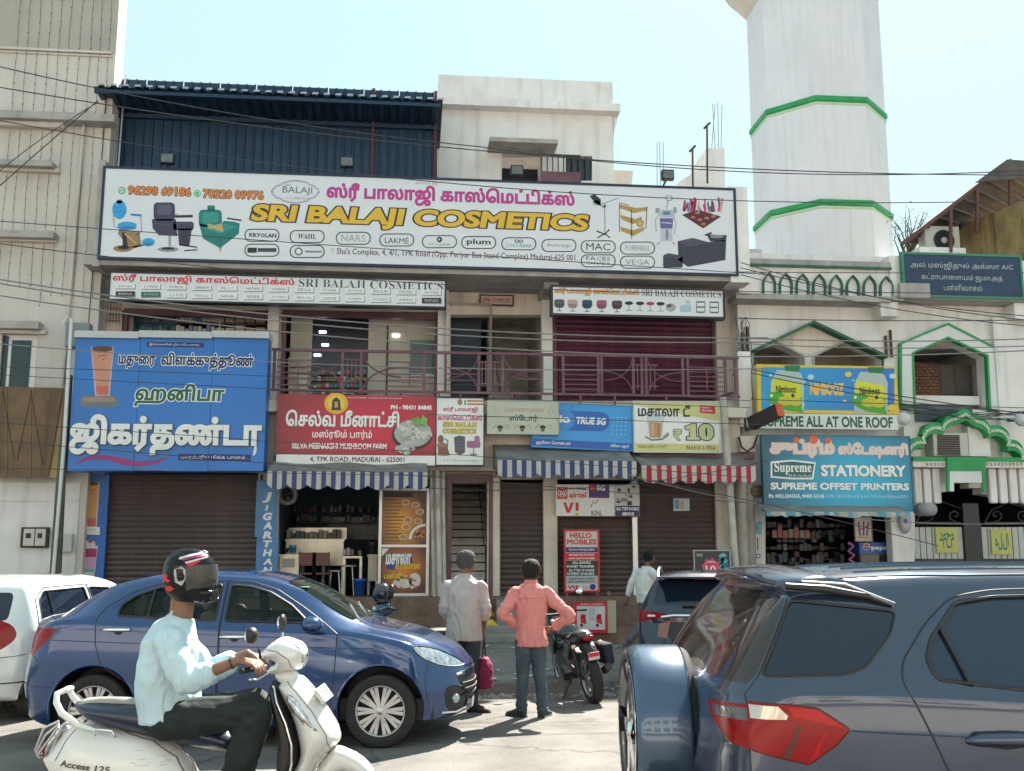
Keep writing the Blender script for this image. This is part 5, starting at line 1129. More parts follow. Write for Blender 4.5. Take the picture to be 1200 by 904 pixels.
text(t,'மசாலா',(452,648,482,662),Y+.016,W,bold=.05,res=2,shear=.1);text(t,'காளான்',(463,659,493,667),Y+.016,(.75,.5,.03),bold=.03,res=2);text(t,'பன்னீர்',(450,671,474,680),Y+.016,(.75,.5,.03),bold=.03,res=2)
it = [((.62,.6,.55),ell(472,684,12,5.5,16),1),((.62,.6,.55),ell(486,680,7,8.5,16),1)]
for i in range(24): it.append((rm.choice([(.5,.2,.08),(.7,.68,.6),(.2,.08,.04),(.6,.6,.55)]),ell(rm.uniform(463,491),rm.uniform(675,689),2,1.6,7),2+i % 4))
art(t,Y+.02,it)
# ---- inside the juice shop
sst = mat('steel counter',(.60,.55,.45),.35,metal=.6,var=.15)
def z_at(y,Y): return zrow(y,Y)
def cart(x0,x1,yt,yb,Y,d,lab,name='counter',m=sst,legs=True,slab=.35,cat='counter'):
    X0,X1,Z0,Z1 = RW(x0,yt,x1,yb,Y);Z0 = ZP;t = thing(name,lab,cat,((X0+X1)/2,Y+d/2,Z0));h = Z1-Z0
    MB().box(X0,X1,Y,Y+d,Z1-.04,Z1,m).build('top',t)
    if slab: MB().box(X0+.02,X1-.02,Y+.02,Y+d-.02,Z1-.04-h*slab,Z1-.041,m).build('cabinet',t)
    if legs:
        for X in (X0+.03,X1-.03):
            for y in (Y+.03,Y+d-.03): MB().box(X-.02,X+.02,y-.02,y+.02,Z0,Z1-.04-h*slab,m).build('leg',t)
    return t,(X0,X1,Z0,Z1)
t,q = cart(326,351,650,690,21.1,.5,'steel side counter with glass door under blue bottles in the juice shop','side_counter',slab=.52)
b = MB();boxpx(b,331,655,345,665,21.08,.02,M((.3,.3,.28),.3));b.build('door_window',t)
t,q = cart(333,403,632,690,22.0,.7,'long shiny steel cooking counter at the back of the juice shop','cooking_counter',slab=.45)
MB().box(q[0],q[1],22.65,22.7,q[3],q[3]+.25,sst).build('splash_back',t)
t,q = cart(401,424,652,690,21.2,.4,'small steel table above the blue bin in the juice shop','steel_table',slab=.0)
t,q = cart(430,443,650,690,21.15,.5,'narrow cream cabinet beside the menu window frame','cabinet',slab=.6,m=M((.6,.52,.38),.5))
t,q = cart(352,380,652,690,21.3,.4,'dark topped serving table with stools in the juice shop','serving_table',slab=.0,m=M((.12,.13,.14),.4))
def tub(px,yt,yb,Y,r,m,name,lab,cat):
    p = onY(px,yb,Y);zt = zrow(yt,Y);z0 = min(p.z,zt-.05);t = thing(name,lab,cat,(p.x,Y,z0));h = zt-z0
    MB().lathe([(.001,z0),(r*.85,z0),(r,zt),(r*1.08,zt),(r*1.05,zt-.02),(r*.9,zt-.01),(r*.8,z0+.02),(.001,z0+.02)],m,20,Matrix.Translation((p.x,Y,0))).build('tub',t);MB().lathe([(r*1.02,zt-.05),(r*1.1,zt-.04),(r*1.1,zt-.01),(r*1.02,zt)],m,20,Matrix.Translation((p.x,Y,0))).build('rim',t)
tub(421,678,698.5,21.0,.12,M((.02,.10,.42),.4),'blue_bin','blue plastic bin on the juice shop floor','bin')
tub(343,639,648,21.3,.07,M((.05,.25,.4),.3),'blue_jar','blue jar standing on the steel side counter','jar')
tub(335,642,648,21.3,.06,M((.03,.03,.04),.3),'dark_pot','dark pot left of the blue jar in the juice shop','pot')
tub(437,636,648,21.3,.08,M((.05,.05,.05),.3),'black_mixer','black mixer on the narrow cream cabinet','mixer')
chm = M((.16,.06,.05),.6)
for k,(px,lab) in enumerate(((360,'dark red folding chair nearest the side counter in the juice shop'),(376,'dark red folding chair right of the other at the serving table'))):
    p = onY(px,690,21.15);t = thing('folding_chair',lab,'chair',(p.x,21.15,ZP),'folding chairs in the juice shop')
    MB().box(p.x-.17,p.x+.17,21.0,21.34,ZP+.42,ZP+.45,chm).build('seat',t);MB().box(p.x-.17,p.x+.17,20.98,21.0,ZP+.6,ZP+.85,chm).build('backrest',t)
    for sx in (-.16,.16): MB().tube([(p.x+sx,20.97,ZP+.86),(p.x+sx,21.3,ZP)],.012,dsteel,6).build('leg',t);MB().tube([(p.x+sx,21.32,ZP+.43),(p.x+sx,21.0,ZP)],.012,dsteel,6).build('leg',t)
for k,(px,lab) in enumerate(((392,'round steel stool left of the blue bin'),(408,'tall steel stool beside the blue bin'))):
    p = onY(px,690,21.3);h = .5 if k == 0 else .6;t = thing('steel_stool',lab,'stool',(p.x,21.3,ZP),'steel stools in the juice shop')
    MB().lathe([(.001,h),(.15,h),(.16,h-.03),(.001,h-.03)],sst,16,Matrix.Translation((p.x,21.3,ZP))).build('seat',t)
    for a in range(4): c_,s2 = math.cos(a*1.57+.8),math.sin(a*1.57+.8);MB().tube([(p.x+.1*c_,21.3+.1*s2,ZP+h-.02),(p.x+.17*c_,21.3+.17*s2,ZP)],.012,sst,6).build('leg',t)
t = thing('exhaust_fan','grey round wall fan under the left end of the blue striped awning','fan',tuple(onY(335,580,21.3)))
c = onY(335,580,21.3);T = Matrix.Translation(c) @ Matrix.Rotation(math.pi/2,4,'X') @ Matrix.Rotation(.5,4,'Y')
MB().lathe([(.14,0),(.22,0),(.22,.1),(.14,.1),(.14,0)],M((.25,.25,.25),.5),24,T).build('housing',t)
for a in range(4): MB().add([T @ Vector(v) for v in ((0,0,.05),(.13*math.cos(a*1.57),.13*math.sin(a*1.57),.03),(.13*math.cos(a*1.57+.8),.13*math.sin(a*1.57+.8),.07))],[(0,1,2)],dsteel).build('blade',t)
b = MB();rs = random.Random(8);kp = [M(c,.4) for c in ((.16,.15,.14),(.05,.06,.065),(.14,.09,.04),(.03,.07,.10),(.10,.03,.03),(.28,.27,.25))]
goods(b,336,618,400,632,22.3,.2,12,1,rs,kp,.85);goods(b,333,590,440,612,24.2,.2,22,2,rs,kp,.55);goods(b,402,640,424,652,21.3,.15,5,1,rs,kp,.8);tag(b.build('kitchen_items',shop),kind='stuff')
for y in (601,612.5): b = MB();boxpx(b,331,y,442,y+1,24.1,.35,dsteel);b.build('kitchen_shelf',shop)
tilem = mat('dark wall tile',(.05,.07,.08),.3,var=.3)
for i in range(14):
    for j in range(5):
        bb = MB();boxpx(bb,385+i*4.2,606+j*5.4,388.9+i*4.2,611+j*5.4,24.5,.03,tilem);bb.build('wall_tile',shop)
# ---- bits on the pavement side
t = thing('yellow_sack','crumpled yellow bag on the step beside the man in the grey shirt','bag',tuple(onY(573,742,19.7)))
yb_ = M((.62,.48,.03),.6);c = onY(574,735,19.7);T = Matrix.Translation(c)
b = MB();rs = random.Random(2)
vs = [];fs = []
for j in range(7):
    for i in range(10):
        a = 2*math.pi*i/10;r = .13*math.sin(math.pi*(j+.3)/6.6)**.6*(1+rs.uniform(-.15,.15));vs.append((c.x+r*math.cos(a)*1.2,c.y+r*math.sin(a)*.7,c.z-.12+.26*j/6+rs.uniform(-.01,.01)))
fs = [(j*10+i,j*10+(i+1) % 10,j*10+10+(i+1) % 10,j*10+10+i) for j in range(6) for i in range(10)]
b.add(vs,fs,yb_).build('sack',t);MB().tube([onY(570,728,19.7),onY(573,716,19.7),onY(578,722,19.65),onY(571,708,19.7)],[.02,.03,.025,.01],yb_,6).build('tied_neck',t)
t = thing('cement_block','grey cement block on the pavement between the two standing men','block',tuple(onZ(592,752,.13)))
p = onZ(592,758,.13);MB().box(p.x-.75,p.x+.35,p.y+.6,p.y+1.0,.13,.27,mat('block cement',(.25,.24,.22),.9,var=.2,bump=.5),.02).build('block',t);MB().box(p.x-.3,p.x+.6,p.y+1.0,p.y+1.4,.13,.38,mat('block cement'),.02).build('block',t)
t = thing('pier_panel','pale cement pedestal between the staircase and the poster','pedestal',tuple(onY(589,742,20.0)))
MB().box(onY(582,720,20.0).x,onY(642,720,20.0).x,20.0,20.28,.13,zrow(703,20.0),mat('block cement')).build('block',t)
for k,(px0,py0,px1,py1,Y_,r,m_,nm,lab) in enumerate((
    (847,466,862,668,19.7,.075,M((.50,.47,.42),.7),'concrete_pole','slim cement service pole in front of the red awning'),
    (868,560,872,672,20.3,.11,M((.42,.38,.32),.8),'drain_pipe','stout tan drain pipe beside the stationery shop'),
    (877,560,881,672,20.3,.10,M((.33,.30,.27),.8),'drain_pipe','stout grey drain pipe next to the tan one'),
    (505,552,509,700,20.6,.035,M((.55,.52,.48),.6),'drain_pipe','cream peeling pipe right of the menu window'),
    (512,552,516,712,20.55,.05,M((.62,.58,.52),.6),'drain_pipe','white rust spotted pipe left of the staircase'),
    (519,552,521,700,20.6,.04,M((.55,.52,.48),.6),'drain_pipe','cream pipe against the staircase door frame'))):
    m_ = mat(nm+str(k)+' skin',tuple(m_.diffuse_color[:3]),.75,var=.15,dirt=.7,dscale=3,dcol=(.10,.06,.04),streak=.4)
    b = MB();p0,p1 = onY(px0,py0,Y_),onY(px1,py1,Y_);b.tube([p0,p0.lerp(p1,.5),p1],r,m_,12)
    if nm == 'concrete_pole': b.tube([p0+Vector((-.02,0,.02)),p0+Vector((.22,0,.1))],.03,dsteel,6);b.tube([p1,(p1.x+.0,p1.y,0)],r,m_,12)
    b.build(nm,label=lab,cat='pipe' if nm == 'drain_pipe' else 'pole',group='drain pipes' if nm == 'drain_pipe' else None)
t = thing('oval_sign','small brown oval board hanging between the pipes and the stationery sign','sign',tuple(onY(888,583,20.2)))
MB().prism([(onY(x,y,20.2).x,onY(x,y,20.2).z) for x,y in ell(888,576,9.5,8,8,22,382)[:-0 or None]],[],20.2,20.26,M((.05,.035,.025),.5)).build('board',t);text(t,'TAILOR',(881.5,572,894,575.5),20.2,(.4,.22,.05),res=1);text(t,'Shop',(883,577,893,580.5),20.2,(.4,.22,.05),res=1)
t = thing('white_duct_box','cream boxed outlet with a looped black cable right of the tea sign','box',tuple(onY(877,530,20.3)));b = MB();boxpx(b,868,511,886,530,20.3,.5,cream,.02);b.build('box',t)
MB().tube([onY(x,y,20.25) for x,y in ((866,512),(869,524),(876,529),(883,524),(888,510))],.018,black,6).build('cable_loop',t)
b = MB();boxpx(b,884,590,893,672,20.5,.12,M((.6,.6,.58),.5));b.build('sticker_column',label='white painted column with blue stickers left of the stationery shop',cat='column')
t = sgn('column_sticker','tall blue and black sticker on the white column',888,664,20.5,cat='sticker');art(t,20.5,[((.1,.4,.5),[(884.5,612),(892.5,612),(892.5,626),(884.5,626)]),(K,line([(888,630),(888,645)],1.2)),(K,ell(888.5,652,2.8,2.8,10)),(W,ell(888.5,652,1.6,1.6,10),1),((.4,.06,.05),[(885,618),(888,616),(888,624)],1)])
# ---- nimbooz sign
Y = 20.2
t = sgn('lemon_drink_sign','blue and yellow lemon drink billboard above the stationery sign',970,503,Y,cat='signboard')
panel(t,887.5,428.5,1052,485,Y,(.72,.50,.03),.12);panel(t,887,485.5,1052.5,503,Y,(.66,.68,.68),.12,name='name_band')
blp = grad('sky blue print',(.02,.30,.62),(.03,.16,.50),'X',a=.3,b=1)
b = MB();g = [onY(x,y,Y) for x,y in ((892,430.5),(1048,432),(1048,482),(892,480))];b.add([(p.x,Y-.003,p.z) for p in g],[(0,1,2,3)],blp);b.build('picture_ground',t)
gr_ = (.06,.36,.03);yl = (.62,.62,.02)
for cx in (922,1020):
    dy = (cx-922)*.02;art(t,Y-.003,[((.42,.50,.48),[(cx-12,434+dy),(cx+13,434+dy),(cx+20,446+dy),(cx+20,482+dy),(cx-19,482+dy),(cx-19,448+dy)]),((.01,.16,.07),[(cx-3,428.5+dy),(cx+16,428.5+dy),(cx+14,436+dy),(cx-2,435+dy)],1),(yl,[(cx-17,444+dy),(cx+16,450+dy),(cx+19,474+dy),(cx-16,466+dy)],1),
        (gr_,[(cx-22,460+dy),(cx-8,459+dy),(cx+2,468+dy),(cx+18,466+dy),(cx+19,484+dy),(cx-6,480+dy),(cx-21,472+dy)],2),((.55,.50,.03),ell(cx-2,470+dy,9,5.5,16),3),((.60,.5,.05),ell(cx+10,471+dy,8,5,14),4),((.02,.03,.02),ell(cx+7,464+dy,2,2.5,8),5),(W,ell(cx-18,464+dy,1.8,1.8,8),5),((.5,.6,.6),line([(cx+16,438+dy),(cx+19,448+dy),(cx+18,480+dy)],1.2),5)])
    text(t,'Nimbooz',(cx-13,452+dy,cx+11,460.5+dy),Y-.012,K,bold=.02,shear=.15,res=2)
text(t,'NiMBOOZ',(949,449.5,989,463),Y-.004,(.82,.45,.03),bold=.035,shear=.1,res=2,outline=(.75,.68,.5),ow=.03)
art(t,Y-.003,[(c,ell(x,y,r,r*.8,10),1) for c,x,y,r in (((.75,.55,.05),994,439,4),((.4,.65,.75),950,442,4),((.45,.68,.8),940,474,3),((.75,.55,.03),1045,478,5),((.4,.6,.7),943,448,1.5),((.4,.6,.7),1000,446,1.5),((.45,.68,.8),1046,441,4),((.6,.5,.2),990,470,2),((.45,.7,.8),903,440,2))])
text(t,'SUPREME ALL AT ONE ROOF',(893,488,1046,501),Y,(.01,.10,.05),bold=.035,res=3)
t = thing('side_light_box','black projecting box with an orange end in front of the lemon drink sign','box',tuple(onY(900,500,19.6)))
p0,p1 = onY(880,497,19.9),onY(913,481,19.3);MB().beam(p0,p1,.18,.25,M((.035,.018,.022),.5)).build('box',t);d_ = (p1-p0).normalized();MB().beam(p1+d_*.002,p1+d_*.03,(.19),.26,M((.62,.09,.03),.5)).build('end_cap',t)
MB().tube([onY(873,490,20.3),onY(874,505,20.2),p0+Vector((0,0,-.1))],.025,dsteel,6).build('bracket',t)
# ---- stationery sign
Y = 20.0
t = sgn('stationery_sign','teal signboard reading STATIONERY and OFFSET PRINTERS over the dark shop',981,600,Y,cat='signboard')
panel(t,895,511.5,1067.5,598,Y,grad('teal glow print',(.02,.10,.17),(.02,.42,.66),rad_=(.62,.42,1.5,1.0),a=.05,b=.85),.12,frame=M((.03,.12,.17),.4),fw=.02)
text(t,'சுப்ரீம்',(902,514,978,537),Y,S(225,200,190),bold=.075,outline=(.45,.40,.42),ow=.03);text(t,'ஸ்டேஷனரி',(982,519,1064,537.5),Y,S(225,200,190),bold=.06,outline=(.45,.40,.42),ow=.03)
art(t,Y,[((.70,.12,.03),ell(x,y,r,r,14),8) for x,y,r in ((933,516,3.6),(953,515.5,5.2),(970,516.5,3.6))])
art(t,Y,[(W,[(903,541),(928,539),(956,542),(953,562),(928,562),(903,560)],1),((.015,.12,.13),[(905,543),(928,541),(954,544),(951,560),(928,560),(905,558)],2)])
text(t,serif('Supreme'),(907.5,542,951,556.5),Y-.006,W,bold=.01,res=3);text(t,'All At One Roof',(924,556,950,559),Y-.006,W,res=1)
text(t,'STATIONERY',(962,545,1062,559),Y,W,bold=.05,outline=(.03,.05,.07),ow=.03,res=3);text(t,'SUPREME OFFSET PRINTERS',(903,566,1065,574.5),Y,W,bold=.045,outline=(.02,.08,.12),ow=.025,res=3)
text(t,'Ph: 0452-2341565, 98430 53145',(901,579,966,585),Y,(.55,.68,.75),bold=.05,res=1);text(t,'GSTIN: 33BTPS3451Q1Z7 # 4 A, T.P.K. Road, Madurai-625001.',(967,580,1065,584.5),Y,(.45,.6,.68),bold=.01,res=1)
b = MB();X0,X1,Z0,Z1 = RW(898,600,1066,604,19.6);N = 30;vs = []
for i in range(N+1): x = X0+(X1-X0)*i/N;vs += [(x,20.2,Z1+.2),(x,19.6,Z1),(x,19.58,Z0-.05*rs.random())]
b.add(vs,[(3*i,3*i+3,3*i+4,3*i+1) for i in range(N)],mat('grey awning canvas'));
for i in range(N): b.add([vs[3*i+1],vs[3*i+4],vs[3*i+5],vs[3*i+2]],[(0,1,2,3)],M(rs.choice([(.10,.28,.36),(.4,.42,.4),(.12,.3,.4),(.35,.33,.28)]),.8))
b.build('tattered_awning',label='tattered grey awning edge under the stationery sign',cat='awning')
t = thing('rolled_banner','white rolled banner end at the right end of the stationery awning','banner',tuple(onY(1080,600,19.9)))
MB().lathe([(.001,0),(.13,0),(.13,.5),(.001,.5)],M((.3,.29,.28),.8),20,Matrix.Translation(onY(1077,598,20.2)) @ Matrix.Rotation(math.pi/2,4,'X')).build('roll',t)
# ---- inside the stationery shop
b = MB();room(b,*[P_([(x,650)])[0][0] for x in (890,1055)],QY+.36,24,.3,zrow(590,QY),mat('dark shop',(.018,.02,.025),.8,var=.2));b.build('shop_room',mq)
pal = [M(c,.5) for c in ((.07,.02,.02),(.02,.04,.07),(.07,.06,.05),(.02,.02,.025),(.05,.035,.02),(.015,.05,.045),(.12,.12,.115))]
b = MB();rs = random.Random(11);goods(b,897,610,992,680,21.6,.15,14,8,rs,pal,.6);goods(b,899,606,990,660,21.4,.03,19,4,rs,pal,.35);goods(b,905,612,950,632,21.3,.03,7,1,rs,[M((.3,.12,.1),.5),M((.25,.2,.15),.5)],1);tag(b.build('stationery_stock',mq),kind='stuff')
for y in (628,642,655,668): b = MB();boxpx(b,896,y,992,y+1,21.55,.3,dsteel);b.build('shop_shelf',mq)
t = sgn('framed_print','framed cream print with a purple emblem hanging in the stationery shop',1012,636,21.0,cat='picture')
panel(t,1002,607,1021,634,20.98,(.62,.52,.44),.03,frame=M((.25,.18,.12),.4),fw=.02);art(t,20.98,[((.12,.05,.28),line([(1006,612),(1008,628)],2)),((.12,.05,.28),line([(1012,611),(1012,628)],2)),((.12,.05,.28),line([(1017,612),(1016,628)],2)),((.45,.05,.08),line([(1005,622),(1019,616)],1.6),1),((.5,.3,.1),line([(1005,630),(1019,630)],1.6),1)])
t = thing('drinks_cooler','blue topped drinks cooler with white pepsi lettering at the stationery shop','cooler',tuple(onY(1027,680,21.0)))
X0,X1,Z0,Z1 = RW(1008,636,1044,700,20.95);MB().box(X0,X1,20.95,21.5,.2,Z1-.24,M((.03,.03,.04),.4)).build('cabinet',t);MB().box(X0,X1,20.93,21.5,Z1-.238,Z1,M((.01,.08,.30),.35)).build('header',t)
b = MB();boxpx(b,1010,650,1042,690,20.93,.015,glass('cooler glass',(.05,.06,.06),.5));b.build('door_glass',t)
text(t,'pepsi',(1021,639.5,1041,646),20.93,W,bold=.03,res=2);art(t,20.93,[(W,ell(1015.5,641,4.2,4.2,16)),((.55,.03,.04),ell(1015.5,641,3.6,3.6,12,180,360),1),((.02,.06,.35),ell(1015.5,641.6,3.6,3.0,12,0,180),1)])
rs = random.Random(12);b = MB();goods(b,1011,650,1041,664,20.95,.02,8,1,rs,[M((.5,.3,.05),.4),M((.5,.05,.05),.4),M((.4,.4,.38),.4)],1);tag(b.build('bottles',t),kind='stuff')
b = MB();pts = [onY(x,y,20.9) for x,y in ((994,636),(1000,640),(994,646),(1001,651),(995,656),(1001,660))];b.tube(pts,.03,M((.5,.12,.25),.6),6);b.build('pink_garland',label='pink looped tinsel hanging left of the drinks cooler',cat='tinsel')
b = MB();boxpx(b,1046,604,1071,690,20.6,.28,whitew,.02);b.build('corner_pier',mq)
t = thing('wall_fan','small white and violet wall fan on the pier beside the mosque gate','fan',tuple(onY(1060,612,20.5)))
T = Matrix.Translation(onY(1060,611,20.55)) @ Matrix.Rotation(math.pi/2,4,'X');MB().lathe([(.001,.03),(.1,.03),(.16,.0),(.17,.02),(.1,.06),(.001,.06)],M((.5,.5,.55),.4),20,T @ Matrix.Diagonal((.8,1.5,1,1))).build('guard',t);MB().lathe([(.001,.07),(.05,.065),(.06,.03)],M((.2,.12,.4),.5),12,T).build('hub',t)
t = sgn('mosque_name_board','navy board with white Tamil lettering in a green frame on the mosque roofline',1127,349,20.3,cat='signboard')
Y = 20.3;panel(t,1060,300,1196,347,Y,mat('navy board',(.015,.04,.09),.5,var=.2),.1,frame=M((.05,.22,.13),.6),fw=.05)
text(t,'அல் மஸ்ஜிதுல் அக்ஸா A/C',(1067,308,1187,317),Y,(.42,.44,.42),bold=.0,res=2);text(t,'கட்ராபாளையம் ஜமாஅத்',(1080,322,1175,330.5),Y,(.42,.44,.42),res=2);text(t,'பள்ளிவாசல்',(1106,333.5,1151,341),Y,(.42,.44,.42),res=2)
b = MB();boxpx(b,1055,332,1090,349,Y-.1,.09,greyw);b.build('stone_block',mq)
for k,(x,y,r,lab) in enumerate(((1059,491,8,'white round lamp globe at the right end of the lemon drink sign'),(1197,492,8,'white round lamp globe at the right edge of the frame'))):
    t = thing('lamp_globe',lab,'lamp',tuple(onY(x,y+8,20.2)));p = onY(x,y,20.2);MB().ball(p,.14,M((.6,.6,.6),.3),14).build('globe',t);MB().tube([p+Vector((0,.1,0)),p+Vector((.05,.7,.05))],.02,dsteel,6).build('arm',t)
# ================================================================ overhead cables
cab = M((.05,.05,.055),.6);cabl = M((.22,.21,.20),.6)
def wire(pts,Y0,Y1,r,m,lab,grp=None,sag=0):
    n = 24;P = [];xs = [p[0] for p in pts]
    for i in range(n+1):
        f = i/n;x = xs[0]+(xs[-1]-xs[0])*f
        y = float(np.interp(x,xs,[p[1] for p in pts]));
        if len(pts) == 3:
            (xa,ya),(xb,yb_),(xc,yc) = pts;y = ya*(x-xb)*(x-xc)/((xa-xb)*(xa-xc))+yb_*(x-xa)*(x-xc)/((xb-xa)*(xb-xc))+yc*(x-xa)*(x-xb)/((xc-xa)*(xc-xb))
        P.append(onY(x,y,Y0+(Y1-Y0)*f))
    MB().tube(P,r*.8,m,5).build('overhead_cable',label=lab,cat='cable',group=grp or 'cables strung across the shop fronts')
wire([(-60,64),(400,153),(560,172)],17,18.5,.013,cab,'topmost dark cable sweeping from upper left across the blue shed')
wire([(-60,92),(400,160),(1260,205)],17,17,.013,cab,'dark cable crossing in front of the stair house and minaret')
wire([(560,172),(720,191),(1260,196)],18.5,17,.013,cab,'upper thin cable passing before the minaret')
wire([(-60,130),(350,196),(1260,233)],17,17,.011,cab,'cable along the top edge of the long board')
wire([(-60,255),(350,285),(900,322)],17.5,18,.010,cab,'thin dark cable across the lower half of the long board')
wire([(-60,278),(300,318),(880,345)],17.5,18,.010,cab,'thin dark cable along the bottom edge of the long board')
g3 = 'pale cables above the balcony'
wire([(-60,318),(330,370),(900,396)],18,18.6,.016,cabl,'uppermost pale cable passing over the balcony',g3)
wire([(-60,322),(330,377),(900,401)],18,18.6,.016,cabl,'second pale cable hugging the uppermost one over the balcony',g3)
wire([(-60,337),(330,389),(1260,408)],18,18.6,.015,cabl,'third pale cable crossing the balcony openings',g3)
wire([(860,396),(1030,400),(1260,395)],18.6,18.6,.016,cabl,'pale cable across the gabled mosque windows',g3)
wire([(860,402),(1030,408),(1260,403)],18.6,18.6,.014,cabl,'lower pale cable across the gabled mosque windows',g3)
wire([(-60,398),(400,428),(900,432)],18,18.6,.012,cabl,'pale cable just under the balcony top rail',g3)
wire([(860,373),(1030,376),(1260,374)],18.6,18.6,.012,cab,'dark cable above the mosque gable')
wire([(860,342),(1030,343),(1260,346)],18.6,18.6,.011,cab,'dark cable across the blind arches')
wire([(860,319),(1030,320),(1260,320)],18.6,18.6,.011,cab,'dark cable crossing the navy mosque board')
for k,(y0,y1) in enumerate(((308,372),(314,366),(322,378))):
    wire([(868,y0),(1030,(y0+y1)/2+9),(1260,y1+8)],19.3,19,.012,cab,['upper','middle','lowest'][k]+' of three drooping cables falling right across the blind arches')
g4 = 'thin cables over the blue sign'
for k,(a,b_,c_) in enumerate(((436,441,470),(444,462,478),(500,528,560),(556,548,566),(520,560,590))):
    wire([(-60,a-8),(300,(a+b_)/2+2),(880,c_)],18.6,18.8,.008,cab,['highest thin dark','second thin dark','third thin dark','nearly level thin dark','lowest thin dark'][k]+' cable over the blue jigarthanda sign',g4)
wire([(880,433),(970,450),(1260,492)],19.3,19,.014,cab,'cable drooping across the lemon drink sign');wire([(880,437),(970,456),(1260,486)],19.3,19,.012,cab,'second cable drooping across the lemon drink sign')
wire([(880,468),(1000,472),(1260,480)],19.3,19,.010,cab,'level cable across the two printed bottles')
wire([(735,556),(880,590),(1260,610)],18.8,18.8,.010,cabl,'pale cable dropping from the red awning to the right');wire([(735,558),(860,583),(1100,640)],18.8,18.8,.010,cab,'dark cable dropping from the red awning across the pipes')
wire([(-60,272),(60,165),(115,118)],18.8,19.8,.014,cab,'steep dark cable rising to the shed roof corner at left');wire([(-60,252),(60,155),(115,120)],18.8,19.8,.011,cab,'second steep dark cable rising to the shed roof corner')
wire([(500,572),(700,571),(900,540)],18.9,18.9,.009,cab,'thin dark cable passing under the awnings')
wire([(500,486),(700,492),(900,498)],18.9,18.9,.009,cab,'thin dark cable crossing the telecom and tea signs')
rs = random.Random(31)
for nm_,x0,x1,yc,lab in (('a',1052,1240,486,'tangled black cables sagging across the foot of the green edged mosque window'),('b',862,884,400,'short tangle of cables on the wall between the shop building and the mosque')):
    t = thing('cable_tangle',lab,'cables',tuple(onY(x0,yc,20.5)))
    for k in range(8 if nm_ == 'a' else 6):
        ya,yb_ = yc+rs.uniform(-14,8),yc+rs.uniform(-8,14);P = []
        for i in range(13):
            f = i/12;P.append(onY(x0+(x1-x0)*f+rs.uniform(-1,1),ya+(yb_-ya)*f+rs.uniform(4,9)*math.sin(math.pi*f)+rs.uniform(-.6,.6),20.55-.05*k*rs.random()) if nm_ == 'a' else onY(x0+(k*3.4)+rs.uniform(-2,2)+3*math.sin(f*4+k),372+f*(70+k*6),20.6))
        MB().tube(P,.008,cab,5).build('cable',t)
# ================================================================ vehicles
from mathutils.bvhtree import BVHTree
def pchip(xs,ys,x):
    xs = np.array(xs,float);ys = np.array(ys,float);h = np.diff(xs);d = np.diff(ys)/h;m = np.zeros(len(xs))
    for i in range(1,len(xs)-1): m[i] = 0 if d[i-1]*d[i] <= 0 else 2*d[i-1]*d[i]/(d[i-1]+d[i])
    m[0] = d[0];m[-1] = d[-1];x = np.clip(x,xs[0],xs[-1]);k = np.clip(np.searchsorted(xs,x)-1,0,len(h)-1);t = (x-xs[k])/h[k]
    return (2*t**3-3*t**2+1)*ys[k]+(t**3-2*t**2+t)*h[k]*m[k]+(-2*t**3+3*t**2)*ys[k+1]+(t**3-t**2)*h[k]*m[k+1]
def crom(P,n):
    P = np.array(P,float);Q = np.vstack([2*P[0]-P[1],P,2*P[-1]-P[-2]]);out = []
    for i in range(1,len(Q)-2):
        for j in range(n):
            t = j/n;a,b,c,d = Q[i-1:i+3];out.append(.5*((2*b)+(c-a)*t+(2*a-5*b+4*c-d)*t*t+(-a+3*b-3*c+d)*t**3))
    out.append(P[-1]);return np.array(out)
def carpaint(name,col,flake=.35,rough=.25,dust=.25):
    m = mat(name,col,rough,metal=flake,var=.04,vscale=2,dirt=dust,dscale=1.5,dcol=tuple(c*.8+.035 for c in col),coat=1.0)
    return m
tyre_m = mat('tyre rubber',(.02,.02,.02),.85,var=.3,vscale=20,dirt=.4,dcol=(.06,.055,.05));trim_m = mat('black trim',(.015,.015,.016),.45,var=.2,vscale=8)
chrome = M((.8,.8,.8),.08,metal=1,var=0);redl = mat('red lamp lens',(.26,.001,.004),.15,var=.05,spec=.3);clearl = mat('clear lamp lens',(.42,.45,.47),.12,var=.5,vscale=25,metal=.7,coat=1);seatb = mat('beige seat cloth',(.38,.34,.27),.8,bump=.2)
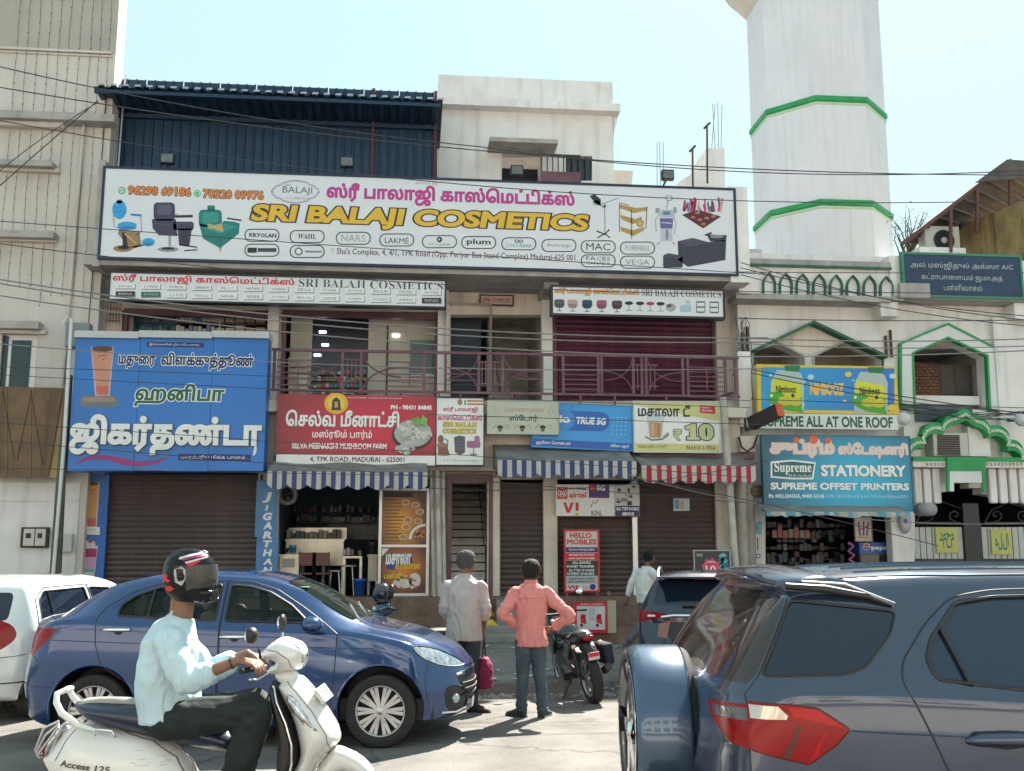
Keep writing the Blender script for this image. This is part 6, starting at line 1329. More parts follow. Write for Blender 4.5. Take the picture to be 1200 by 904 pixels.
class Car:
    def __init__(s,sts,ends,n=5,K=110,full=1.0):
        """sts rows: x, zb, w, zs, ws, zr, wr, zt"""
        A = np.array(sts,float);X = A[:,0];x0,x1 = X[0],X[-1]
        u = np.linspace(0,1,K);u = .5-.5*np.cos(u*math.pi)*(1-.0);xs = x0+(x1-x0)*(.35*u+.65*np.linspace(0,1,K))
        C = [pchip(X,A[:,i],xs) for i in range(1,8)];rows = []
        for k in range(K):
            zb,w,zs,ws,zr,wr,zt = [c[k] for c in C];zm = zb+.5*(zs-zb)
            P = [(0,zb),(w*.8,zb),(w*.965,zb+.05),(w,zm),(w*.992,zs-.10),(ws,zs),((ws+wr)/2+.012,(zs+zr)/2),(wr,zr),(wr*.86,zr+(zt-zr)*.62),(wr*.5,zr+(zt-zr)*.93),(0,zt)]
            rows.append(crom(P,n))
        s.rows = rows;s.xs = xs;nv = len(rows[0]);bR,bF = ends;vs = []
        def pos(k,y,z):
            x = xs[k];w = max(.05,C[1][k]);q = min(1,abs(y)/w)
            tF = max(0,min(1,(x-(x1-.6))/.6));tR = max(0,min(1,((x0+.6)-x)/.6));tF = tF*tF*(3-2*tF);tR = tR*tR*(3-2*tR)
            return (x-tF*(bF[0]*q**bF[1])+tF*np.interp(z,bF[2],bF[3])+tR*(bR[0]*q**bR[1])+tR*np.interp(z,bR[2],bR[3]),y,z)
        for k in range(K):
            for y,z in rows[k]: vs.append(pos(k,-y,z))
            for y,z in rows[k][1:-1]: vs.append(pos(k,y,z))
        NV = 2*nv-2
        def loop(k): return [k*NV+i for i in range(nv)]+[k*NV+nv+i for i in range(nv-2)][::-1]
        fs = []
        for k in range(K-1):
            a,b = loop(k),loop(k+1)
            for i in range(NV): j = (i+1) % NV;fs.append((a[i],b[i],b[j],a[j]))
        for k,fl in ((0,1),(K-1,0)):
            R = rows[k];ids = [];N = 10
            for i in range(nv):
                y,z = R[i];row = []
                for j in range(N+1):
                    f = -1+2*j/N
                    if i in (0,nv-1): row.append(k*NV+i);continue
                    if j == 0: row.append(k*NV+i)
                    elif j == N: row.append(k*NV+nv+i-1)
                    else: vs.append(pos(k,y*f,z));row.append(len(vs)-1)
                ids.append(row)
            for i in range(nv-1):
                for j in range(N):
                    q = [];[q.append(v) for v in (ids[i][j],ids[i+1][j],ids[i+1][j+1],ids[i][j+1]) if v not in q]
                    if len(q) > 2: fs.append(q if fl else q[::-1])
        bm = bmesh.new();V = [bm.verts.new(v) for v in vs]
        for f in fs:
            try: bm.faces.new([V[i] for i in f])
            except ValueError: pass
        bmesh.ops.remove_doubles(bm,verts=bm.verts,dist=1e-4);bmesh.ops.recalc_face_normals(bm,faces=bm.faces)
        s.bm = bm;bm.faces.ensure_lookup_table();s.tree = BVHTree.FromBMesh(bm);s.parts = []
    def cut(s,poly,ax=(0,2),filt=None):
        bm = s.bm;n = len(poly);oth = ({0,1,2}-set(ax)).pop()
        for i in range(n):
            a,b = poly[i],poly[(i+1) % n];lo = (min(a[0],b[0])-.03,min(a[1],b[1])-.03);hi = (max(a[0],b[0])+.03,max(a[1],b[1])+.03)
            g = []
            for f in bm.faces:
                if filt and not filt(f): continue
                c0 = [v.co[ax[0]] for v in f.verts];c1 = [v.co[ax[1]] for v in f.verts]
                if max(c0) > lo[0] and min(c0) < hi[0] and max(c1) > lo[1] and min(c1) < hi[1]: g.append(f)
            if not g: continue
            d = Vector((0,0,0));d[ax[0]] = b[0]-a[0];d[ax[1]] = b[1]-a[1];nn = Vector((0,0,0));nn[oth] = 1;no = d.cross(nn)
            if no.length < 1e-9: continue
            co = Vector((0,0,0));co[ax[0]] = a[0];co[ax[1]] = a[1]
            ge = set();[ge.update(f.edges) for f in g];gv = set();[gv.update(f.verts) for f in g]
            bmesh.ops.bisect_plane(bm,geom=list(gv)+list(ge)+g,dist=1e-5,plane_co=co,plane_no=no.normalized())
    def take(s,poly,name,m,ax=(0,2),filt=None,shift=0,root=None,label=None,sides=True,delete=False,keepcut=True):
        """cut out the faces inside an outline; one part per side"""
        poly = [tuple(p) for p in poly];s.cut(poly,ax,filt);P = np.array(poly);x0,y0 = P.T;x1,y1 = np.roll(P,-1,0).T;out = {}
        for f in list(s.bm.faces):
            if filt and not filt(f): continue
            c = f.calc_center_median();px,py = c[ax[0]],c[ax[1]]
            up = (y0 > py) != (y1 > py)
            with np.errstate(divide='ignore',invalid='ignore'): xi = (x1-x0)*(py-y0)/(y1-y0)+x0
            if (up & (px < xi)).sum() % 2: out.setdefault((c.y > 0) if sides else 0,[]).append(f)
        res = []
        for k,fl in out.items():
            if not delete:
                vs = [];idx = {};fs = []
                for f in fl:
                    q = []
                    for v in f.verts:
                        if v.index not in idx or True:
                            key = v
                            if key not in idx: idx[key] = len(vs);vs.append(v.co-v.normal*shift)
                            q.append(idx[key])
                    fs.append(q)
                b = MB();b.add(vs,fs,m,True);o = b.build(name,None);o.parent = root;o.location = (0,0,0)
                if label: o['label'] = label
                res.append(o)
            bmesh.ops.delete(s.bm,geom=fl,context='FACES')
        return res
    def done(s,name,m,root):
        bmesh.ops.delete(s.bm,geom=[v for v in s.bm.verts if not v.link_faces],context='VERTS');me = bpy.data.meshes.new(name);s.bm.to_mesh(me);me.materials.append(m)
        me.polygons.foreach_set('use_smooth',[True]*len(me.polygons));o = linkmesh(name,me,root);s.bm.free();return o
    def hit(s,x,z,side=-1,ax='y'):
        if ax == 'y': r = s.tree.ray_cast(Vector((x,side*3,z)),Vector((0,-side,0)))
        elif ax == 'x': r = s.tree.ray_cast(Vector((side*8,x,z)),Vector((-side,0,0)))
        else: r = s.tree.ray_cast(Vector((x,z,5)),Vector((0,0,-1)))
        return (r[0],r[1]) if r[0] is not None else (None,None)
    def seam(s,pts,r,m,root,name='panel_gap',sides=(-1,1),ax='y',out=0,step=.03,closed=False,nseg=5):
        pts = list(pts)+([pts[0]] if closed else []);S_ = []
        for a,b in zip(pts,pts[1:]):
            k = max(1,int(math.hypot(b[0]-a[0],b[1]-a[1])/step));S_ += [(a[0]+(b[0]-a[0])*i/k,a[1]+(b[1]-a[1])*i/k) for i in range(k)]
        S_.append(pts[-1]);
        for sd_ in sides:
            P = []
            for x,z in S_:
                c,n = s.hit(x,z,sd_,ax)
                if c is not None: P.append(c+n*out)
            if len(P) > 1: o = MB().tube(P,r,m,nseg).build(name,None);o.parent = root
def smoothpoly(P,n=5):
    P = list(P);N = len(P);Q = np.array([P[-1]]+P+[P[0],P[1]],float);out = []
    for i in range(1,N+1):
        for j in range(n):
            t = j/n;a,b,c,d = Q[i-1],Q[i],Q[i+1],Q[i+2];out.append(tuple(.5*((2*b)+(c-a)*t+(2*a-5*b+4*c-d)*t*t+(-a+3*b-3*c+d)*t**3)))
    return out
def roundpoly(P,r=.03,n=4):
    out = [];N = len(P)
    for i in range(N):
        a,b,c = [Vector(P[k % N]) for k in (i-1,i,i+1)];d1 = (a-b);d2 = (c-b);q = min(r,d1.length*.45,d2.length*.45);p0 = b+d1.normalized()*q;p1 = b+d2.normalized()*q
        for j in range(n+1): t = j/n;out.append(tuple((p0.lerp(b,t)).lerp(b.lerp(p1,t),t)))
    return out
sideF = lambda f: abs(f.normal.y) > .35
def wheel(root,x,y,r,w,rimr,spokes=8,style='fins',steer=0,rimm=None,prefix='wheel'):
    t = bpy.data.objects.new(prefix,None);COL.objects.link(t);t.parent = root;t.location = (x,y,r);sg = -1 if y < 0 else 1
    t.rotation_euler = (0,0,steer);T = Matrix.Rotation(-sg*math.pi/2,4,'X');rimm = rimm or mat('alloy silver',(.55,.55,.56),.3,metal=.7,var=.15,dirt=.3)
    pr = [(rimr,-w*.42),(rimr+.02,-w*.5),(r*.93,-w*.5),(r*.985,-w*.42),(r,-w*.3),(r,w*.3),(r*.985,w*.42),(r*.93,w*.5),(rimr+.02,w*.5),(rimr,w*.42)]
    b = MB();b.lathe(pr,tyre_m,40,T);
    for k in range(48):
        a = 2*math.pi*k/48
        for z in (-.28,0,.28):
            c = [T @ Vector(((r+.004)*math.cos(a+da),(r+.004)*math.sin(a+da),w*(z+dz))) for da,dz in ((0,-.1),(.09,-.12),(.09,.08),(0,.1))];b.add(c,[(0,1,2,3)],tyre_m)
    o = b.build('tyre',None);o.parent = t
    b = MB();b.lathe([(rimr,-w*.42),(rimr*.97,w*.2),(rimr*.97,w*.40),(rimr*1.0,w*.45),(rimr*1.03,w*.46),(rimr*1.03,w*.42)],rimm,40,T);b.lathe([(.001,-w*.1),(rimr*.95,-w*.1)],trim_m,24,T)
    b.lathe([(.001,w*.40),(rimr*.15,w*.39),(rimr*.2,w*.34),(rimr*.22,w*.2)],rimm,16,T)
    for k in range(spokes):
        a0 = 2*math.pi*k/spokes
        for da in ((-.11,.11) if style == 'pairs' else (0,)):
            a = a0+da;ww = .035 if style == 'pairs' else .06
            ca,sa = math.cos(a),math.sin(a);ta = Vector((-sa,ca,0))
            P = []
            for rr,z,q in ((.16,.38,.6),(.55,.36,.9),(.96,.40,1.1)):
                c = Vector((ca*rr*rimr,sa*rr*rimr,z*w));P += [T @ (c-ta*rimr*ww*2*q),T @ (c+ta*rimr*ww*2*q),T @ (c+ta*rimr*ww*1.6*q+Vector((0,0,-w*.1))),T @ (c-ta*rimr*ww*1.6*q+Vector((0,0,-w*.1)))]
            b.add(P,[(0,1,5,4),(1,2,6,5),(3,0,4,7),(4,5,9,8),(5,6,10,9),(7,4,8,11)],rimm)
    o = b.build('rim',None);o.parent = t
    return t
def arch_liner(root,x,r,z,w0,w1):
    for sg in (-1,1):
        b = MB();P = [(x+r*math.cos(a),z+r*math.sin(a)) for a in np.linspace(-.05,math.pi+.05,16)];vs = [(px_,sg*w0,pz) for px_,pz in P]+[(px_,sg*w1,pz) for px_,pz in P];n = len(P)
        b.add(vs,[(i,i+1,i+1+n,i+n) for i in range(n-1)]+[tuple(range(n,2*n))],trim_m,False);o = b.build('arch_liner',None);o.parent = root
def boxpart(root,name,x0,x1,y0,y1,z0,z1,m,bev=.02):
    o = MB().box(x0,x1,y0,y1,z0,z1,m,bev).build(name,None);o.parent = root;return o
def seat(root,x,y,m,h=.62):
    boxpart(root,'seat',x-.24,x+.24,y-.24,y+.24,.42,.58,m,.05);b = MB();b.box(-.07,.07,-.23,.23,0,h,m,.05)
    o = b.build('seat_back',None);o.parent = root;o.location = (x-.24,y,.55);o.rotation_euler = (0,-.28,0);b = MB();b.box(-.045,.045,-.13,.13,0,.18,m,.04);h_ = b.build('headrest',None);h_.parent = root;h_.location = (x-.24-h*.3,y,.55+h*.97);h_.rotation_euler = (0,-.2,0)
def circ(x,z,r,n=28,a0=0,a1=2*math.pi): return [(x+r*math.cos(a0+(a1-a0)*i/n),z+r*math.sin(a0+(a1-a0)*i/n)) for i in range(n)]
def put(root,px,depth,z=0,rot=0,scale=1,off=(0,0)):
    """stand the thing so that its local point off lies at photo column px and the given distance"""
    d = _cf.copy();d.z = 0;d.normalize();p = d*depth+_cr*(px if abs(px) < 12 else (px-600)*depth/F*.972)
    root.rotation_euler = (0,0,rot);root.scale = (scale,)*3
    o = Vector((off[0]*scale,off[1]*scale,0));o.rotate(root.rotation_euler);root.location = (p.x-o.x,p.y-o.y,z)
wing = glass('tinted car glass',(.02,.035,.03),.25,.02);wdark = glass('dark privacy glass',(.008,.015,.03),.97,.03)
# ---------------------------------------------------------------- blue sedan
def sedan():
    t = thing('parked_car','dark blue saloon car driving past behind the white scooter','car')
    pm = carpaint('sedan blue',(.007,.044,.15),.4,.20,.18)
    st = [(0.00,.30,.66,.74,.64,.90,.55,.94),
          (0.06,.24,.76,.92,.74,1.02,.62,1.06),
          (0.20,.20,.83,1.02,.81,1.07,.66,1.095),
          (0.36,.18,.86,1.05,.835,1.09,.64,1.12),
          (0.48,.17,.867,1.055,.84,1.15,.61,1.18),
          (0.66,.17,.867,1.055,.845,1.25,.60,1.285),
          (0.86,.17,.867,1.05,.845,1.34,.60,1.385),
          (1.20,.17,.867,1.035,.845,1.395,.60,1.455),
          (1.60,.17,.867,1.02,.845,1.41,.605,1.48),
          (2.10,.17,.867,1.00,.845,1.385,.60,1.46),
          (2.47,.17,.867,.985,.845,1.285,.60,1.365),
          (2.85,.17,.867,.965,.842,1.10,.62,1.17),
          (3.12,.18,.867,.94,.835,.985,.66,1.015),
          (3.40,.19,.86,.88,.82,.92,.62,.955),
          (3.70,.20,.83,.79,.78,.845,.56,.87),
          (3.91,.21,.76,.66,.72,.73,.50,.77),
          (4.01,.25,.68,.54,.64,.61,.42,.65)]
    c = Car(st,((.16,2.8,[.2,.5,.75,1.05],[.03,-.03,0,.06]),(.30,2.6,[.2,.45,.6,.9],[.0,.03,0,-.06])))
    ax0,ax1,r = .80,3.25,.305
    for ax_ in (ax0,ax1):
        c.take(circ(ax_,r+.015,r+.065,30),'x',pm,delete=True,filt=lambda f: abs(f.normal.y) > .15 or f.calc_center_median().z < .35)
        c.seam(circ(ax_,r+.015,r+.068,30,-.35,math.pi+.35),.012,pm,t,'arch_lip',out=-.004)
    wtop = [(1.30,1.375),(1.75,1.40),(2.15,1.385)]
    rw = roundpoly([(.955,1.10),(.965,1.19),(1.08,1.275),(1.26,1.335),(1.81,1.362),(1.81,1.06)],.03);qd = 1.22
    fw = roundpoly([(1.89,1.055),(1.89,1.358),(2.06,1.345),(2.24,1.295),(2.44,1.185),(2.62,1.035)],.03)
    gf = lambda f: abs(f.normal.y) > .3 and f.calc_center_median().z > .9
    for w_,nm in ((rw,'rear_door_window'),(fw,'front_door_window')): c.take(w_,nm,wing,filt=gf,shift=.012,root=t);c.seam(w_,.010,trim_m,t,'window_seal',closed=True)
    c.seam([(qd,1.09),(qd,1.32)],.012,trim_m,t,'window_divider')
    c.seam([(.90,1.16),(1.06,1.30),(1.26,1.365),(1.80,1.39),(2.08,1.372),(2.28,1.312),(2.50,1.185),(2.66,1.05)],.004,pm,t,'roof_drip',out=.001)
    topF = lambda f: f.normal.z > .25 and abs(f.normal.y) < .6
    c.take(roundpoly([(2.36,-.53),(2.36,.53),(2.98,.64),(3.06,0),(2.98,-.64)],.05),'windscreen',wing,(0,1),topF,.006,t,sides=False)
    c.take(roundpoly([(.50,-.52),(.50,.52),(.95,.50),(.95,-.50)],.05),'rear_window',wing,(0,1),topF,.006,t,sides=False)
    tl = [(-.05,.985),(.12,.995),(.46,.995),(.38,.90),(.24,.77),(-.05,.74)]
    c.take(tl,'tail_lamp',redl,filt=lambda f: f.calc_center_median().x < .5 and abs(f.calc_center_median().y) > .47,root=t,shift=.0)
    hl = smoothpoly([(3.52,.838),(3.70,.795),(3.85,.72),(3.94,.65),(3.86,.64),(3.73,.672),(3.59,.745)],4)
    c.take(hl,'headlight',clearl,filt=lambda f: f.calc_center_median().x > 3.2,root=t);c.seam(hl,.006,trim_m,t,'lamp_seal',closed=True)
    rd_ = [(1.85,.24),(1.85,1.395),(1.26,1.37),(1.04,1.30),(.84,1.17),(.785,1.08),(.80,.86),(.86,.69),(1.08,.55),(1.17,.44),(1.19,.24)]
    fd_ = [(1.86,.24),(1.86,1.395),(2.08,1.38),(2.30,1.315),(2.55,1.165),(2.80,1.0),(2.87,.95),(2.86,.70),(2.82,.24)]
    for d,nm in ((rd_,'rear_door'),(fd_,'front_door')): c.take(d,nm,pm,filt=lambda f: abs(f.normal.y) > .3,root=t);c.seam(d,.0045,trim_m,t,closed=True)
    c.seam([(3.33,.90),(3.50,.855)],.003,trim_m,t);c.seam([(3.66,.30),(3.62,.56),(3.64,.69)],.003,trim_m,t);c.seam([(.30,.72),(.20,.78)],.003,trim_m,t);c.seam([(.45,.50),(.10,.52)],.003,trim_m,t)
    c.seam([(.4,.90),(1.8,.845),(3.2,.83)],.004,pm,t,'waist_crease',out=-.0005)
    c.seam([(.18,1.085),(.60,1.06)],.003,trim_m,t)
    for x0,hz in ((.87,.985),(1.87,.925)):
        for sd_ in (-1,1):
            h,n = c.hit(x0+.12,hz,sd_);b = MB();b.tube([(x0,h.y+sd_*.012,hz),(x0+.05,h.y+sd_*.04,hz+.002),(x0+.17,h.y+sd_*.04,hz+.002),(x0+.22,h.y+sd_*.012,hz)],[.012,.016,.016,.012],chrome,8);o = b.build('door_handle',None);o.parent = t
            o = MB().ball((x0+.12,h.y+sd_*(-.01),hz-.02),.05,trim_m,12,(1.1,.3,.7)).build('handle_cup',None);o.parent = t
    for sd_ in (-1,1):
        h,n = c.hit(2.68,.98,sd_);b = MB();b.ball((2.67,h.y+sd_*.13,1.035),.1,pm,16,(.95,1.15,.72));o = b.build('wing_mirror',None);o.parent = t
        b = MB();b.box(2.63,2.73,min(h.y-.01,h.y+sd_*.08),max(h.y-.01,h.y+sd_*.08),.96,1.0,trim_m,.01);o = b.build('mirror_arm',None);o.parent = t
        h,n = c.hit(3.86,.38,sd_);
        fo = smoothpoly([(3.80,.465),(3.95,.45),(3.96,.29),(3.82,.28)],4);c.seam(fo,.006,trim_m,t,'fog_surround',sides=(sd_,),closed=True)
        o = MB().ball((3.87,h.y-sd_*.02,.37),.045,clearl,12).build('fog_lamp',None);o.parent = t
    fo = smoothpoly([(3.80,.465),(3.95,.45),(3.96,.29),(3.82,.28)],4);c.take(fo,'fog_recess',trim_m,filt=lambda f: f.calc_center_median().x > 3.4,root=t,shift=.01)
    c.seam([(3.76,.265),(3.88,.255),(3.99,.29)],.012,chrome,t,'chrome_strip')
    c.take([(-.42,.34),(.42,.34),(.50,.56),(-.50,.56)],'grille',trim_m,(1,2),lambda f: f.calc_center_median().x > 3.6 and f.normal.x > .3,.01,t,sides=False)
    c.seam([(-.50,.57),(-.3,.60),(.3,.60),(.50,.57)],.014,chrome,t,'grille_bar',(1,),'x')
    for z in (.39,.44,.49): c.seam([(-.44,z),(.44,z)],.008,trim_m,t,'grille_slat',(1,),'x')
    c.done('body',pm,t)
    arch_liner(t,ax0,r+.06,r,.82,.5);arch_liner(t,ax1,r+.06,r,.82,.5)
    for ax_ in (ax0,ax1):
        for y in (-.75,.75): wheel(t,ax_,y,r,.185,.205,10,'pairs')
    boxpart(t,'floor',.3,3.7,-.72,.72,.2,.4,trim_m);boxpart(t,'parcel_shelf',.72,1.25,-.66,.66,.90,.96,trim_m)
    for y in (-.36,.36): seat(t,2.05,y,seatb,.60)
    boxpart(t,'rear_bench',1.18,1.6,-.6,.6,.42,.60,seatb,.05);b = MB();b.box(-.07,.07,-.6,.6,0,.55,seatb,.05);o = b.build('rear_seat_back',None);o.parent = t;o.location = (1.22,0,.55);o.rotation_euler = (0,-.3,0)
    for y in (-.38,.38): boxpart(t,'headrest',.98,1.08,y-.12,y+.12,1.08,1.22,seatb,.03)
    boxpart(t,'dashboard',2.55,2.95,-.68,.68,.75,.97,mat('beige dash',(.25,.22,.17),.7),.05)
    b = MB();b.tube([(2.42+.05*math.sin(a),.36+.17*math.cos(a),.95+.16*math.sin(a)) for a in np.linspace(0,6.28,25)],.014,trim_m,6);o = b.build('steering_wheel',None);o.parent = t
    b = MB();b.tube([(1.28,0,1.45),(1.12,0,1.62)],[.006,.003],trim_m,5);o = b.build('aerial',None);o.parent = t
    boxpart(t,'windscreen_sticker',2.44,2.54,-.50,-.42,1.33,1.335,M((.2,.5,.35),.5),0)
    for y0 in (-.1,-.6): b = MB();b.beam((3.03,y0,1.035),(2.86,y0+.5,1.16),.02,.012,trim_m);o = b.build('wiper',None);o.parent = t
    return t
sd_car = sedan();put(sd_car,-1.18,9.5,0,-YAW,1.05,(3.25,-.84))
# ---------------------------------------------------------------- white hatchback
def hatch():
    t = thing('parked_car','white hatchback with dark windows parked behind the blue saloon at the left edge','car')
    pm = carpaint('hatch white',(.62,.66,.68),.0,.3,.2)
    st = [(0.00,.32,.62,.74,.60,.88,.52,.92),(0.05,.26,.70,.88,.68,1.0,.60,1.03),(.16,.22,.76,.95,.74,1.14,.62,1.20),(.32,.2,.79,.97,.765,1.34,.60,1.40),(.50,.19,.80,.97,.775,1.41,.58,1.475),
          (1.0,.18,.80,.96,.775,1.435,.575,1.52),(1.6,.18,.80,.94,.775,1.43,.575,1.52),(2.05,.18,.80,.92,.77,1.36,.575,1.44),(2.45,.18,.80,.90,.765,1.12,.59,1.19),(2.75,.19,.795,.87,.75,.96,.62,1.01),(3.1,.2,.77,.82,.72,.89,.56,.93),(3.4,.23,.71,.72,.66,.79,.5,.83),(3.56,.28,.62,.58,.58,.66,.42,.70)]
    c = Car(st,((.20,2.4,[.2,.5,.75,1.3],[.0,-.04,.0,.08]),(.28,2.2,[.2,.5,.9],[0,.02,-.05])),K=80)
    for ax_ in (.62,3.0): c.take(circ(ax_,.30,.35,26),'x',pm,delete=True,filt=lambda f: abs(f.normal.y) > .15 or f.calc_center_median().z < .33)
    gf = lambda f: abs(f.normal.y) > .3 and f.calc_center_median().z > .85
    for w_,nm in ((roundpoly([(.52,1.02),(.56,1.26),(.66,1.35),(1.38,1.37),(1.42,1.01)]),'rear_door_window'),(roundpoly([(1.50,1.0),(1.47,1.37),(1.85,1.35),(2.05,1.26),(2.42,.99)]),'front_door_window')):
        c.take(w_,nm,wdark,filt=gf,shift=.008,root=t);c.seam(w_,.009,trim_m,t,'window_seal',closed=True)
    c.seam([(.72,1.02),(.74,1.34)],.010,trim_m,t,'window_divider')
    rf = lambda f: f.normal.x < -.2 and f.calc_center_median().x < .7
    c.take(roundpoly([(-.56,1.05),(-.50,1.34),(.50,1.34),(.56,1.05)],.06),'rear_window',wdark,(1,2),rf,.006,t,sides=False)
    tl = smoothpoly([(.02,1.06),(.10,1.10),(.22,1.02),(.24,.88),(.14,.74),(.03,.70)],4)
    c.take(tl,'tail_lamp',redl,filt=lambda f: f.calc_center_median().x < .5 and abs(f.calc_center_median().y) > .47,root=t)
    for sd_ in (-1,1):
        h,n = c.hit(.10,.90,sd_)
        if h: o = MB().ball(h+Vector((-.02,-sd_*.03,0)),.07,clearl,12,(.9,.9,.8)).build('reversing_lamp',None);o.parent = t
    rd_ = [(1.45,.24),(1.44,1.40),(.68,1.385),(.50,1.26),(.46,1.0),(.60,.70),(.92,.5),(.98,.24)];fd_ = [(1.46,.24),(1.45,1.40),(1.86,1.385),(2.10,1.28),(2.50,.98),(2.52,.24)]
    for d,nm in ((rd_,'rear_door'),(fd_,'front_door')): c.take(d,nm,pm,filt=lambda f: abs(f.normal.y) > .3,root=t);c.seam(d,.005,trim_m,t,closed=True)
    c.seam([(.30,.70),(.10,.66),(.02,.66)],.004,trim_m,t);c.seam([(.05,.40),(.30,.42)],.008,trim_m,t,'bumper_crease')
    for x0 in (.75,1.6):
        h,n = c.hit(x0+.1,.86,-1);b = MB();b.tube([(x0,h.y,.86),(x0+.05,h.y-.03,.86),(x0+.15,h.y-.03,.86),(x0+.2,h.y,.86)],.013,pm,6);o = b.build('door_handle',None);o.parent = t
    c.done('body',pm,t)
    for ax_ in (.62,3.0):
        arch_liner(t,ax_,.34,.3,.76,.5)
        for y in (-.70,.70): wheel(t,ax_,y,.29,.17,.18,7)
    for y in (-.34,.34): seat(t,1.5,y,trim_m)
    b = MB();b.tube([(.55,0,1.49),(.35,0,1.62)],[.006,.003],trim_m,5);o = b.build('aerial',None);o.parent = t
    return t
hc = hatch();put(hc,24,10.8,0,-YAW+R_(76),.97,(.18,-.78))
# ---------------------------------------------------------------- compact crossover seen from behind
def crossover():
    t = thing('parked_car','dark blue crossover parked nose to the shops beyond the spare wheel','car')
    pm = carpaint('crossover blue black',(.012,.022,.045),.5,.25,.2)
    st = [(0.00,.36,.70,.86,.68,1.0,.62,1.03),(0.05,.30,.80,1.0,.78,1.08,.70,1.10),(.16,.26,.86,1.05,.84,1.20,.70,1.23),(.34,.24,.875,1.06,.85,1.42,.66,1.47),(.52,.22,.88,1.06,.85,1.47,.62,1.55),
          (1.1,.2,.88,1.04,.85,1.49,.60,1.575),(1.8,.2,.88,1.02,.85,1.48,.60,1.57),(2.3,.2,.88,1.0,.85,1.36,.60,1.44),(2.75,.2,.88,.98,.84,1.10,.64,1.16),(3.2,.22,.87,.95,.82,1.0,.62,1.03),(3.7,.26,.80,.84,.75,.90,.52,.92),(3.95,.34,.70,.66,.66,.72,.45,.75)]
    c = Car(st,((.20,2.6,[.2,.6,.9,1.5],[-.06,-.06,.02,.06]),(.28,2.2,[.2,.5,.9],[0,.02,-.05])),K=80)
    rf = lambda f: f.normal.x < -.12 and f.calc_center_median().x < .7
    for ax_ in (.72,3.2): c.take(circ(ax_,.33,.39,26),'x',pm,delete=True,filt=lambda f: abs(f.normal.y) > .15 or f.calc_center_median().z < .33)
    c.take(roundpoly([(-.66,1.14),(-.60,1.40),(-.52,1.455),(.52,1.455),(.60,1.40),(.66,1.14)],.05),'rear_window',wdark,(1,2),rf,.006,t,sides=False)
    for sg in (-1,1):
        c.take([(sg*y,z) for y,z in ((.90,1.07),(.52,1.035),(.46,.99),(.70,.955),(.90,.90))],'tail_lamp',redl,(1,2),lambda f: f.calc_center_median().x < .45,-.004,t,sides=False)
        h,n = c.hit(sg*.66,1.0,-1,'x');o = MB().box(h.x-.012,h.x+.01,sg*.66-.09,sg*.66+.09,.985,1.015,clearl,.004).build('lamp_insert',None);o.parent = t
        c.take([(sg*y,z) for y,z in ((.60,.90),(.44,.95),(.50,.72),(.62,.74))],'bumper_accent',M((.25,.13,.10),.3,metal=.6),(1,2),rf,-.003,t,sides=False)
    c.take([(-.52,.84),(-.46,.93),(.46,.93),(.52,.84),(.45,.72),(-.45,.72)],'plate_recess',trim_m,(1,2),rf,.004,t,sides=False)
    c.seam([(-.56,.985),(-.40,1.01),(0,1.015),(.40,1.01),(.56,.985)],.02,chrome,t,'chrome_strip',(-1,),'x',out=.0)
    c.seam([(-.45,.71),(.45,.71)],.01,trim_m,t,'panel_gap',(-1,),'x')
    h,n = c.hit(0,1.06,-1,'x');b = MB();b.tube([(h.x-.015,.06*math.cos(a),1.075+.05*math.sin(a)) for a in np.linspace(0,6.29,21)],.008,chrome,6);b.box(h.x-.025,h.x-.01,-.085,.085,1.068,1.082,chrome);o = b.build('badge',None);o.parent = t
    for i,ch in enumerate('MAGNITE'):
        y = .27-i*.09;v,tr_,e = text2d(ch,.03);A = np.array(v);A = (A-A.min(0))/(A.max(0)-A.min(0));hh,n = c.hit(y,.945,-1,'x');w_ = .05 if ch != 'I' else .012
        o = MB().add([(hh.x-.006-abs(n.z)*.0,y-q[0]*w_,.925+q[1]*.035) for q in A],tr_,chrome).build('badge_letter',None);o.parent = t
    b = MB();b.beam((h.x+.02,-.05,1.165),(h.x+.045,.30,1.17),.03,.03,trim_m);b.ball((h.x+.0,-.02,1.16),.035,trim_m,8);o = b.build('rear_wiper',None);o.parent = t
    boxpart(t,'brake_light',.24,.27,-.13,.13,1.475,1.495,mat('high brake lamp',(.5,.01,.01),.3),0)
    c.take(roundpoly([(.55,1.12),(.60,1.40),(1.9,1.42),(2.5,1.08)],.05),'side_window',wdark,filt=lambda f: abs(f.normal.y) > .3 and f.calc_center_median().z > 1,shift=.005,root=t)
    for sg in (-1,1):
        b = MB();b.tube([(.35,sg*.60,1.50),(.50,sg*.60,1.575),(1.2,sg*.59,1.61),(2.0,sg*.585,1.595),(2.15,sg*.58,1.53)],.018,alum,8);o = b.build('roof_rail',None);o.parent = t
    c.done('body',pm,t)
    b = MB();b.box(.10,.42,-.62,.62,1.485,1.515,pm,.012);o = b.build('spoiler',None);o.parent = t
    b = MB();b.add([(.7,-.012,1.57),(.95,-.012,1.575),(.78,0,1.66),(.7,.012,1.57),(.95,.012,1.575)],[(0,1,2),(3,2,4),(0,2,3),(1,4,2)],pm);o = b.build('shark_fin_aerial',None);o.parent = t
    for ax_ in (.72,3.2):
        for y in (-.78,.78): wheel(t,ax_,y,.33,.2,.21,5)
    for sg in (-1,1): o = MB().box(-.01,.04,sg*.45-.07,sg*.45+.07,.60,.63,redl,.004).build('reflector',None);o.parent = t
    return t
mg = crossover();put(mg,828,12.7,0,math.pi/2-YAW-R_(9),.94,(0,0))
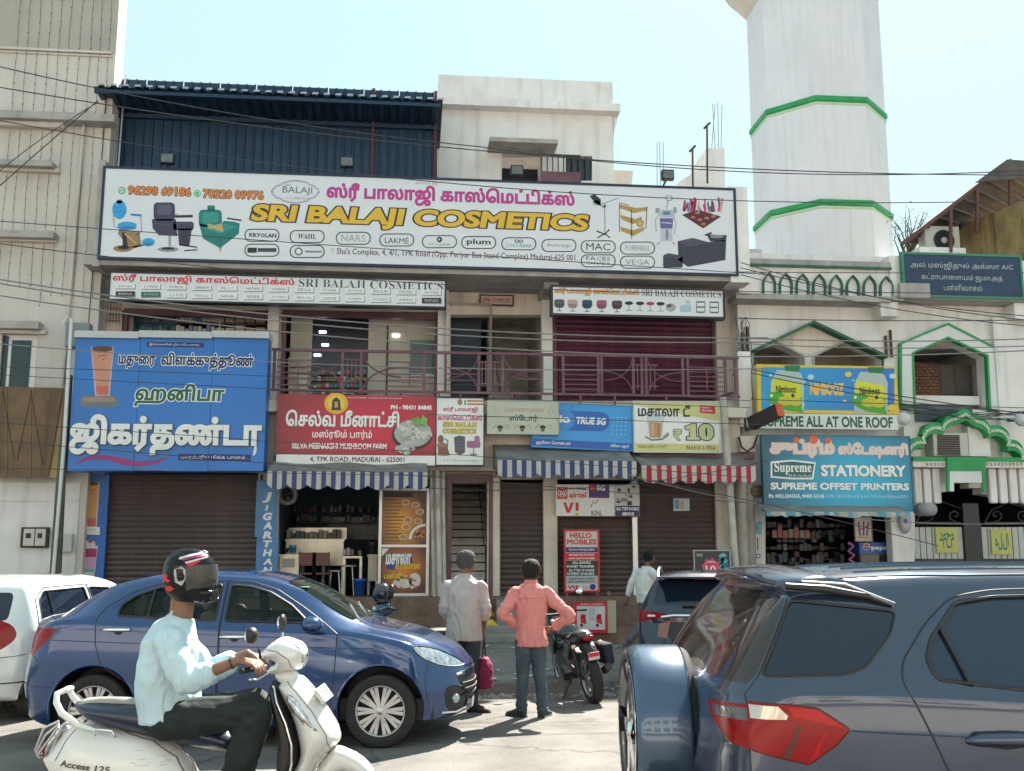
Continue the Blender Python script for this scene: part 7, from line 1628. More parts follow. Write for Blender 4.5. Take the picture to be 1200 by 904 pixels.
# ---------------------------------------------------------------- near sports utility with spare wheel
def suv():
    t = thing('parked_car','dark blue grey sports utility car with covered spare wheel filling the right foreground','car')
    pm = carpaint('suv blue grey',(.034,.052,.090),.5,.20,.08)
    st = [(0.00,.42,.79,.98,.76,1.12,.68,1.15),(0.035,.34,.862,1.08,.825,1.18,.71,1.20),(.12,.30,.880,1.16,.845,1.30,.71,1.33),(.24,.28,.88,1.185,.85,1.43,.685,1.47),(.36,.27,.882,1.19,.85,1.50,.665,1.565),(.50,.26,.882,1.19,.85,1.52,.655,1.585),
          (.9,.26,.882,1.175,.85,1.535,.65,1.605),(1.4,.26,.882,1.15,.85,1.535,.65,1.61),(1.9,.26,.882,1.12,.85,1.515,.645,1.595),(2.25,.26,.882,1.10,.85,1.44,.64,1.52),(2.65,.26,.882,1.08,.845,1.18,.66,1.24),(2.9,.27,.88,1.06,.84,1.10,.68,1.13),(3.3,.29,.86,1.0,.80,1.04,.60,1.07),(3.65,.33,.80,.86,.74,.92,.52,.94),(3.8,.38,.70,.68,.66,.74,.45,.78)]
    c = Car(st,((.075,5,[.3,.7,.95,1.15,1.6],[-.05,-.03,.0,.01,.0]),(.28,2.2,[.2,.5,.9],[0,.02,-.05])),n=7,K=170)
    for ax_ in (.74,3.26): c.take(circ(ax_,.33,.40,30),'x',pm,delete=True,filt=lambda f: abs(f.normal.y) > .15 or f.calc_center_median().z < .33)
    gf = lambda f: abs(f.normal.y) > .3 and f.calc_center_median().z > 1.0
    qw = roundpoly([(.165,1.215),(.315,1.478),(.70,1.440),(.66,1.36),(.54,1.245),(.46,1.222)],.025)
    c.take(qw,'quarter_window',wdark,filt=gf,shift=.004,root=t);c.seam(qw,.005,trim_m,t,'window_seal',closed=True)
    dw = roundpoly([(.765,1.27),(.80,1.34),(.93,1.47),(1.08,1.492),(1.45,1.50),(1.45,1.13),(.79,1.205)],.025)
    c.take(dw,'rear_door_window',glass('suv door glass',(.014,.028,.055),.93,.02),filt=gf,shift=.010,root=t);c.seam(dw,.007,trim_m,t,'window_seal',closed=True)
    c.take([(.765,1.27),(.845,1.385),(.915,1.18),(.79,1.205)],'x',trim_m,filt=gf,delete=True)
    c.seam([(.845,1.39),(.905,1.19)],.008,trim_m,t,'window_divider')
    fwn = roundpoly([(1.53,1.12),(1.53,1.50),(1.9,1.48),(2.15,1.38),(2.55,1.10)],.03)
    c.take(fwn,'front_door_window',wing,filt=gf,shift=.008,root=t);c.seam(fwn,.007,trim_m,t,'window_seal',closed=True)
    rf = lambda f: f.calc_center_median().x < .42 and f.calc_center_median().z > 1.0 and f.normal.x < -.10
    tg = [(-.3,1.185),(.118,1.185),(.150,1.215),(.300,1.478),(.28,1.50),(-.3,1.50)]
    c.take(tg,'rear_window',glass('dusty rear glass',(.035,.028,.026),.95,.05),filt=lambda f: f.calc_center_median().x < .5 and f.calc_center_median().z > 1.1,root=t,shift=.002,sides=False)
    lo = [(.108,1.124),(.24,1.122),(.345,1.110),(.455,1.040),(.40,.985),(.305,.922),(.20,.945),(.108,.968)]
    li = [(-.3,1.122),(.102,1.122),(.102,.955),(-.02,.99),(-.3,1.0)]
    lf = lambda f: f.calc_center_median().x < .6 and abs(f.calc_center_median().y) > .6
    c.take(roundpoly(lo,.012),'tail_lamp',redl,filt=lf,root=t,shift=-.004)
    for sg in (-1,1): c.take([(sg*y,z) for y,z in ((.585,1.088),(.95,1.112),(.95,1.068),(.62,1.052))],'smoked_lens',mat('smoked lamp insert',(.06,.05,.055),.15,coat=1),(1,2),lambda f: f.calc_center_median().x < .1085 and f.normal.x < 0,root=t,shift=-.004,sides=False)
    for sg in (-1,1): c.take([(sg*y,z) for y,z in ((.545,1.10),(.95,1.124),(.95,.96),(.74,.975),(.60,1.04))],'tail_lamp_inner',redl,(1,2),lambda f: f.calc_center_median().x < .1085 and f.normal.x < 0,root=t,shift=-.004,sides=False)
    c.seam(roundpoly(lo,.012),.005,mat('dark red lens edge',(.08,.003,.005),.2),t,'lamp_rim',closed=True)
    dr = [(1.49,.36),(1.49,1.525),(1.08,1.515),(.92,1.49),(.80,1.40),(.68,1.27),(.66,1.20),(.73,1.05),(.80,.88),(1.02,.66),(1.14,.36)];dr = roundpoly(dr,.05)
    df = [(1.50,.36),(1.50,1.525),(1.92,1.51),(2.2,1.40),(2.62,1.08),(2.66,.36)]
    for d,nm in ((dr,'rear_door'),(df,'front_door')): c.take(d,nm,pm,filt=lambda f: abs(f.normal.y) > .3,root=t);c.seam(d,.0038,trim_m,t,closed=True)
    c.seam([(.310,1.484),(.158,1.215),(.108,1.15),(.104,.90),(.13,.70)],.003,trim_m,t)
    c.seam([(.46,1.035),(.75,1.02),(1.5,.985),(2.6,.98)],.004,pm,t,'body_crease',out=-.001)
    c.take([(-.3,.34),(-.3,.62),(.40,.62),(.33,.34)],'lower_bumper',mat('grey bumper plastic',(.04,.042,.045),.6),filt=lambda f: f.calc_center_median().x < .45,root=t,sides=False)
    c.seam([(-.86,.66),(.86,.66)],.004,trim_m,t,'panel_gap',(-1,),'x')
    for sg in (-1,1):
        c.take([(sg*.60,1.122),(sg*.865,1.122),(sg*.865,1.075),(sg*.60,1.085)],'x',clearl,(1,2),rf,0,t,sides=False) if False else None
    for y in (-.50,-.34,-.18,.18,.34,.50): c.seam([(.62,y),(2.1,y)],.008,pm,t,'roof_rib',(1,),'z',out=-.002)
    c.seam([(.42,-.60),(1.0,-.612),(2.15,-.60)],.004,trim_m,t,'roof_groove',(1,),'z')
    c.done('body',pm,t)
    ins = mat('silver lamp insert',(.55,.50,.42),.15,metal=.5,coat=1);drk = mat('smoked lamp insert',(.06,.05,.055),.15,coat=1)
    def onside(P,m,nm,off=.006,side=-1):
        v,tr_,e = fill2d([densify(P)]);vs = []
        for q in v:
            h,n = c2.ray_cast(Vector((q[0],side*3,q[1])),Vector((0,-side,0)))[:2]
            vs.append((h+n*off) if h is not None else Vector((q[0],side*.87,q[1])))
        o = MB().add(vs,tr_,m,True).build(nm,None);o.parent = t
    def densify(P,st_=.02):
        out = []
        for a,b in zip(P,list(P[1:])+[P[0]]):
            k = max(1,int(math.hypot(b[0]-a[0],b[1]-a[1])/st_));out += [(a[0]+(b[0]-a[0])*i/k,a[1]+(b[1]-a[1])*i/k) for i in range(k)]
        return out
    c2 = c.tree
    for sg in (-1,1):
        onside([(.115,1.117),(.205,1.115),(.238,1.085),(.232,1.072),(.115,1.072)],ins,'reversing_lens',side=sg)
        onside([(.235,1.117),(.345,1.105),(.440,1.042),(.335,1.066),(.26,1.08)],mat('bright red lens',(.45,.002,.003),.15,spec=.3),'side_lens',side=sg)
        onside([(.205,.948),(.245,1.00),(.27,1.055),(.285,1.055),(.262,.99),(.235,.94)],mat('dark red lens edge'),'lens_rib',side=sg)
        onside([(.305,.935),(.36,1.03),(.37,1.028),(.33,.945)],mat('bright red lens',(.45,.002,.003),.15,spec=.3),'lens_rib',side=sg)
    b = MB();sp = []
    for y in np.linspace(-.665,.665,15):
        q = abs(y)/.665;x0 = .225+.09*q**3;zc = 1.585-.045*q**2;sp.append([(x0,y,zc-.03),(x0+.012,y,zc),(x0+.16,y,zc+.018),(x0+.26,y,zc+.012-.008*q),(x0+.24,y,zc-.045),(x0+.12,y,zc-.055)])
    vs = [p for r_ in sp for p in r_];m6 = 6;b.add(vs,[(i*m6+k,(i+1)*m6+k,(i+1)*m6+(k+1) % m6,i*m6+(k+1) % m6) for i in range(14) for k in range(m6)]+[tuple(range(m6)),tuple(range(14*m6,15*m6))[::-1]],pm,True)
    o = b.build('spoiler',None);o.parent = t
    for sg in (-1,1):
        b = MB();P = [(.30,sg*.682,1.530),(.45,sg*.690,1.518),(.60,sg*.698,1.492),(.69,sg*.712,1.458)];b.tube(P,[.012,.016,.012,.004],trim_m,8);o = b.build('spoiler_end',None);o.parent = t
        b = MB();b.tube([(.36,sg*.690,1.548),(.52,sg*.696,1.538),(.70,sg*.712,1.468)],[.003,.0045,.003],alum,8);o = b.build('bright_strip',None);o.parent = t
        b = MB();h = .905;b.tube([(.865,-sg*-.872,1.0),(.90,sg*.905,1.008),(1.02,sg*.915,1.01),(1.12,sg*.905,1.006),(1.15,sg*.875,1.0)],[.012,.024,.026,.024,.012],pm,12);o = b.build('door_handle',None);o.parent = t
        o = MB().ball((1.0,sg*.868,.992),.1,trim_m,16,(1.15,.14,.42)).build('handle_cup',None);o.parent = t
    sw = bpy.data.objects.new('spare_wheel',None);COL.objects.link(sw);sw.parent = t;sw.location = (-.105,0,.888);T = Matrix.Rotation(-math.pi/2,4,'Y');R0 = .365
    hard = carpaint('spare cover paint',(.045,.085,.15),.55,.26,.1)
    b = MB();b.lathe([(R0*.90,-.10),(R0*.985,-.10),(R0,-.085),(R0,.085),(R0*.985,.105),(R0*.95,.125),(R0*.90,.132)],hard,72,T);o = b.build('cover_rim',None);o.parent = sw
    b = MB();b.lathe([(R0*.3,-.13),(R0*.94,-.13),(R0*.965,-.115),(R0*.97,-.10)],tyre_m,48,T);o = b.build('tyre',None);o.parent = sw
    b = MB();b.lathe([(R0*.90,.132),(R0*.84,.135),(R0*.80,.12),(R0*.62,.105),(.001,.11)],mat('spare face black',(.02,.022,.025),.25,coat=.6),60,T);o = b.build('cover_face',None);o.parent = sw
    b = MB()
    for k in range(5):
        a = 2*math.pi*k/5+.3;ca,sa = math.cos(a),math.sin(a);ta = Vector((-sa,ca,0));P = []
        for rr,z,q in ((.10,.125,.045),(.5,.122,.03),(.86,.135,.06)): cc = Vector((ca*rr*R0,sa*rr*R0,z));P += [T @ (cc-ta*q),T @ (cc+ta*q)]
        b.add(P,[(0,1,3,2),(2,3,5,4)],chrome)
    b.lathe([(.001,.135),(.05,.13),(.055,.11)],chrome,20,T);o = b.build('cover_spokes',None);o.parent = sw
    b = MB();b.lathe([(R0*.87,.1345),(R0*.90,.1365),(R0*.925,.1325)],chrome,60,T);o = b.build('chrome_ring',None);o.parent = sw
    for i,ch in enumerate('ECOSPORT'):
        v,tr_,e = text2d(ch,.04);A = np.array(v);A = (A-A.min(0))/(A.max(0)-A.min(0));a = R_(-70-(-i+3.5)*6.2);q = []
        for p_ in A: rr = R0*.70+p_[1]*.045;aa = a+(p_[0]-.5)*.085;q.append((-.1325,rr*-math.cos(aa),rr*math.sin(aa)))
        o = MB().add(q,tr_,white).build('badge_letter',None);o.parent = sw
    for ax_ in (.74,3.26):
        arch_liner(t,ax_,.39,.33,.84,.5)
        for y in (-.78,.78): wheel(t,ax_,y,.33,.2,.21,5)
    for y in (-.36,.36): seat(t,1.95,y,trim_m,.62)
    boxpart(t,'rear_bench',1.0,1.45,-.6,.6,.5,.68,trim_m,.05);boxpart(t,'boot_floor',.2,1.0,-.7,.7,.5,.6,trim_m,.02);boxpart(t,'rear_seat_back',.92,1.04,-.6,.6,.6,1.12,trim_m,.05)
    boxpart(t,'paper_sticker',.50,.505,-.45,-.30,1.28,1.36,M((.5,.5,.48),.6),0)
    return t
ec = suv();put(ec,.775,4.87,0,-YAW,1.05,(0,0))
# ================================================================ figures
def onD(px,py,D):
    """camera-aligned place of a photo point on the upright plane at distance D: (right, up)"""
    u,v = px-600,452-py;t = D/(F*math.cos(PITCH)-v*math.sin(PITCH));return u*t,EYE+(F*math.sin(PITCH)+v*math.cos(PITCH))*t
def ring(c,a,b,n=14): return [Vector(c)+Vector(a)*math.cos(2*math.pi*i/n)+Vector(b)*math.sin(2*math.pi*i/n) for i in range(n)]
def loft(mb,rings,m):
    n = len(rings[0]);vs = [p for r in rings for p in r]
    mb.add(vs,[(i*n+k,i*n+(k+1) % n,(i+1)*n+(k+1) % n,(i+1)*n+k) for i in range(len(rings)-1) for k in range(n)]+[tuple(range(n))[::-1],tuple(range(len(vs)-n,len(vs)))],m)
def limb(mb,pts,rs,m,flat=None):
    """tapered limb through the joints, round joints"""
    P = [Vector(p) for p in pts];n = 12
    C = crom([tuple(p)+(r,) for p,r in zip(P,rs)],4) if len(P) > 2 else np.array([tuple(p)+(r,) for p,r in zip(P,rs)])
    mb.tube([c[:3] for c in C],[float(c[3]) for c in C],m,n)
    for c in (C[0],C[-1]): mb.ball(c[:3],float(c[3]),m,10)
def fuse(mb,name,root,m,voxel,smooth=6,wr=0,wscale=(6,6,6),seed=0,extra=None,label=None,folds=None,dec=None):
    tmp = mb.build('tmp',None);mod = tmp.modifiers.new('r','REMESH');mod.mode = 'VOXEL';mod.voxel_size = voxel;mod.adaptivity = 0
    sm = tmp.modifiers.new('s','SMOOTH');sm.factor = .5;sm.iterations = smooth
    dg = bpy.context.evaluated_depsgraph_get();me = bpy.data.meshes.new_from_object(tmp.evaluated_get(dg));me.name = name;bpy.data.objects.remove(tmp)
    if wr or folds:
        me.calc_loop_triangles() if False else None
        n = len(me.vertices);co = np.empty(n*3);me.vertices.foreach_get('co',co);co = co.reshape(-1,3);no = np.empty(n*3);me.vertex_normals.foreach_get('vector',no);no = no.reshape(-1,3);off = np.zeros(n)
        for i in range(n):
            c = co[i];p = Vector((c[0]*wscale[0]+seed,c[1]*wscale[1],c[2]*wscale[2]))
            v = 0
            if wr:
                w1 = noise.noise(p+Vector((noise.noise(p*.5)*2,0,0)));w2 = noise.noise(p*2.3+Vector((5,1,2)));v = wr*((1-abs(w1)*2.2)*.9+.45*w2)
            if folds:
                for q,rad,amp,axis,freq in folds:
                    d = Vector(c)-Vector(q);l = d.length
                    if l < rad: v += amp*(1-l/rad)*math.sin(d.dot(Vector(axis))*freq+3*noise.noise(Vector(c)*8))
            off[i] = v
        co = co+no*off[:,None];me.vertices.foreach_set('co',co.ravel());me.update()
    me.materials.clear();[me.materials.append(x) for x in ([m] if not isinstance(m,list) else m)]
    me.polygons.foreach_set('use_smooth',[True]*len(me.polygons));me.polygons.foreach_set('material_index',[0]*len(me.polygons))
    o = linkmesh(name,me,root,label)
    return o
def hand(mb,wrist,fwd,side,palm_n,m,s=1.0,curl=.4,thumb=1):
    """palm, four unequal bent fingers and a thumb; side = direction across the palm towards the thumb, palm_n = direction the palm faces"""
    w = Vector(wrist);f = Vector(fwd).normalized();sd_ = Vector(side);sd_ = (sd_-f*sd_.dot(f)).normalized();pn = Vector(palm_n);pn = (pn-f*pn.dot(f)-sd_*pn.dot(sd_)).normalized()
    rings = [ring(w+f*d*s,sd_*a*s,pn*b*s) for d,a,b in ((-.01,.024,.020),(.02,.030,.017),(.05,.040,.016),(.085,.042,.013),(.095,.038,.010))];loft(mb,rings,m)
    for k,(off,L) in enumerate(((.032,.072),(.011,.080),(-.011,.074),(-.032,.058))):
        p = w+f*.088*s+sd_*off*s;d = f.copy();P = [p-f*.02*s,p];
        for j,seg in enumerate((.45,.32,.23)):
            a = curl*(1.0+.15*k)*(1.1 if j else .7);d = (d*math.cos(a)+pn*math.sin(a)).normalized();pn2 = pn;P.append(P[-1]+d*L*seg*s)
        mb.tube(P,[.0100*s,.0095*s,.0088*s,.0080*s,.0066*s],m,8);mb.ball(P[-1],.0066*s,m,6)
    d = (sd_*.75+f*.55+pn*.35).normalized();p = w+f*.025*s+sd_*.024*s;P = [p,p+d*.032*s,p+(d*.045+f*.028+pn*.012)*s,p+(d*.045+f*.050+pn*.022)*s];mb.tube(P,[.013*s,.0115*s,.0105*s,.0085*s],m,8);mb.ball(P[-1],.0085*s,m,6)
skin = mat('brown skin',(.16,.075,.042),.55,var=.12,vscale=14,bump=.08,bscale=120)
skin2 = mat('warm brown skin',(.22,.11,.065),.55,var=.12,vscale=14,bump=.08,bscale=120)
def cloth(name,c,stripe=None,**k):
    m = mat(name,c,.85,var=.10,vscale=5,bump=.55,bscale=16,**k)
    if stripe:
        n = m.node_tree;L = n.links;b = n.nodes['Principled BSDF'];src = b.inputs['Base Color'].links[0].from_socket
        tc = n.nodes.new('ShaderNodeTexCoord');w = n.nodes.new('ShaderNodeTexWave');w.wave_type = 'BANDS';w.bands_direction = stripe[0];w.inputs['Scale'].default_value = stripe[1];w.inputs['Distortion'].default_value = .6;w.inputs['Detail'].default_value = 0
        mp = n.nodes.new('ShaderNodeMapRange');mp.inputs[1].default_value = .72;mp.inputs[2].default_value = .85;mp.inputs[4].default_value = stripe[3]
        mx = n.nodes.new('ShaderNodeMix');mx.data_type = 'RGBA';L.new(tc.outputs['Object'],w.inputs[0]);L.new(w.outputs[0],mp.inputs[0]);L.new(mp.outputs[0],mx.inputs[0]);L.new(src,mx.inputs[6]);mx.inputs[7].default_value = (*stripe[2],1);L.new(mx.outputs[2],b.inputs['Base Color'])
    return m
def head(mb,c,m,face,h=.235,neck=None,up=(0,0,1)):
    """c = centre of the head; face = direction it looks"""
    c = Vector(c);f = Vector(face).normalized();u = Vector(up);r = f.cross(u).normalized();H = h/2
    prof = ((-1.0,.30,.22,.25),(-.9,.48,.42,.22),(-.7,.60,.62,.14),(-.4,.68,.76,.04),(0,.74,.86,-.02),(.35,.74,.88,-.05),(.65,.64,.76,-.06),(.87,.42,.52,-.06),(1.0,.12,.16,-.05))
    loft(mb,[ring(c+u*z*H+f*o*H,r*a*H,f*b*H,18) for z,a,b,o in prof],m)
    limb(mb,[c+f*.80*H+u*.16*H,c+f*.98*H-u*.16*H,c+f*.82*H-u*.24*H],[.010,.016,.010],m)
    limb(mb,[c+f*.72*H+u*.26*H-r*.34*H,c+f*.84*H+u*.28*H,c+f*.72*H+u*.26*H+r*.34*H],[.010,.012,.010],m)
    for k in (-1,1):
        mb.ball(c+f*.74*H+u*.12*H+r*k*.30*H,.013,m,8);e = c-f*.04*H+r*k*.76*H
        mb.tube([e+u*.20*H-f*.02,e+u*.26*H-f*.012+r*k*.010,e+u*.10*H-f*.02+r*k*.018,e-u*.14*H-f*.008+r*k*.010,e-u*.26*H+r*k*.002],[.006,.009,.011,.009,.006],m,8)
    limb(mb,[c+f*.80*H-u*.46*H-r*.016,c+f*.84*H-u*.46*H,c+f*.80*H-u*.46*H+r*.016],[.007,.009,.007],m);limb(mb,[c+f*.72*H-u*.78*H,c+f*.6*H-u*.88*H],[.016,.02],m)
def hair(root,c,face,m,h=.235,voxel=.006,grow=1.06,back=.75,top=1.06,name='hair',side_=None):
    c = Vector(c);f = Vector(face).normalized();u = Vector((0,0,1));r = f.cross(u).normalized();H = h/2;mb = MB()
    P = ((-.62*back/.75,.52,.50,-.30),(-.35,.67,.60,-.26),(-.05,.77,.72,-.20),(.28,.80,.84,-.12),(.58,.755,.86,-.08),(.83,.60,.72,-.06),(1.0,.36,.45,-.05),(top,.1,.12,-.05))
    loft(mb,[ring(c+u*z*H+f*o*H,r*a*H*grow,f*b*H*grow,20) for z,a,b,o in P],m)
    return fuse(mb,name,root,m,voxel,2,wr=.005,wscale=(90,90,30))
def shoe(root,x,y,m,z0=0,toe=(0,1),L=.27,name='shoe'):
    t_ = Vector((toe[0],toe[1],0)).normalized();s_ = Vector((t_.y,-t_.x,0));c = Vector((x,y,z0));mb = MB()
    loft(mb,[ring(c+t_*a*L+Vector((0,0,h)),s_*w,Vector((0,0,1))*h,14) for a,w,h in ((-.30,.030,.045),(-.22,.038,.052),(0,.036,.055),(.25,.042,.038),(.48,.046,.028),(.62,.036,.022),(.70,.015,.012))],m)
    o = fuse(mb,name,root,m,.008,2);b = MB();loft(b,[ring(c+t_*a*L+Vector((0,0,.009)),s_*w,Vector((0,0,1))*.009,12) for a,w in ((-.32,.03),(-.2,.042),(.2,.046),(.48,.05),(.66,.035),(.73,.01))],m);b.build('sole',None).parent = o
    return o
def figure(label,X,D):
    t = thing('person',label,'person');fw = _cf.copy();fw.z = 0;fw.normalize();p = fw*D+_cr*X;t.location = (p.x,p.y,0);t.rotation_euler = (0,0,-YAW);return t
UZ = Vector((0,0,1));UX = Vector((1,0,0));UY = Vector((0,1,0))
# ---- man in the salmon shirt, hands on hips, seen from behind
def pink_man():
    D = 11.25;X0 = onD(622,700,D)[0];t = figure('man seen from behind in a salmon pink shirt with hands on his hips',X0,D)
    q = lambda px,py,y=0: Vector((onD(px,py,D)[0]-X0,y,onD(px,py,D)[1]))
    b = MB();hc_ = Vector((.005,.01,1.525));head(b,hc_,skin,(.1,1,0),.235);limb(b,[hc_+Vector((0,-.02,-.07)),(0,-.01,1.36),(0,0,1.28)],[.055,.056,.07],skin)
    loft(b,[ring((0,0,z),UX*a,UY*c_) for z,a,c_ in ((.80,.13,.10),(.90,.145,.11),(1.0,.135,.10),(1.15,.15,.11),(1.28,.165,.10),(1.36,.09,.07))],skin)
    arms = []
    for sg,sh,el,wr_ in ((-1,q(602,697),q(590,719),q(607,735,.03)),(1,q(646,697),q(667,722),q(648,736,.03))):
        sh.z = 1.285;sh.x = sg*.168;el.y = -.09;arms.append((sh,el,wr_));limb(b,[sh,sh.lerp(el,.5),el,el.lerp(wr_,.5),wr_],[.05,.045,.036,.034,.025],skin)
        f = (Vector((sg*.10,.09,.945))-wr_);hand(b,wr_,Vector((-sg*.6,.25,-.42)),Vector((-sg*.1,1,.3)),Vector((-sg*.5,0,.8)),skin,1.0,.35)
    for sg,kx_,fx in ((-1,-.085,-.095),(1,.085,.115)):
        limb(b,[(sg*.08,0,.84),(kx_,.01,.45),(fx,-.01,.08)],[.085,.055,.038],skin)
    fuse(b,'body',t,skin,.007,3)
    sm = cloth('salmon shirt cloth',(.62,.22,.20));b = MB()
    loft(b,[ring((x,0,z),UX*a,UY*c_,18) for x,z,a,c_ in ((.01,.735,.172,.135),(.005,.80,.172,.135),(0,.90,.152,.122),(0,1.0,.150,.12),(0,1.12,.168,.128),(0,1.24,.190,.125),(0,1.305,.178,.11),(0,1.352,.125,.085),(0,1.395,.072,.066))],sm)
    for (sh,el,wr_),sg in zip(arms,(-1,1)):
        w2 = el.lerp(wr_,.80);limb(b,[sh+Vector((-sg*.03,0,-.01)),sh,sh.lerp(el,.5),el+Vector((sg*.01,0,0)),el.lerp(w2,.5),w2],[.066,.068,.062,.056,.054,.05],sm)
    fo = [((sg*.16,0,1.25),.16,.006,(sg*1,.3,-1),70) for sg in (-1,1)]+[((sg*.26,-.06,1.13),.12,.007,(.3,0,1),90) for sg in (-1,1)]
    fuse(b,'shirt',t,sm,.008,3,wr=.011,wscale=(13,13,6),seed=3,folds=fo)
    b = MB();
    b.lathe([(.070,1.375),(.073,1.40),(.070,1.425),(.063,1.43),(.060,1.40)],sm,20);b.build('collar',None).parent = t
    b = MB();b.box(-.13,.13,-.132,-.128,1.235,1.239,M((.42,.15,.14),.9));b.build('yoke_seam',None).parent = t
    for (sh,el,wr_),sg in zip(arms,(-1,1)):
        w2 = el.lerp(wr_,.80);b = MB();b.tube([el.lerp(wr_,.66),w2],[.053,.052],sm,14);b.build('cuff',None).parent = t
    jm = cloth('dark washed denim',(.045,.065,.085),dirt=.5,dscale=5,dcol=(.12,.15,.18));b = MB()
    loft(b,[ring((0,0,z),UX*a,UY*c_) for z,a,c_ in ((.76,.14,.115),(.84,.14,.11),(.88,.13,.10))],jm)
    for sg,fx in ((-1,-.10),(1,.115)): limb(b,[(sg*.078,0,.80),(sg*.082,-.005,.62),(sg*.088,.0,.44),(fx*.98,-.01,.25),(fx,-.015,.09)],[.092,.084,.068,.060,.060],jm)
    fuse(b,'jeans',t,jm,.009,4,wr=.006,wscale=(7,7,7),seed=8,folds=[((sg*.1,0,.12),.14,.008,(0,0,1),95) for sg in (-1,1)]+[((sg*.09,0,.46),.10,.005,(0,0,1),80) for sg in (-1,1)])
    hair(t,hc_,(.1,1,0),mat('black hair',(.010,.008,.008),.7,var=.5,vscale=60,bump=1.0,bscale=180),back=.8)
    shm = mat('dark grey trainers',(.035,.04,.045),.7,var=.2);shoe(t,-.12,.02,shm,toe=(-.75,.65));shoe(t,.125,.02,shm,toe=(.45,.9))
    return t
pink_man()
# ---- older man in the grey shirt with a bag
def grey_man():
    D = 11.6;X0 = onD(544,700,D)[0];t = figure('grey haired man in a pale grey shirt holding a maroon bag',X0,D)
    q = lambda px,py,y=0: Vector((onD(px,py,D)[0]-X0,y,onD(px,py,D)[1]))
    b = MB();hc_ = Vector((.02,.03,1.615));fdir = (.45,1,0);head(b,hc_,skin,fdir,.245);limb(b,[hc_+Vector((-.01,-.03,-.06)),(0,-.01,1.44),(0,0,1.36)],[.06,.062,.075],skin)
    loft(b,[ring((0,0,z),UX*a,UY*c_) for z,a,c_ in ((.85,.14,.11),(1.0,.15,.12),(1.2,.16,.12),(1.35,.17,.10),(1.42,.09,.07))],skin)
    sR,eR,wR = Vector((.182,0,1.335)),Vector((.235,-.02,1.12)),Vector((.222,.06,.905));sL,eL,wL = Vector((-.182,0,1.335)),Vector((-.215,0,1.10)),Vector((-.16,.16,.98))
    for s_,e_,w_ in ((sR,eR,wR),(sL,eL,wL)): limb(b,[s_,s_.lerp(e_,.5),e_,e_.lerp(w_,.5),w_],[.052,.046,.038,.035,.026],skin)
    hand(b,wR,(0,.10,-1),(0,1,.1),(-1,0,0),skin,1.0,.75);hand(b,wL,(.2,.8,-.3),(0,.3,1),(1,0,0),skin,1.0,.5)
    for sg in (-1,1): limb(b,[(sg*.09,0,.90),(sg*.09,.01,.48),(sg*.09,-.01,.08)],[.09,.058,.04],skin)
    fuse(b,'body',t,skin,.007,3)
    sm = cloth('pale grey shirt cloth',(.40,.37,.36));b = MB()
    loft(b,[ring((x,y,z),UX*a,UY*c_,18) for x,y,z,a,c_ in ((.0,.01,.765,.198,.155),(.0,.01,.86,.192,.155),(0,.015,1.0,.185,.155),(0,.01,1.12,.19,.15),(0,0,1.26,.205,.135),(0,0,1.35,.195,.115),(0,0,1.41,.13,.09),(0,0,1.46,.075,.068))],sm)
    limb(b,[sR-UX*.03,sR,sR.lerp(eR,.5),eR,eR.lerp(wR,.42)],[.066,.070,.066,.062,.060],sm);limb(b,[sL+UX*.03,sL,sL.lerp(eL,.5),eL,eL.lerp(wL,.45)],[.066,.070,.066,.062,.060],sm)
    fuse(b,'shirt',t,sm,.008,3,wr=.012,wscale=(12,12,5),seed=14,folds=[((.235,-.02,1.10),.14,.008,(.2,0,1),85),((-.215,0,1.10),.14,.008,(.2,0,1),85),((0,-.1,.85),.25,.005,(1,0,.4),60)])
    b = MB();b.lathe([(.072,1.44),(.076,1.465),(.070,1.49),(.064,1.46)],sm,20);b.build('collar',None).parent = t
    tm = cloth('dark trousers',(.025,.032,.045));b = MB()
    loft(b,[ring((0,0,z),UX*a,UY*c_) for z,a,c_ in ((.80,.15,.12),(.88,.15,.115),(.93,.13,.10))],tm)
    for sg in (-1,1): limb(b,[(sg*.085,0,.85),(sg*.092,0,.65),(sg*.095,.01,.46),(sg*.095,0,.26),(sg*.095,-.01,.08)],[.10,.09,.078,.070,.070],tm)
    fuse(b,'trousers',t,tm,.010,4,wr=.007,wscale=(7,7,6),seed=5)
    hair(t,hc_,fdir,mat('grey hair',(.085,.08,.078),.8,var=.6,vscale=70,bump=1.0,bscale=180),.245,back=.7,grow=1.03)
    sn = mat('brown sandals',(.06,.035,.025),.7);shoe(t,-.10,.03,sn,toe=(.1,1));shoe(t,.12,.0,sn,toe=(.75,-.3),name='shoe')
    b = MB();b.tube([wR+Vector((-.02,.0,-.015)),wR+Vector((.026,.02,.0)),wR+Vector((.0,.035,.0))],.007,M((.6,.35,.05),.5),6);b.lathe([(.031,0),(.034,.01),(.031,.02)],M((.6,.35,.05),.5),16,Matrix.Translation(wR+Vector((0,0,.015)))).build('bracelet',None).parent = t
    g = figure('maroon fabric bag with black handles hanging at the right side of the grey shirted man',X0,D);g.name = 'hand_bag';g['category'] = 'bag'
    bm_ = cloth('maroon nylon',(.20,.008,.055));hx = Vector((.215,.075,.80));b = MB()
    loft(b,[ring((.222,.075,z),UX*a,UY*c_,16) for z,a,c_ in ((.245,.085,.13),(.27,.098,.15),(.40,.10,.15),(.50,.085,.145),(.56,.05,.14),(.575,.02,.13))],bm_);fuse(b,'bag_body',g,bm_,.009,2,wr=.007,wscale=(9,9,9))
    for y in (.02,.13):
        b = MB();b.tube([(.20,y-.03,.54),(.215,.075-.01+(y-.075)*.3,.74),(.222,.078,.815),(.225,.085+(y-.075)*.3,.74),(.24,y+.04,.54)],.009,trim_m,8);b.build('handle',None).parent = g
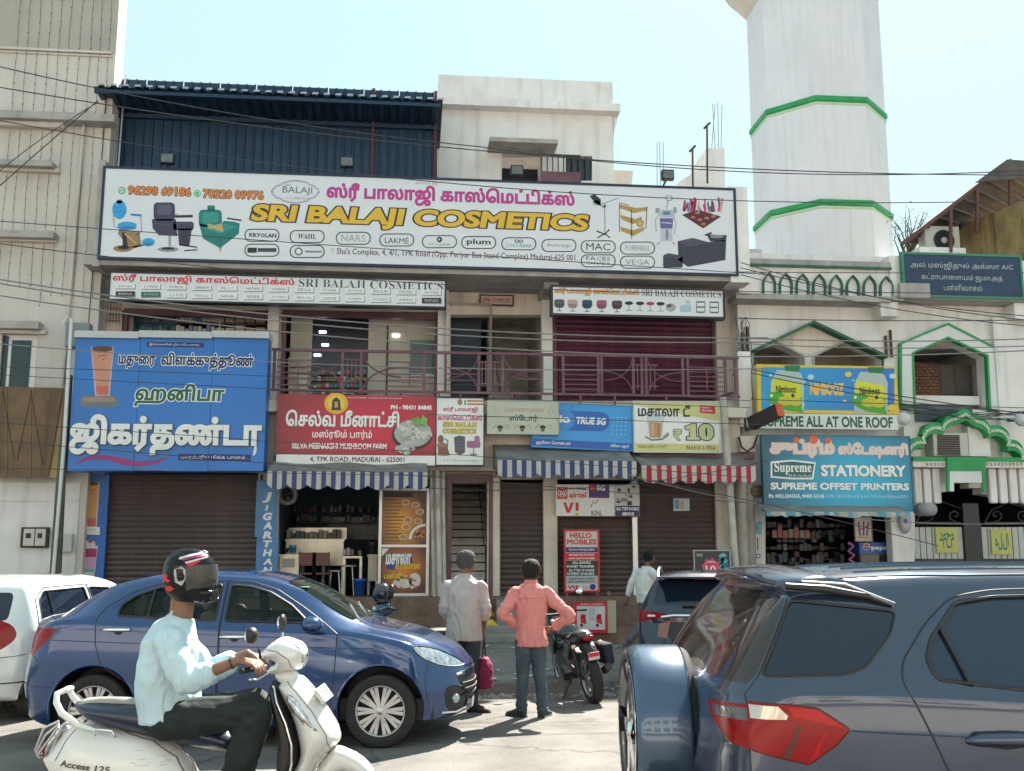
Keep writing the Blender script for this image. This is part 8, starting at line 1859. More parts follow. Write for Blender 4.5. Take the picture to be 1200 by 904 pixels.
    b = MB();b.tube([(.222,-.05,.575),(.222,.2,.575)],.006,trim_m,6);b.build('zip',None).parent = g
grey_man()
# ---- man walking away by the shutter
def walker():
    D = 18.0;X0 = onD(758,700,D)[0];t = figure('man in a white shirt striding past the brown shutter behind the crossover',X0,D);t.location.z = .006
    b = MB();fd = Vector((.75,.6,0));hc_ = Vector((.06,0,1.62));head(b,hc_,skin,fd,.235);limb(b,[hc_+Vector((-.02,0,-.07)),(.0,0,1.42),(-.02,0,1.34)],[.055,.056,.07],skin)
    ax_ = Vector((.62,-.78,0));dp = Vector((.78,.62,0))
    loft(b,[ring((x,0,z),ax_*a,dp*c_) for x,z,a,c_ in ((-.02,.88,.13,.10),(-.03,1.05,.14,.11),(-.03,1.25,.16,.11),(-.02,1.37,.15,.10),(0,1.43,.08,.07))],skin)
    A = [(ax_*.17+Vector((-.03,0,1.36)),ax_*.20+Vector((.12,.1,1.12)),ax_*.18+Vector((.30,.16,1.0))),(-ax_*.17+Vector((-.03,0,1.36)),-ax_*.20+Vector((-.14,-.05,1.12)),-ax_*.18+Vector((-.20,-.02,.92)))]
    for s_,e_,w_ in A: limb(b,[s_,s_.lerp(e_,.5),e_,e_.lerp(w_,.5),w_],[.05,.045,.036,.033,.025],skin);hand(b,w_,w_-e_,(.3,.5,.3),(-.3,.3,-1),skin,1,.45)
    L = [((-.02,0,.86),(.03,.0,.48),(.06,-.05,.1)),((-.04,0,.86),(-.10,.02,.50),(-.32,.0,.20))]
    for h_,k_,f_ in L: limb(b,[h_,k_,f_],[.085,.055,.038],skin)
    fuse(b,'body',t,skin,.009,3)
    sm = cloth('white walker shirt',(.62,.64,.62));b = MB()
    loft(b,[ring((x,0,z),ax_*a,dp*c_,16) for x,z,a,c_ in ((-.03,.84,.16,.125),(-.03,.95,.165,.13),(-.035,1.1,.165,.135),(-.03,1.25,.185,.13),(-.02,1.36,.175,.11),(0,1.42,.10,.085),(.01,1.455,.07,.064))],sm)
    for s_,e_,w_ in A: limb(b,[s_,s_.lerp(e_,.5),e_,e_.lerp(w_,.7)],[.074,.066,.058,.05],sm)
    fuse(b,'shirt',t,sm,.011,4,wr=.012,wscale=(12,12,6),seed=21)
    jm = cloth('grey jeans',(.10,.12,.14));b = MB();loft(b,[ring((-.02,0,z),ax_*a,dp*c_) for z,a,c_ in ((.80,.15,.12),(.9,.155,.12),(.94,.15,.11))],jm)
    for h_,k_,f_ in L: limb(b,[h_,k_,Vector(k_).lerp(Vector(f_),.9)],[.098,.078,.062],jm)
    fuse(b,'jeans',t,jm,.011,4,wr=.007,wscale=(7,7,7))
    hair(t,hc_,fd,mat('black hair',(.012,.010,.010),.6),back=.7);shm = mat('grey shoes',(.12,.12,.12),.7);shoe(t,.08,-.04,shm,toe=(.8,.5));shoe(t,-.36,.02,shm,z0=.09,toe=(.7,.5))
walker()
# ================================================================ scooter and rider
def pillow(name,root,poly,w,m,y0=0,edge=.06,cell=.016,n=None,power=.5,prof=None):
    """rounded panel: side outline (x,z), half width w, swelling from the outline inwards"""
    P = np.array(poly,float);lo,hi = P.min(0),P.max(0);pts = [Vector(p) for p in poly];k = len(pts);es = [(i,(i+1) % k) for i in range(k)]
    A,B = P,np.roll(P,-1,0);AB = B-A;L2 = (AB**2).sum(1)+1e-12
    gx,gz = np.meshgrid(np.arange(lo[0],hi[0],cell),np.arange(lo[1],hi[1],cell));G = np.stack([gx.ravel(),gz.ravel()],1)
    def dist(Q):
        t = np.clip(((Q[:,None]-A)*AB).sum(2)/L2,0,1);return np.sqrt((((A+AB*t[...,None])-Q[:,None])**2).sum(2)).min(1)
    dG = dist(G);x0,z0 = A.T;x1,z1 = B.T;ins = (((z0 > G[:,1:2]) != (z1 > G[:,1:2])) & (G[:,0:1] < (x1-x0)*(G[:,1:2]-z0)/np.where(z1 == z0,1e-12,z1-z0)+x0)).sum(1) % 2 == 1
    near = [G[i]+(0,0) for i in np.where(ins & (dG > cell*.45))[0]];pts += [Vector(g) for g in near]
    ov,oe,of,*_ = delaunay_2d_cdt(pts,es,[],1,1e-7);V = np.array([tuple(v) for v in ov]);d = dist(V);h = np.clip(d/edge,0,1);yy = w*(1-(1-h)**2)**power
    if prof: yy = yy*np.array([prof(v[0],v[1]) for v in V])
    n_ = len(V);vs = [(v[0],y0-y,v[1]) for v,y in zip(V,yy)]+[(v[0],y0+y,v[1]) for v,y in zip(V,yy)]
    fs = [tuple(f) for f in of]+[(f[0]+n_,f[2]+n_,f[1]+n_) for f in of];b = MB();b.add(vs,fs,m,True);o = b.build(name,None)
    bm = bmesh.new();bm.from_mesh(o.data);bmesh.ops.remove_doubles(bm,verts=bm.verts,dist=1e-4);bm.to_mesh(o.data);bm.free();o.parent = root;return o
SD = 6.0;SX = onD(250,850,SD)[0]
def s_(px,py,y=0): x,z = onD(px,py,SD+y);return Vector((x-SX,y,z))
def sp(P,y=0): return [tuple(s_(x,y_,y).xz) for x,y_ in P]
def rig(name,label,cat):
    t = thing(name,label,cat);fw = _cf.copy();fw.z = 0;fw.normalize();p = fw*SD+_cr*SX;t.location = (p.x,p.y,0);t.rotation_euler = (0,0,-YAW);return t
def scooter():
    t = rig('scooter','white motor scooter ridden towards the right in the near lane','scooter')
    wp = carpaint('scooter white',(.72,.72,.70),0,.25,.25);nb = mat('navy seat vinyl',(.012,.02,.05),.35,var=.1,coat=.3)
    body = smoothpoly(sp([(52,886),(68,866),(84,850),(110,847),(150,855),(185,862),(210,876),(228,896),(240,930),(236,965),(190,985),(120,975),(75,935),(60,905)]),4)
    pillow('side_panel',t,body,.17,wp,edge=.20,prof=lambda x,z: .72+.28*min(1,max(0,(x-s_(50,880).x)/.35)))
    pillow('underbody',t,smoothpoly(sp([(75,905),(150,905),(330,960),(335,990),(120,1000),(80,960)]),3),.10,trim_m,edge=.08)
    pillow('floorboard',t,smoothpoly(sp([(232,955),(340,955),(352,985),(230,990)]),3),.15,trim_m,edge=.04)
    seat_ = smoothpoly(sp([(90,823),(110,819),(140,820),(175,822),(215,832),(265,850),(282,866),(270,880),(215,872),(150,856),(110,845),(94,833)]),4);pillow('seat',t,seat_,.13,nb,edge=.10)
    pillow('saddle_glare',t,smoothpoly(sp([(93,822),(110,817),(150,817),(180,821),(178,827),(130,826),(97,827)]),4),.10,mat('grey glare vinyl',(.30,.30,.28),.45),edge=.06)  # top of the navy seat in light grey, sunlight painted into the colour
    for sg in (-1,1):
        b = MB();b.tube([s_(126,851)+UY*sg*.155,s_(105,845)+UY*sg*.15,s_(84,832)+UY*sg*.13,s_(76,820)+UY*sg*.11,s_(74,811)+UY*sg*.08,s_(80,808)+UY*sg*.04],[.010,.018,.019,.018,.017,.016],wp,10);b.build('grab_rail',None).parent = t
    b = MB();b.tube([s_(80,808)-UY*.045,s_(80,807),s_(80,808)+UY*.045],.016,wp,10);b.build('grab_rail_back',None).parent = t
    b = MB();b.tube([s_(126,856)-UY*.17,s_(128,848)-UY*.19,s_(146,850)-UY*.19,s_(149,858)-UY*.17],.007,chrome,8);b.build('saree_guard',None).parent = t
    for k in range(3):
        b = MB();b.tube([s_(78,842+k*3)-UY*.1,s_(60+k*2,850+k*8)-UY*.09,s_(49+k,876+k*3)-UY*.08,s_(50,884+k)-UY*.04,s_(50,884+k)+UY*.05],.007,alum,8);b.build('guard_bar',None).parent = t
    pillow('tail_lamp',t,smoothpoly(sp([(60,862),(76,846),(82,850),(70,880),(60,888),(55,880)]),3),.10,clearl,edge=.05)
    pillow('tail_lamp_red',t,smoothpoly(sp([(54,872),(62,864),(62,884),(55,888)]),3),.085,redl,edge=.03)
    def surf_line(part,P,r,m,nm='panel_gap'):
        o0 = [o for o in bpy.data.objects if o.parent == t and o.name.startswith(part)][0];q_ = bmesh.new();q_.from_mesh(o0.data);tr2 = BVHTree.FromBMesh(q_);L_ = []
        for (a,b_),(c_,d_) in zip(P,P[1:]):
            for i in range(7):
                p = s_(a+(c_-a)*i/7,b_+(d_-b_)*i/7);h = tr2.ray_cast(Vector((p.x,-2,p.z)),Vector((0,1,0)))[0]
                if h: L_.append(h)
        q_.free()
        if len(L_) > 1: MB().tube(L_,r,m,5).build(nm,None).parent = t
    grs = mat('grey seam',(.10,.10,.10),.6)
    surf_line('side_panel',[(98,848),(86,866),(74,890)],.003,grs);surf_line('side_panel',[(150,857),(185,866),(212,884),(228,910)],.005,grs);surf_line('seat',[(96,831),(130,833),(180,838),(230,852)],.002,grs,'seat_seam')
    rq = random.Random(6)
    for i in range(9): x_,y_ = rq.uniform(165,205),rq.uniform(870,896);surf_line('side_panel',[(x_,y_),(x_+rq.uniform(4,14),y_+rq.uniform(-3,3))],.0012,mat('scratch',(.25,.22,.18),.8),'scratch')
    v,tr_,e = text2d('Access 125',.03,3,.2);A = np.array(v);mn,mx = A.min(0),A.max(0);A = (A-mn)/(mx-mn);
    tree = None;o0 = [o for o in bpy.data.objects if o.parent == t and o.name.startswith('side_panel')][0];bm = bmesh.new();bm.from_mesh(o0.data);tree = BVHTree.FromBMesh(bm)
    vs = []
    for a in A:
        p = s_(82+a[0]*61,(892-a[1]*7.5)+a[0]*7);h = tree.ray_cast(Vector((p.x,-2,p.z)),Vector((0,1,0)))[0];vs.append((p.x,(h.y if h else -.16)-.003,p.z))
    MB().add(vs,tr_,M((.12,.10,.09),.3,metal=.6)).build('model_lettering',None).parent = t;bm.free()
    cowl = smoothpoly(sp([(303,770),(309,762),(322,751),(334,746),(350,750),(359,757),(361,768),(357,780),(347,786),(330,789),(316,790),(312,784),(322,779),(320,775)]),4);pillow('handlebar_cowl',t,cowl,.12,wp,edge=.10)
    surf_line('handlebar_cowl',[(314,760),(330,762),(343,771),(346,785)],.0025,grs);surf_line('handlebar_cowl',[(332,747),(346,752),(356,760)],.0025,grs)
    pillow('headlight',t,smoothpoly(sp([(350,753),(358,757),(362,768),(358,779),(351,784),(346,772),(345,760)]),4),.095,clearl,edge=.07)
    for sg,hx in ((-1,0),(1,6)):
        b = MB();b.tube([s_(318+hx,779)+UY*sg*.10,s_(306+hx,779)+UY*sg*.24,s_(301+hx,779)+UY*sg*.34],.015,mat('grip rubber',(.012,.012,.012),.8),10);b.build('handle_grip',None).parent = t
        b = MB();a = s_(312+hx,778)+UY*sg*.17;b.box(a.x-.03,a.x+.05,a.y-.05,a.y+.05,a.z-.02,a.z+.015,trim_m,.01);b.build('switch_gear',None).parent = t
        b = MB();b.tube([s_(322+hx,785)+UY*sg*.16,s_(314+hx,790)+UY*sg*.26,s_(310+hx,788)+UY*sg*.33],.006,alum,6);b.build('brake_lever',None).parent = t
        b = MB();m0 = s_(313 if sg < 0 else 324,768 if sg < 0 else 758)+UY*sg*.15;m1 = s_(313 if sg < 0 else 322.5,757 if sg < 0 else 745)+UY*sg*.20;b.tube([m0,m1],.007,chrome if sg > 0 else trim_m,6);b.build('mirror_stem',None).parent = t
        c = s_(306 if sg < 0 else 321,741 if sg < 0 else 733)+UY*sg*.22;b = MB();b.ball(c,.052,trim_m,14,(.72 if sg < 0 else .45,.9,.85 if sg < 0 else .95));b.build('mirror_shell',None).parent = t
        b = MB();b.ball(c-UX*.018,.045,M((.6,.62,.65),.04,metal=1,var=0),14,(.45 if sg < 0 else .3,.85,.8));b.build('mirror_glass',None).parent = t
    pillow('neck',t,smoothpoly(sp([(322,787),(345,785),(352,797),(330,803)]),3),.07,wp,edge=.05)
    apron = smoothpoly(sp([(327,802),(338,795),(353,791),(364,800),(376,816),(389,836),(398,854),(399,866),(390,877),(374,895),(360,925),(346,950),(340,915),(352,885),(350,862),(343,838),(331,815)]),4)
    pillow('front_apron',t,apron,.19,wp,edge=.12,prof=lambda x,z: .75+.25*min(1,max(0,(1.1-z)/.3)))
    surf_line('front_apron',[(340,797),(352,806),(372,830),(388,856),(390,876)],.003,grs);surf_line('front_apron',[(341,830),(354,832),(366,846)],.0025,grs)
    pillow('inner_shield',t,smoothpoly(sp([(318,800),(329,800),(335,815),(347,840),(354,865),(354,885),(346,915),(346,960),(330,960),(326,900),(327,860),(320,825)]),4),.17,trim_m,edge=.05)
    b = MB();b.tube([s_(326,801)-UY*.12,s_(332,818)-UY*.17,s_(343,842)-UY*.185,s_(350,866)-UY*.19,s_(350,888)-UY*.19,s_(342,918)-UY*.18],.006,chrome,8);b.build('shield_trim',None).parent = t
    for sg in (-1,1):
        pillow('indicator',t,smoothpoly(sp([(343,811),(351,812),(366,830),(384,857),(366,846),(350,830),(344,820)]),4),.035,clearl,y0=sg*.155,edge=.02)
        pillow('indicator_bulb',t,smoothpoly(sp([(361,837),(368,839),(374,847),(366,846)]),3),.04,M((.75,.25,.02),.3),y0=sg*.157,edge=.02)
    b = MB();c = s_(379,813);T = Matrix.Translation(c) @ Matrix.Rotation(R_(-38),4,'Y');v = []
    mb = MB();mb.box(-.012,.012,-.13,.13,-.045,.045,M((.66,.66,.62),.4),.004);mb.v = [tuple(T @ Vector(p)) for p in mb.v];mb.build('number_plate',None).parent = t
    for i,ch in enumerate('TN59'):
        v,tr_,e = text2d(ch,.03);A = np.array(v);A = (A-A.min(0))/(A.max(0)-A.min(0));MB().add([T @ Vector((.014,-.10+i*.05+a[0]*.032,-.02+a[1]*.04)) for a in A],tr_,M(K,.5)).build('plate_letter',None).parent = t
    fen = smoothpoly(sp([(366,915),(380,889),(393,874),(408,877),(426,887),(438,902),(446,930),(440,945),(425,915),(400,905),(380,925),(368,945)]),4);pillow('front_fender',t,fen,.075,wp,edge=.06)
    wheel(t,s_(402,960).x,0,.245,.10,.15,5,'fins');wheel(t,s_(112,960).x,0,.245,.10,.15,5,'fins')
    for o in bpy.data.objects:
        if o.parent == t and o.type == 'EMPTY': o.location.z = .245
    b = MB();b.tube([s_(340,930),(s_(402,960).x-.02,-.07,.30),(s_(402,960).x,-.07,.245)],.025,dsteel,10);b.build('fork',None).parent = t
    b = MB();b.tube([(s_(190,960).x,-.16,.30),(s_(120,960).x,-.18,.33),(s_(70,950).x,-.18,.42)],[.03,.06,.055],dsteel,14);b.build('silencer',None).parent = t
    return t
scooter()
def rider():
    t = rig('person','helmeted rider in a pale blue striped shirt on the white scooter','person')
    b = MB();hc_ = s_(222,676)+Vector((.0,.0,0));head(b,hc_,skin2,(1,0,-.12),.235);limb(b,[hc_+Vector((-.03,0,-.08)),s_(212,720),s_(202,742)],[.066,.068,.075],skin2)
    hip = s_(196,838);
    def tor(f,sc): return loft(b,[ring(s_(px,py),Vector((math.cos(a),0,math.sin(a)))*w*sc,UY*c_*sc,18) for px,py,a,w,c_ in f],skin2)
    spine = [(198,846,.1,.13,.16),(194,825,.1,.125,.155),(192,800,.05,.125,.15),(193,775,0,.125,.165),(200,752,-.15,.115,.175),(205,735,-.3,.085,.14),(208,724,-.3,.055,.07)]
    tor(spine,.88)
    aR = [s_(196,751,-.18),s_(214,790,-.25),s_(246,789,-.30),s_(286,778,-.27)];aL = [s_(208,751,.18),s_(238,780,.24),s_(262,773,.26),s_(296,763,.25)]
    aR[1] = s_(219,798,-.27)
    aR = [s_(196,752,-.18),s_(220,798,-.27),s_(280,774,-.26)];aL = [s_(210,752,.18),s_(243,788,.26),s_(290,766,.25)]
    for A in (aR,aL): limb(b,[A[0],A[0].lerp(A[1],.5),A[1],A[1].lerp(A[2],.5),A[2]],[.052,.048,.040,.035,.026],skin2)
    hand(b,aR[2],s_(302,778,-.28)-aR[2],(0,.9,.25),(.1,0,-1),skin2,1.05,.62);hand(b,aL[2],s_(308,772,.28)-aL[2],(0,-.9,.25),(.1,0,-1),skin2,1.05,.62)
    legs = []
    for sg,kn,an in ((-1,s_(299,833,-.17),s_(270,915,-.14)),(1,s_(303,826,.17),s_(276,910,.14))):
        an.z = .40;hp = s_(200,842)+UY*sg*.09;legs.append((hp,kn,an));limb(b,[hp,hp.lerp(kn,.5),kn,kn.lerp(an,.5),an],[.09,.078,.06,.055,.038],skin2)
    fuse(b,'body',t,skin2,.006,3)
    sm = cloth('pale blue striped shirt',(.46,.63,.70),stripe=('X',14.0,(.60,.63,.68),.45));b = MB()
    f2 = [(199,842,.1,.165,.20),(197,822,.1,.168,.195),(195,800,.05,.162,.185),(196,775,0,.160,.19),(200,755,-.15,.148,.20),(205,738,-.3,.115,.165),(210,728,-.3,.085,.10),(212,723,-.3,.072,.080)]
    loft(b,[ring(s_(px,py),Vector((math.cos(a),0,math.sin(a)))*w,UY*c_,20) for px,py,a,w,c_ in f2],sm)
    limb(b,[s_(185,825),s_(182,838)],[.09,.06],sm);limb(b,[s_(215,818),s_(222,826)],[.10,.07],sm)
    for A,cut in ((aR,.36),(aL,.52)): limb(b,[A[0]+Vector((.02,0,0)),A[0],A[0].lerp(A[1],.5),A[1],A[1].lerp(A[2],cut)],[.08,.085,.080,.074,.060],sm)
    folds = [(aR[1],.16,.010,(1,0,.5),75),(s_(205,770,-.2),.16,.008,(.8,0,-1),65),(s_(215,815,-.1),.16,.009,(1,0,.6),70),(aL[1],.13,.008,(1,0,.4),80)]
    fuse(b,'shirt',t,sm,.0075,3,wr=.010,wscale=(10,8,6.5),seed=30,folds=folds)
    b = MB();b.tube([s_(203,722)+UY*-.05,s_(206,716)+UY*-.045,s_(213,718)+UY*-.03,s_(220,726)],[.012,.014,.012,.008],sm,8);b.tube([s_(203,722)+UY*.05,s_(206,716)+UY*.045,s_(213,718)+UY*.03,s_(220,726)],[.012,.014,.012,.008],sm,8);b.tube([s_(203,722)-UY*.05,s_(200,720),s_(203,722)+UY*.05],[.012,.014,.012],sm,8);b.build('collar',None).parent = t
    tm = cloth('black green trousers',(.010,.018,.017));b = MB();loft(b,[ring(s_(px,py),Vector((math.cos(a),0,math.sin(a)))*w,UY*c_,18) for px,py,a,w,c_ in ((199,852,.1,.145,.17),(199,842,.1,.145,.17),(199,832,.1,.12,.15))],tm)
    for hp,kn,an in legs: limb(b,[hp,hp.lerp(kn,.35),hp.lerp(kn,.7),kn,kn.lerp(an,.4),kn.lerp(an,.95)],[.105,.102,.092,.086,.088,.078],tm)
    fuse(b,'trousers',t,tm,.009,4,wr=.009,wscale=(5,6,8),seed=41,folds=[(legs[0][1],.18,.009,(.6,0,1),60),(s_(215,835,-.1),.16,.008,(1,0,.5),60)])
    for (hp,kn,an),sg in zip(legs,(-1,1)): o = shoe(t,an.x+.02,an.y,mat('dark brown shoe',(.07,.03,.02),.5),z0=.30,toe=(1,0))
    hm = mat('helmet gloss black',(.004,.005,.007),.16,var=.1,spec=.28);c = hc_+Vector((.005,0,.012));b = MB()
    prof = ((-.155,.075,.085,.045),(-.145,.10,.115,.03),(-.11,.117,.137,.012),(-.06,.128,.148,.004),(0,.133,.153,0),(.06,.126,.146,-.004),(.105,.103,.122,-.008),(.138,.064,.078,-.01),(.152,.012,.016,-.01))
    loft(b,[ring(c+Vector((o_,0,z)),UX*bb,UY*aa,32) for z,aa,bb,o_ in prof],hm);o = fuse(b,'helmet_shell',t,hm,.006,2)
    b = MB();loft(b,[ring(c+Vector((o_,0,z)),UX*bb,UY*aa,24) for z,aa,bb,o_ in ((-.160,.070,.045,.095),(-.145,.088,.062,.10),(-.115,.10,.062,.105),(-.085,.10,.055,.105))],hm);fuse(b,'chin_bar',t,hm,.006,3)
    o = MB();th = [R_(a) for a in range(-84,85,8)]
    def hp_(a,z,k=1.0):
        aa = np.interp(z,[p[0] for p in prof],[p[1] for p in prof]);bb = np.interp(z,[p[0] for p in prof],[p[2] for p in prof]);return c+Vector((math.cos(a)*bb*k,math.sin(a)*aa*k,z))
    rows = [[hp_(a,z+(.0 if abs(a) < 1.2 else -.01),1.03) for a in th] for z in (-.075,-.05,-.02,.01,.04,.06)];vs = [p for r in rows for p in r];n = len(th)
    MB().add(vs,[(i*n+k,i*n+k+1,(i+1)*n+k+1,(i+1)*n+k) for i in range(5) for k in range(n-1)],glass('helmet visor',(.20,.20,.20),.22,.06),True).build('visor',None).parent = t
    op = [[hp_(a,z,1.008) for a in [R_(q) for q in range(-63,64,7)]] for z in (-.07,-.04,0,.03,.05)];vs = [p for r in op for p in r];n = 19
    MB().add(vs,[(i*n+k,i*n+k+1,(i+1)*n+k+1,(i+1)*n+k) for i in range(4) for k in range(n-1)],mat('visor opening',(.10,.055,.035),.6),True).build('visor_opening',None).parent = t
    def decal(P,m,k=1.012,nm='decal'):
        v,tr_,e = fill2d([densep(P)]);MB().add([hp_(R_(a*1.0),z/1000,k) for a,z in v],tr_,m,True).build(nm,None).parent = t
    def densep(P):
        out = []
        for a,b_ in zip(P,P[1:]+P[:1]): kk = max(1,int(max(abs(a[0]-b_[0])/6,abs(a[1]-b_[1])/8)));out += [(a[0]+(b_[0]-a[0])*i/kk,a[1]+(b_[1]-a[1])*i/kk) for i in range(kk)]
        return out
    pkm,whm,rdm,gym = M((.30,.04,.16),.3),M((.6,.6,.62),.3),M((.55,.015,.02),.3),M((.28,.30,.32),.25,metal=.4)
    for s in (-1,1):
        decal([(s*(100),92),(s*(70),108),(s*30,118),(s*20,112),(s*62,98),(s*95,80)],pkm);decal([(s*(112),96),(s*(80),116),(s*40,128),(s*30,124),(s*72,108),(s*104,86)],whm);decal([(s*90,72),(s*60,92),(s*30,104),(s*26,100),(s*56,84),(s*84,64)],whm)
        decal([(s*95,50),(s*112,30),(s*108,-40),(s*92,-60),(s*84,-20),(s*86,30)],gym);decal([(s*140,10),(s*128,-4),(s*132,-20),(s*120,-30),(s*128,-44),(s*140,-34),(s*156,-46),(s*150,-26),(s*162,-10),(s*148,-6)],rdm);decal([(s*118,-60),(s*110,-78),(s*126,-92),(s*142,-84),(s*136,-66)],rdm);decal([(s*160,40),(s*150,22),(s*165,10),(s*175,30)],rdm)
    for s in (-1,1): decal([(s*150,70),(s*125,84),(s*118,62),(s*135,40)],gym);decal([(s*76,50),(s*50,78),(s*66,84),(s*88,62)],rdm);decal([(s*70,-90),(s*40,-96),(s*44,-120),(s*74,-112)],gym)
    decal([(-20,126),(20,126),(8,140),(-8,140)],whm)
    b = MB();b.ball(hp_(R_(-95),-.01,1.02),.022,hm,12,(1,.4,1));b.ball(hp_(R_(95),-.01,1.02),.022,hm,12,(1,.4,1));b.build('visor_pivot',None).parent = t
    b = MB();b.lathe([(.030,0),(.033,.006),(.030,.012)],M((.02,.02,.02),.5),16,Matrix.Translation(aR[2].lerp(aR[1],.12)) @ (aR[1]-aR[2]).to_track_quat('Z','Y').to_matrix().to_4x4()).build('wrist_band',None).parent = t
rider()
# ================================================================ motorcycles
def motorbike():
    D = 12.3;X0 = onD(697,820,D)[0];t = thing('motorcycle','black motorcycle leaning on its stand beside the salmon shirted man','motorcycle');fw = _cf.copy();fw.z = 0;fw.normalize();p = fw*(D-.02)+_cr*X0;t.location = (p.x,p.y,0)
    bkp = carpaint('bike black',(.012,.014,.02),.2,.2,.3);eng = mat('engine alloy',(.10,.10,.10),.45,metal=.8,var=.3,dirt=.4)
    def pw(name,P,w,m,y0=0,e=.05): return pillow(name,t,smoothpoly(P,3),w,m,y0,e,.02)
    wheel(t,0,0,.31,.13,.22,5);wheel(t,1.33,0,.30,.10,.22,5)
    pw('tank',[(.62,.80),(.72,.92),(.92,.95),(1.06,.90),(1.10,.78),(.95,.70),(.70,.72)],.15,bkp,e=.10)
    pw('seat',[(.02,.86),(.20,.88),(.40,.80),(.62,.80),(.66,.75),(.45,.72),(.22,.78),(.04,.80)],.12,mat('seat vinyl',(.015,.015,.016),.5),e=.06)
    pw('tail_cowl',[(-.14,.84),(.02,.87),(.40,.78),(.42,.66),(.20,.68),(-.08,.78)],.11,bkp,e=.06);pw('rear_mudguard',[(-.22,.70),(-.10,.76),(.12,.70),(.10,.62),(-.12,.60),(-.26,.52),(-.28,.58)],.07,trim_m,e=.03)
    pw('engine',[(.50,.32),(.56,.56),(.80,.62),(.96,.56),(.98,.34),(.80,.24),(.58,.24)],.15,eng,e=.06);pw('crankcase',[(.50,.30),(.55,.44),(.72,.46),(.80,.32),(.66,.22)],.19,eng,e=.05)
    for sg in (-1,1):
        pw('side_cover',[(.28,.74),(.52,.74),(.58,.58),(.44,.50),(.30,.62)],.025,bkp,sg*.12,.03);pw('tank_shroud',[(.80,.78),(1.12,.80),(1.18,.66),(1.0,.52),(.86,.60)],.03,bkp,sg*.17,.03)
        b = MB();b.tube([(1.08,sg*.09,.95),(1.33,sg*.09,.30)],.024,alum,10);b.build('fork_leg',None).parent = t;b = MB();b.tube([(0,sg*.10,.31),(.50,sg*.10,.42)],.022,dsteel,8);b.build('swing_arm',None).parent = t
        b = MB();b.tube([(.20,sg*.11,.66),(.06,sg*.12,.36)],.024,dsteel,8);b.build('shock_absorber',None).parent = t
        b = MB();b.tube([(1.05,0,1.02),(1.02,sg*.18,1.04),(.93,sg*.36,1.02)],[.013,.013,.017],trim_m,8);b.build('handlebar',None).parent = t
        b = MB();b.tube([(1.02,sg*.22,1.05),(1.02,sg*.30,1.22)],.006,trim_m,6);b.ball((1.02,sg*.32,1.27),.06,trim_m,12,(.3,1.1,.8));b.build('mirror',None).parent = t;b = MB();b.ball((1.003,sg*.32,1.27),.053,M((.6,.62,.65),.04,metal=1,var=0),12,(.25,1.05,.75));b.build('mirror_glass',None).parent = t
        b = MB();b.tube([(-.02,sg*.08,.72),(-.04,sg*.15,.71)],.007,trim_m,6);b.ball((-.05,sg*.17,.71),.03,M((.7,.5,.35),.25),10,(.8,1.2,.9));b.build('indicator',None).parent = t
        b = MB();b.tube([(.35,sg*.14,.36),(.36,sg*.24,.35)],.014,trim_m,6);b.build('foot_peg',None).parent = t
    b = MB();b.ball((-.15,0,.80),.05,redl,10,(.5,1.6,.7));b.build('tail_lamp',None).parent = t
    b = MB();b.box(-.285,-.27,-.07,.07,.55,.64,M((.45,.45,.44),.4),.003);b.box(-.29,-.286,-.065,.065,.59,.637,M((.45,.01,.015),.4));b.build('number_plate',None).parent = t
    b = MB();b.tube([(.75,-.14,.34),(.40,-.19,.30),(.02,-.20,.36),(-.16,-.20,.42)],[.022,.03,.05,.048],dsteel,12);b.build('silencer',None).parent = t
    b = MB();b.box(-.05,.34,-.34,-.20,.42,.68,cloth('pannier cloth',(.012,.016,.03)),.04);b.build('pannier',None).parent = t
    b = MB();b.ball((1.28,0,.88),.10,bkp,14,(.8,1,1));b.build('headlamp_cowl',None).parent = t;b = MB();b.tube([(.42,.12,.30),(.34,.34,.0)],.012,dsteel,8);b.build('side_stand',None).parent = t
    pw('front_mudguard',[(1.05,.50),(1.20,.66),(1.42,.66),(1.58,.54),(1.42,.60),(1.2,.60)],.06,bkp,e=.03)
    t.scale = (.94,)*3;ang = math.pi/2-YAW+R_(13);t.rotation_euler = (Matrix.Rotation(ang,4,'Z') @ Matrix.Rotation(R_(-9),4,'X')).to_euler()
    return t
motorbike()
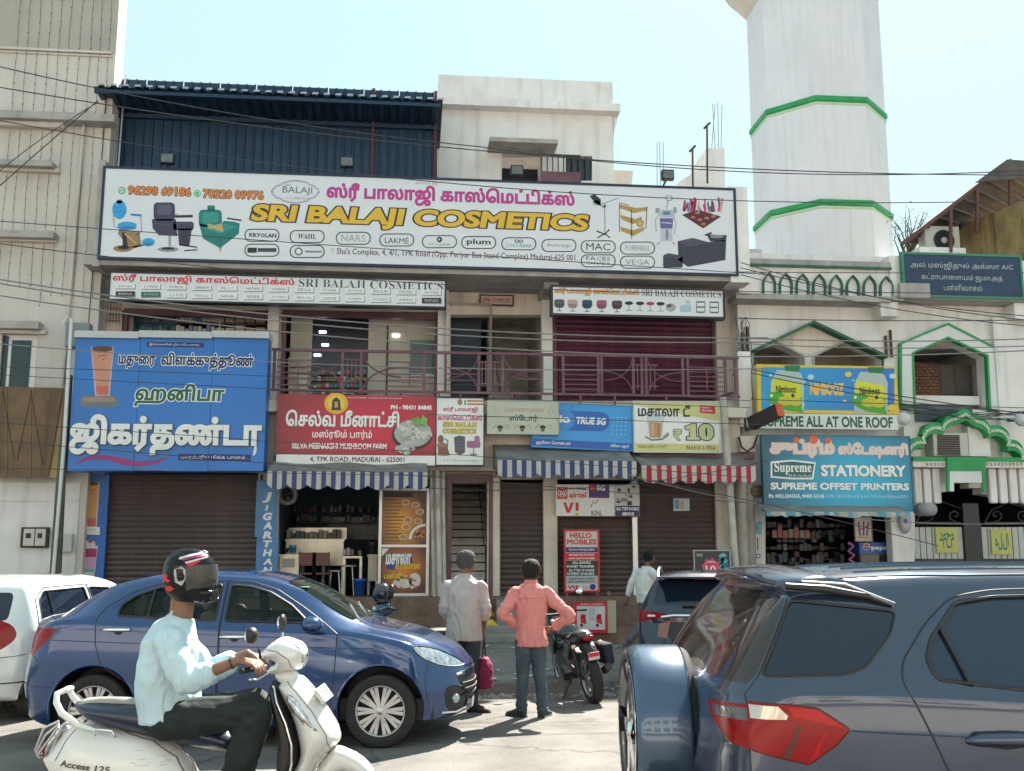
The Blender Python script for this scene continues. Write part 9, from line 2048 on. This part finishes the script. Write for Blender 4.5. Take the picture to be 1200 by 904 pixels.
def parked_scooter():
    D = 17.2;X0 = onD(449,705,D)[0];t = thing('scooter','dark scooter parked behind the blue saloon with its round mirror showing over the bonnet','scooter');fw = _cf.copy();fw.z = 0;fw.normalize();p = fw*D+_cr*X0;t.location = (p.x,p.y,.13);t.rotation_euler = (0,0,-YAW+R_(200))
    D0 = 12.6;p = fw*D0+_cr*onD(449,705,D0)[0];t.location = (p.x,p.y,0)
    bl_ = carpaint('parked scooter blue',(.02,.05,.10),.3,.2,.2)
    pillow('front_apron',t,smoothpoly([(0,1.0),(.10,.95),(.20,.5),(.12,.3),(-.02,.3),(.02,.6)],3),.17,bl_,0,.08,.02);pillow('handlebar_cowl',t,smoothpoly([(-.14,1.02),(-.05,1.14),(.10,1.10),(.12,.98),(-.02,.94)],3),.12,bl_,0,.07,.02)
    pillow('side_panel',t,smoothpoly([(-1.1,.75),(-.5,.72),(-.4,.5),(-.5,.25),(-.95,.3),(-1.15,.55)],3),.16,bl_,0,.1,.03);pillow('seat',t,smoothpoly([(-1.1,.80),(-.5,.80),(-.42,.74),(-.6,.70),(-1.1,.72)],3),.13,trim_m,0,.06,.03)
    pillow('floorboard',t,[(-.5,.26),(0,.26),(0,.32),(-.5,.32)],.15,trim_m,0,.03,.03);wheel(t,.12,0,.22,.1,.13,5);wheel(t,-.95,0,.22,.1,.13,5)
    for sg in (-1,1):
        b = MB();b.tube([(-.05,sg*.16,1.08),(-.04,sg*.22,1.2)],.007,trim_m,6);b.ball((-.04,sg*.24,1.26),.085,trim_m,16,(.35,1,1));b.build('mirror',None).parent = t
        b = MB();b.tube([(-.02,sg*.1,1.06),(-.08,sg*.34,1.05)],.015,trim_m,8);b.build('handle_grip',None).parent = t
    b = MB();b.ball((.11,0,1.04),.07,clearl,12,(.4,1,.8));b.build('headlight',None).parent = t
    hl = thing('helmet','black open helmet hung on the handlebar of the dark parked scooter','helmet',(0,0,0));cc = fw*D0+_cr*onD(448,697,D0)[0];z = onD(448,697,D0)[1]
    b = MB();c = Vector((cc.x,cc.y,z));b.lathe([(.12*math.sin(a),.14*-math.cos(a)) for a in np.linspace(.9,math.pi-.001,14)],carpaint('helmet black',(.018,.020,.026),.1,.18,.05),24,Matrix.Translation(c));b.build('shell',None).parent = hl
    b = MB();b.lathe([(.12*math.sin(a)*1.02,.14*-math.cos(a)*1.02) for a in np.linspace(1.25,1.9,6)],wdark,24,Matrix.Translation(c));b.build('visor',None).parent = hl
parked_scooter()
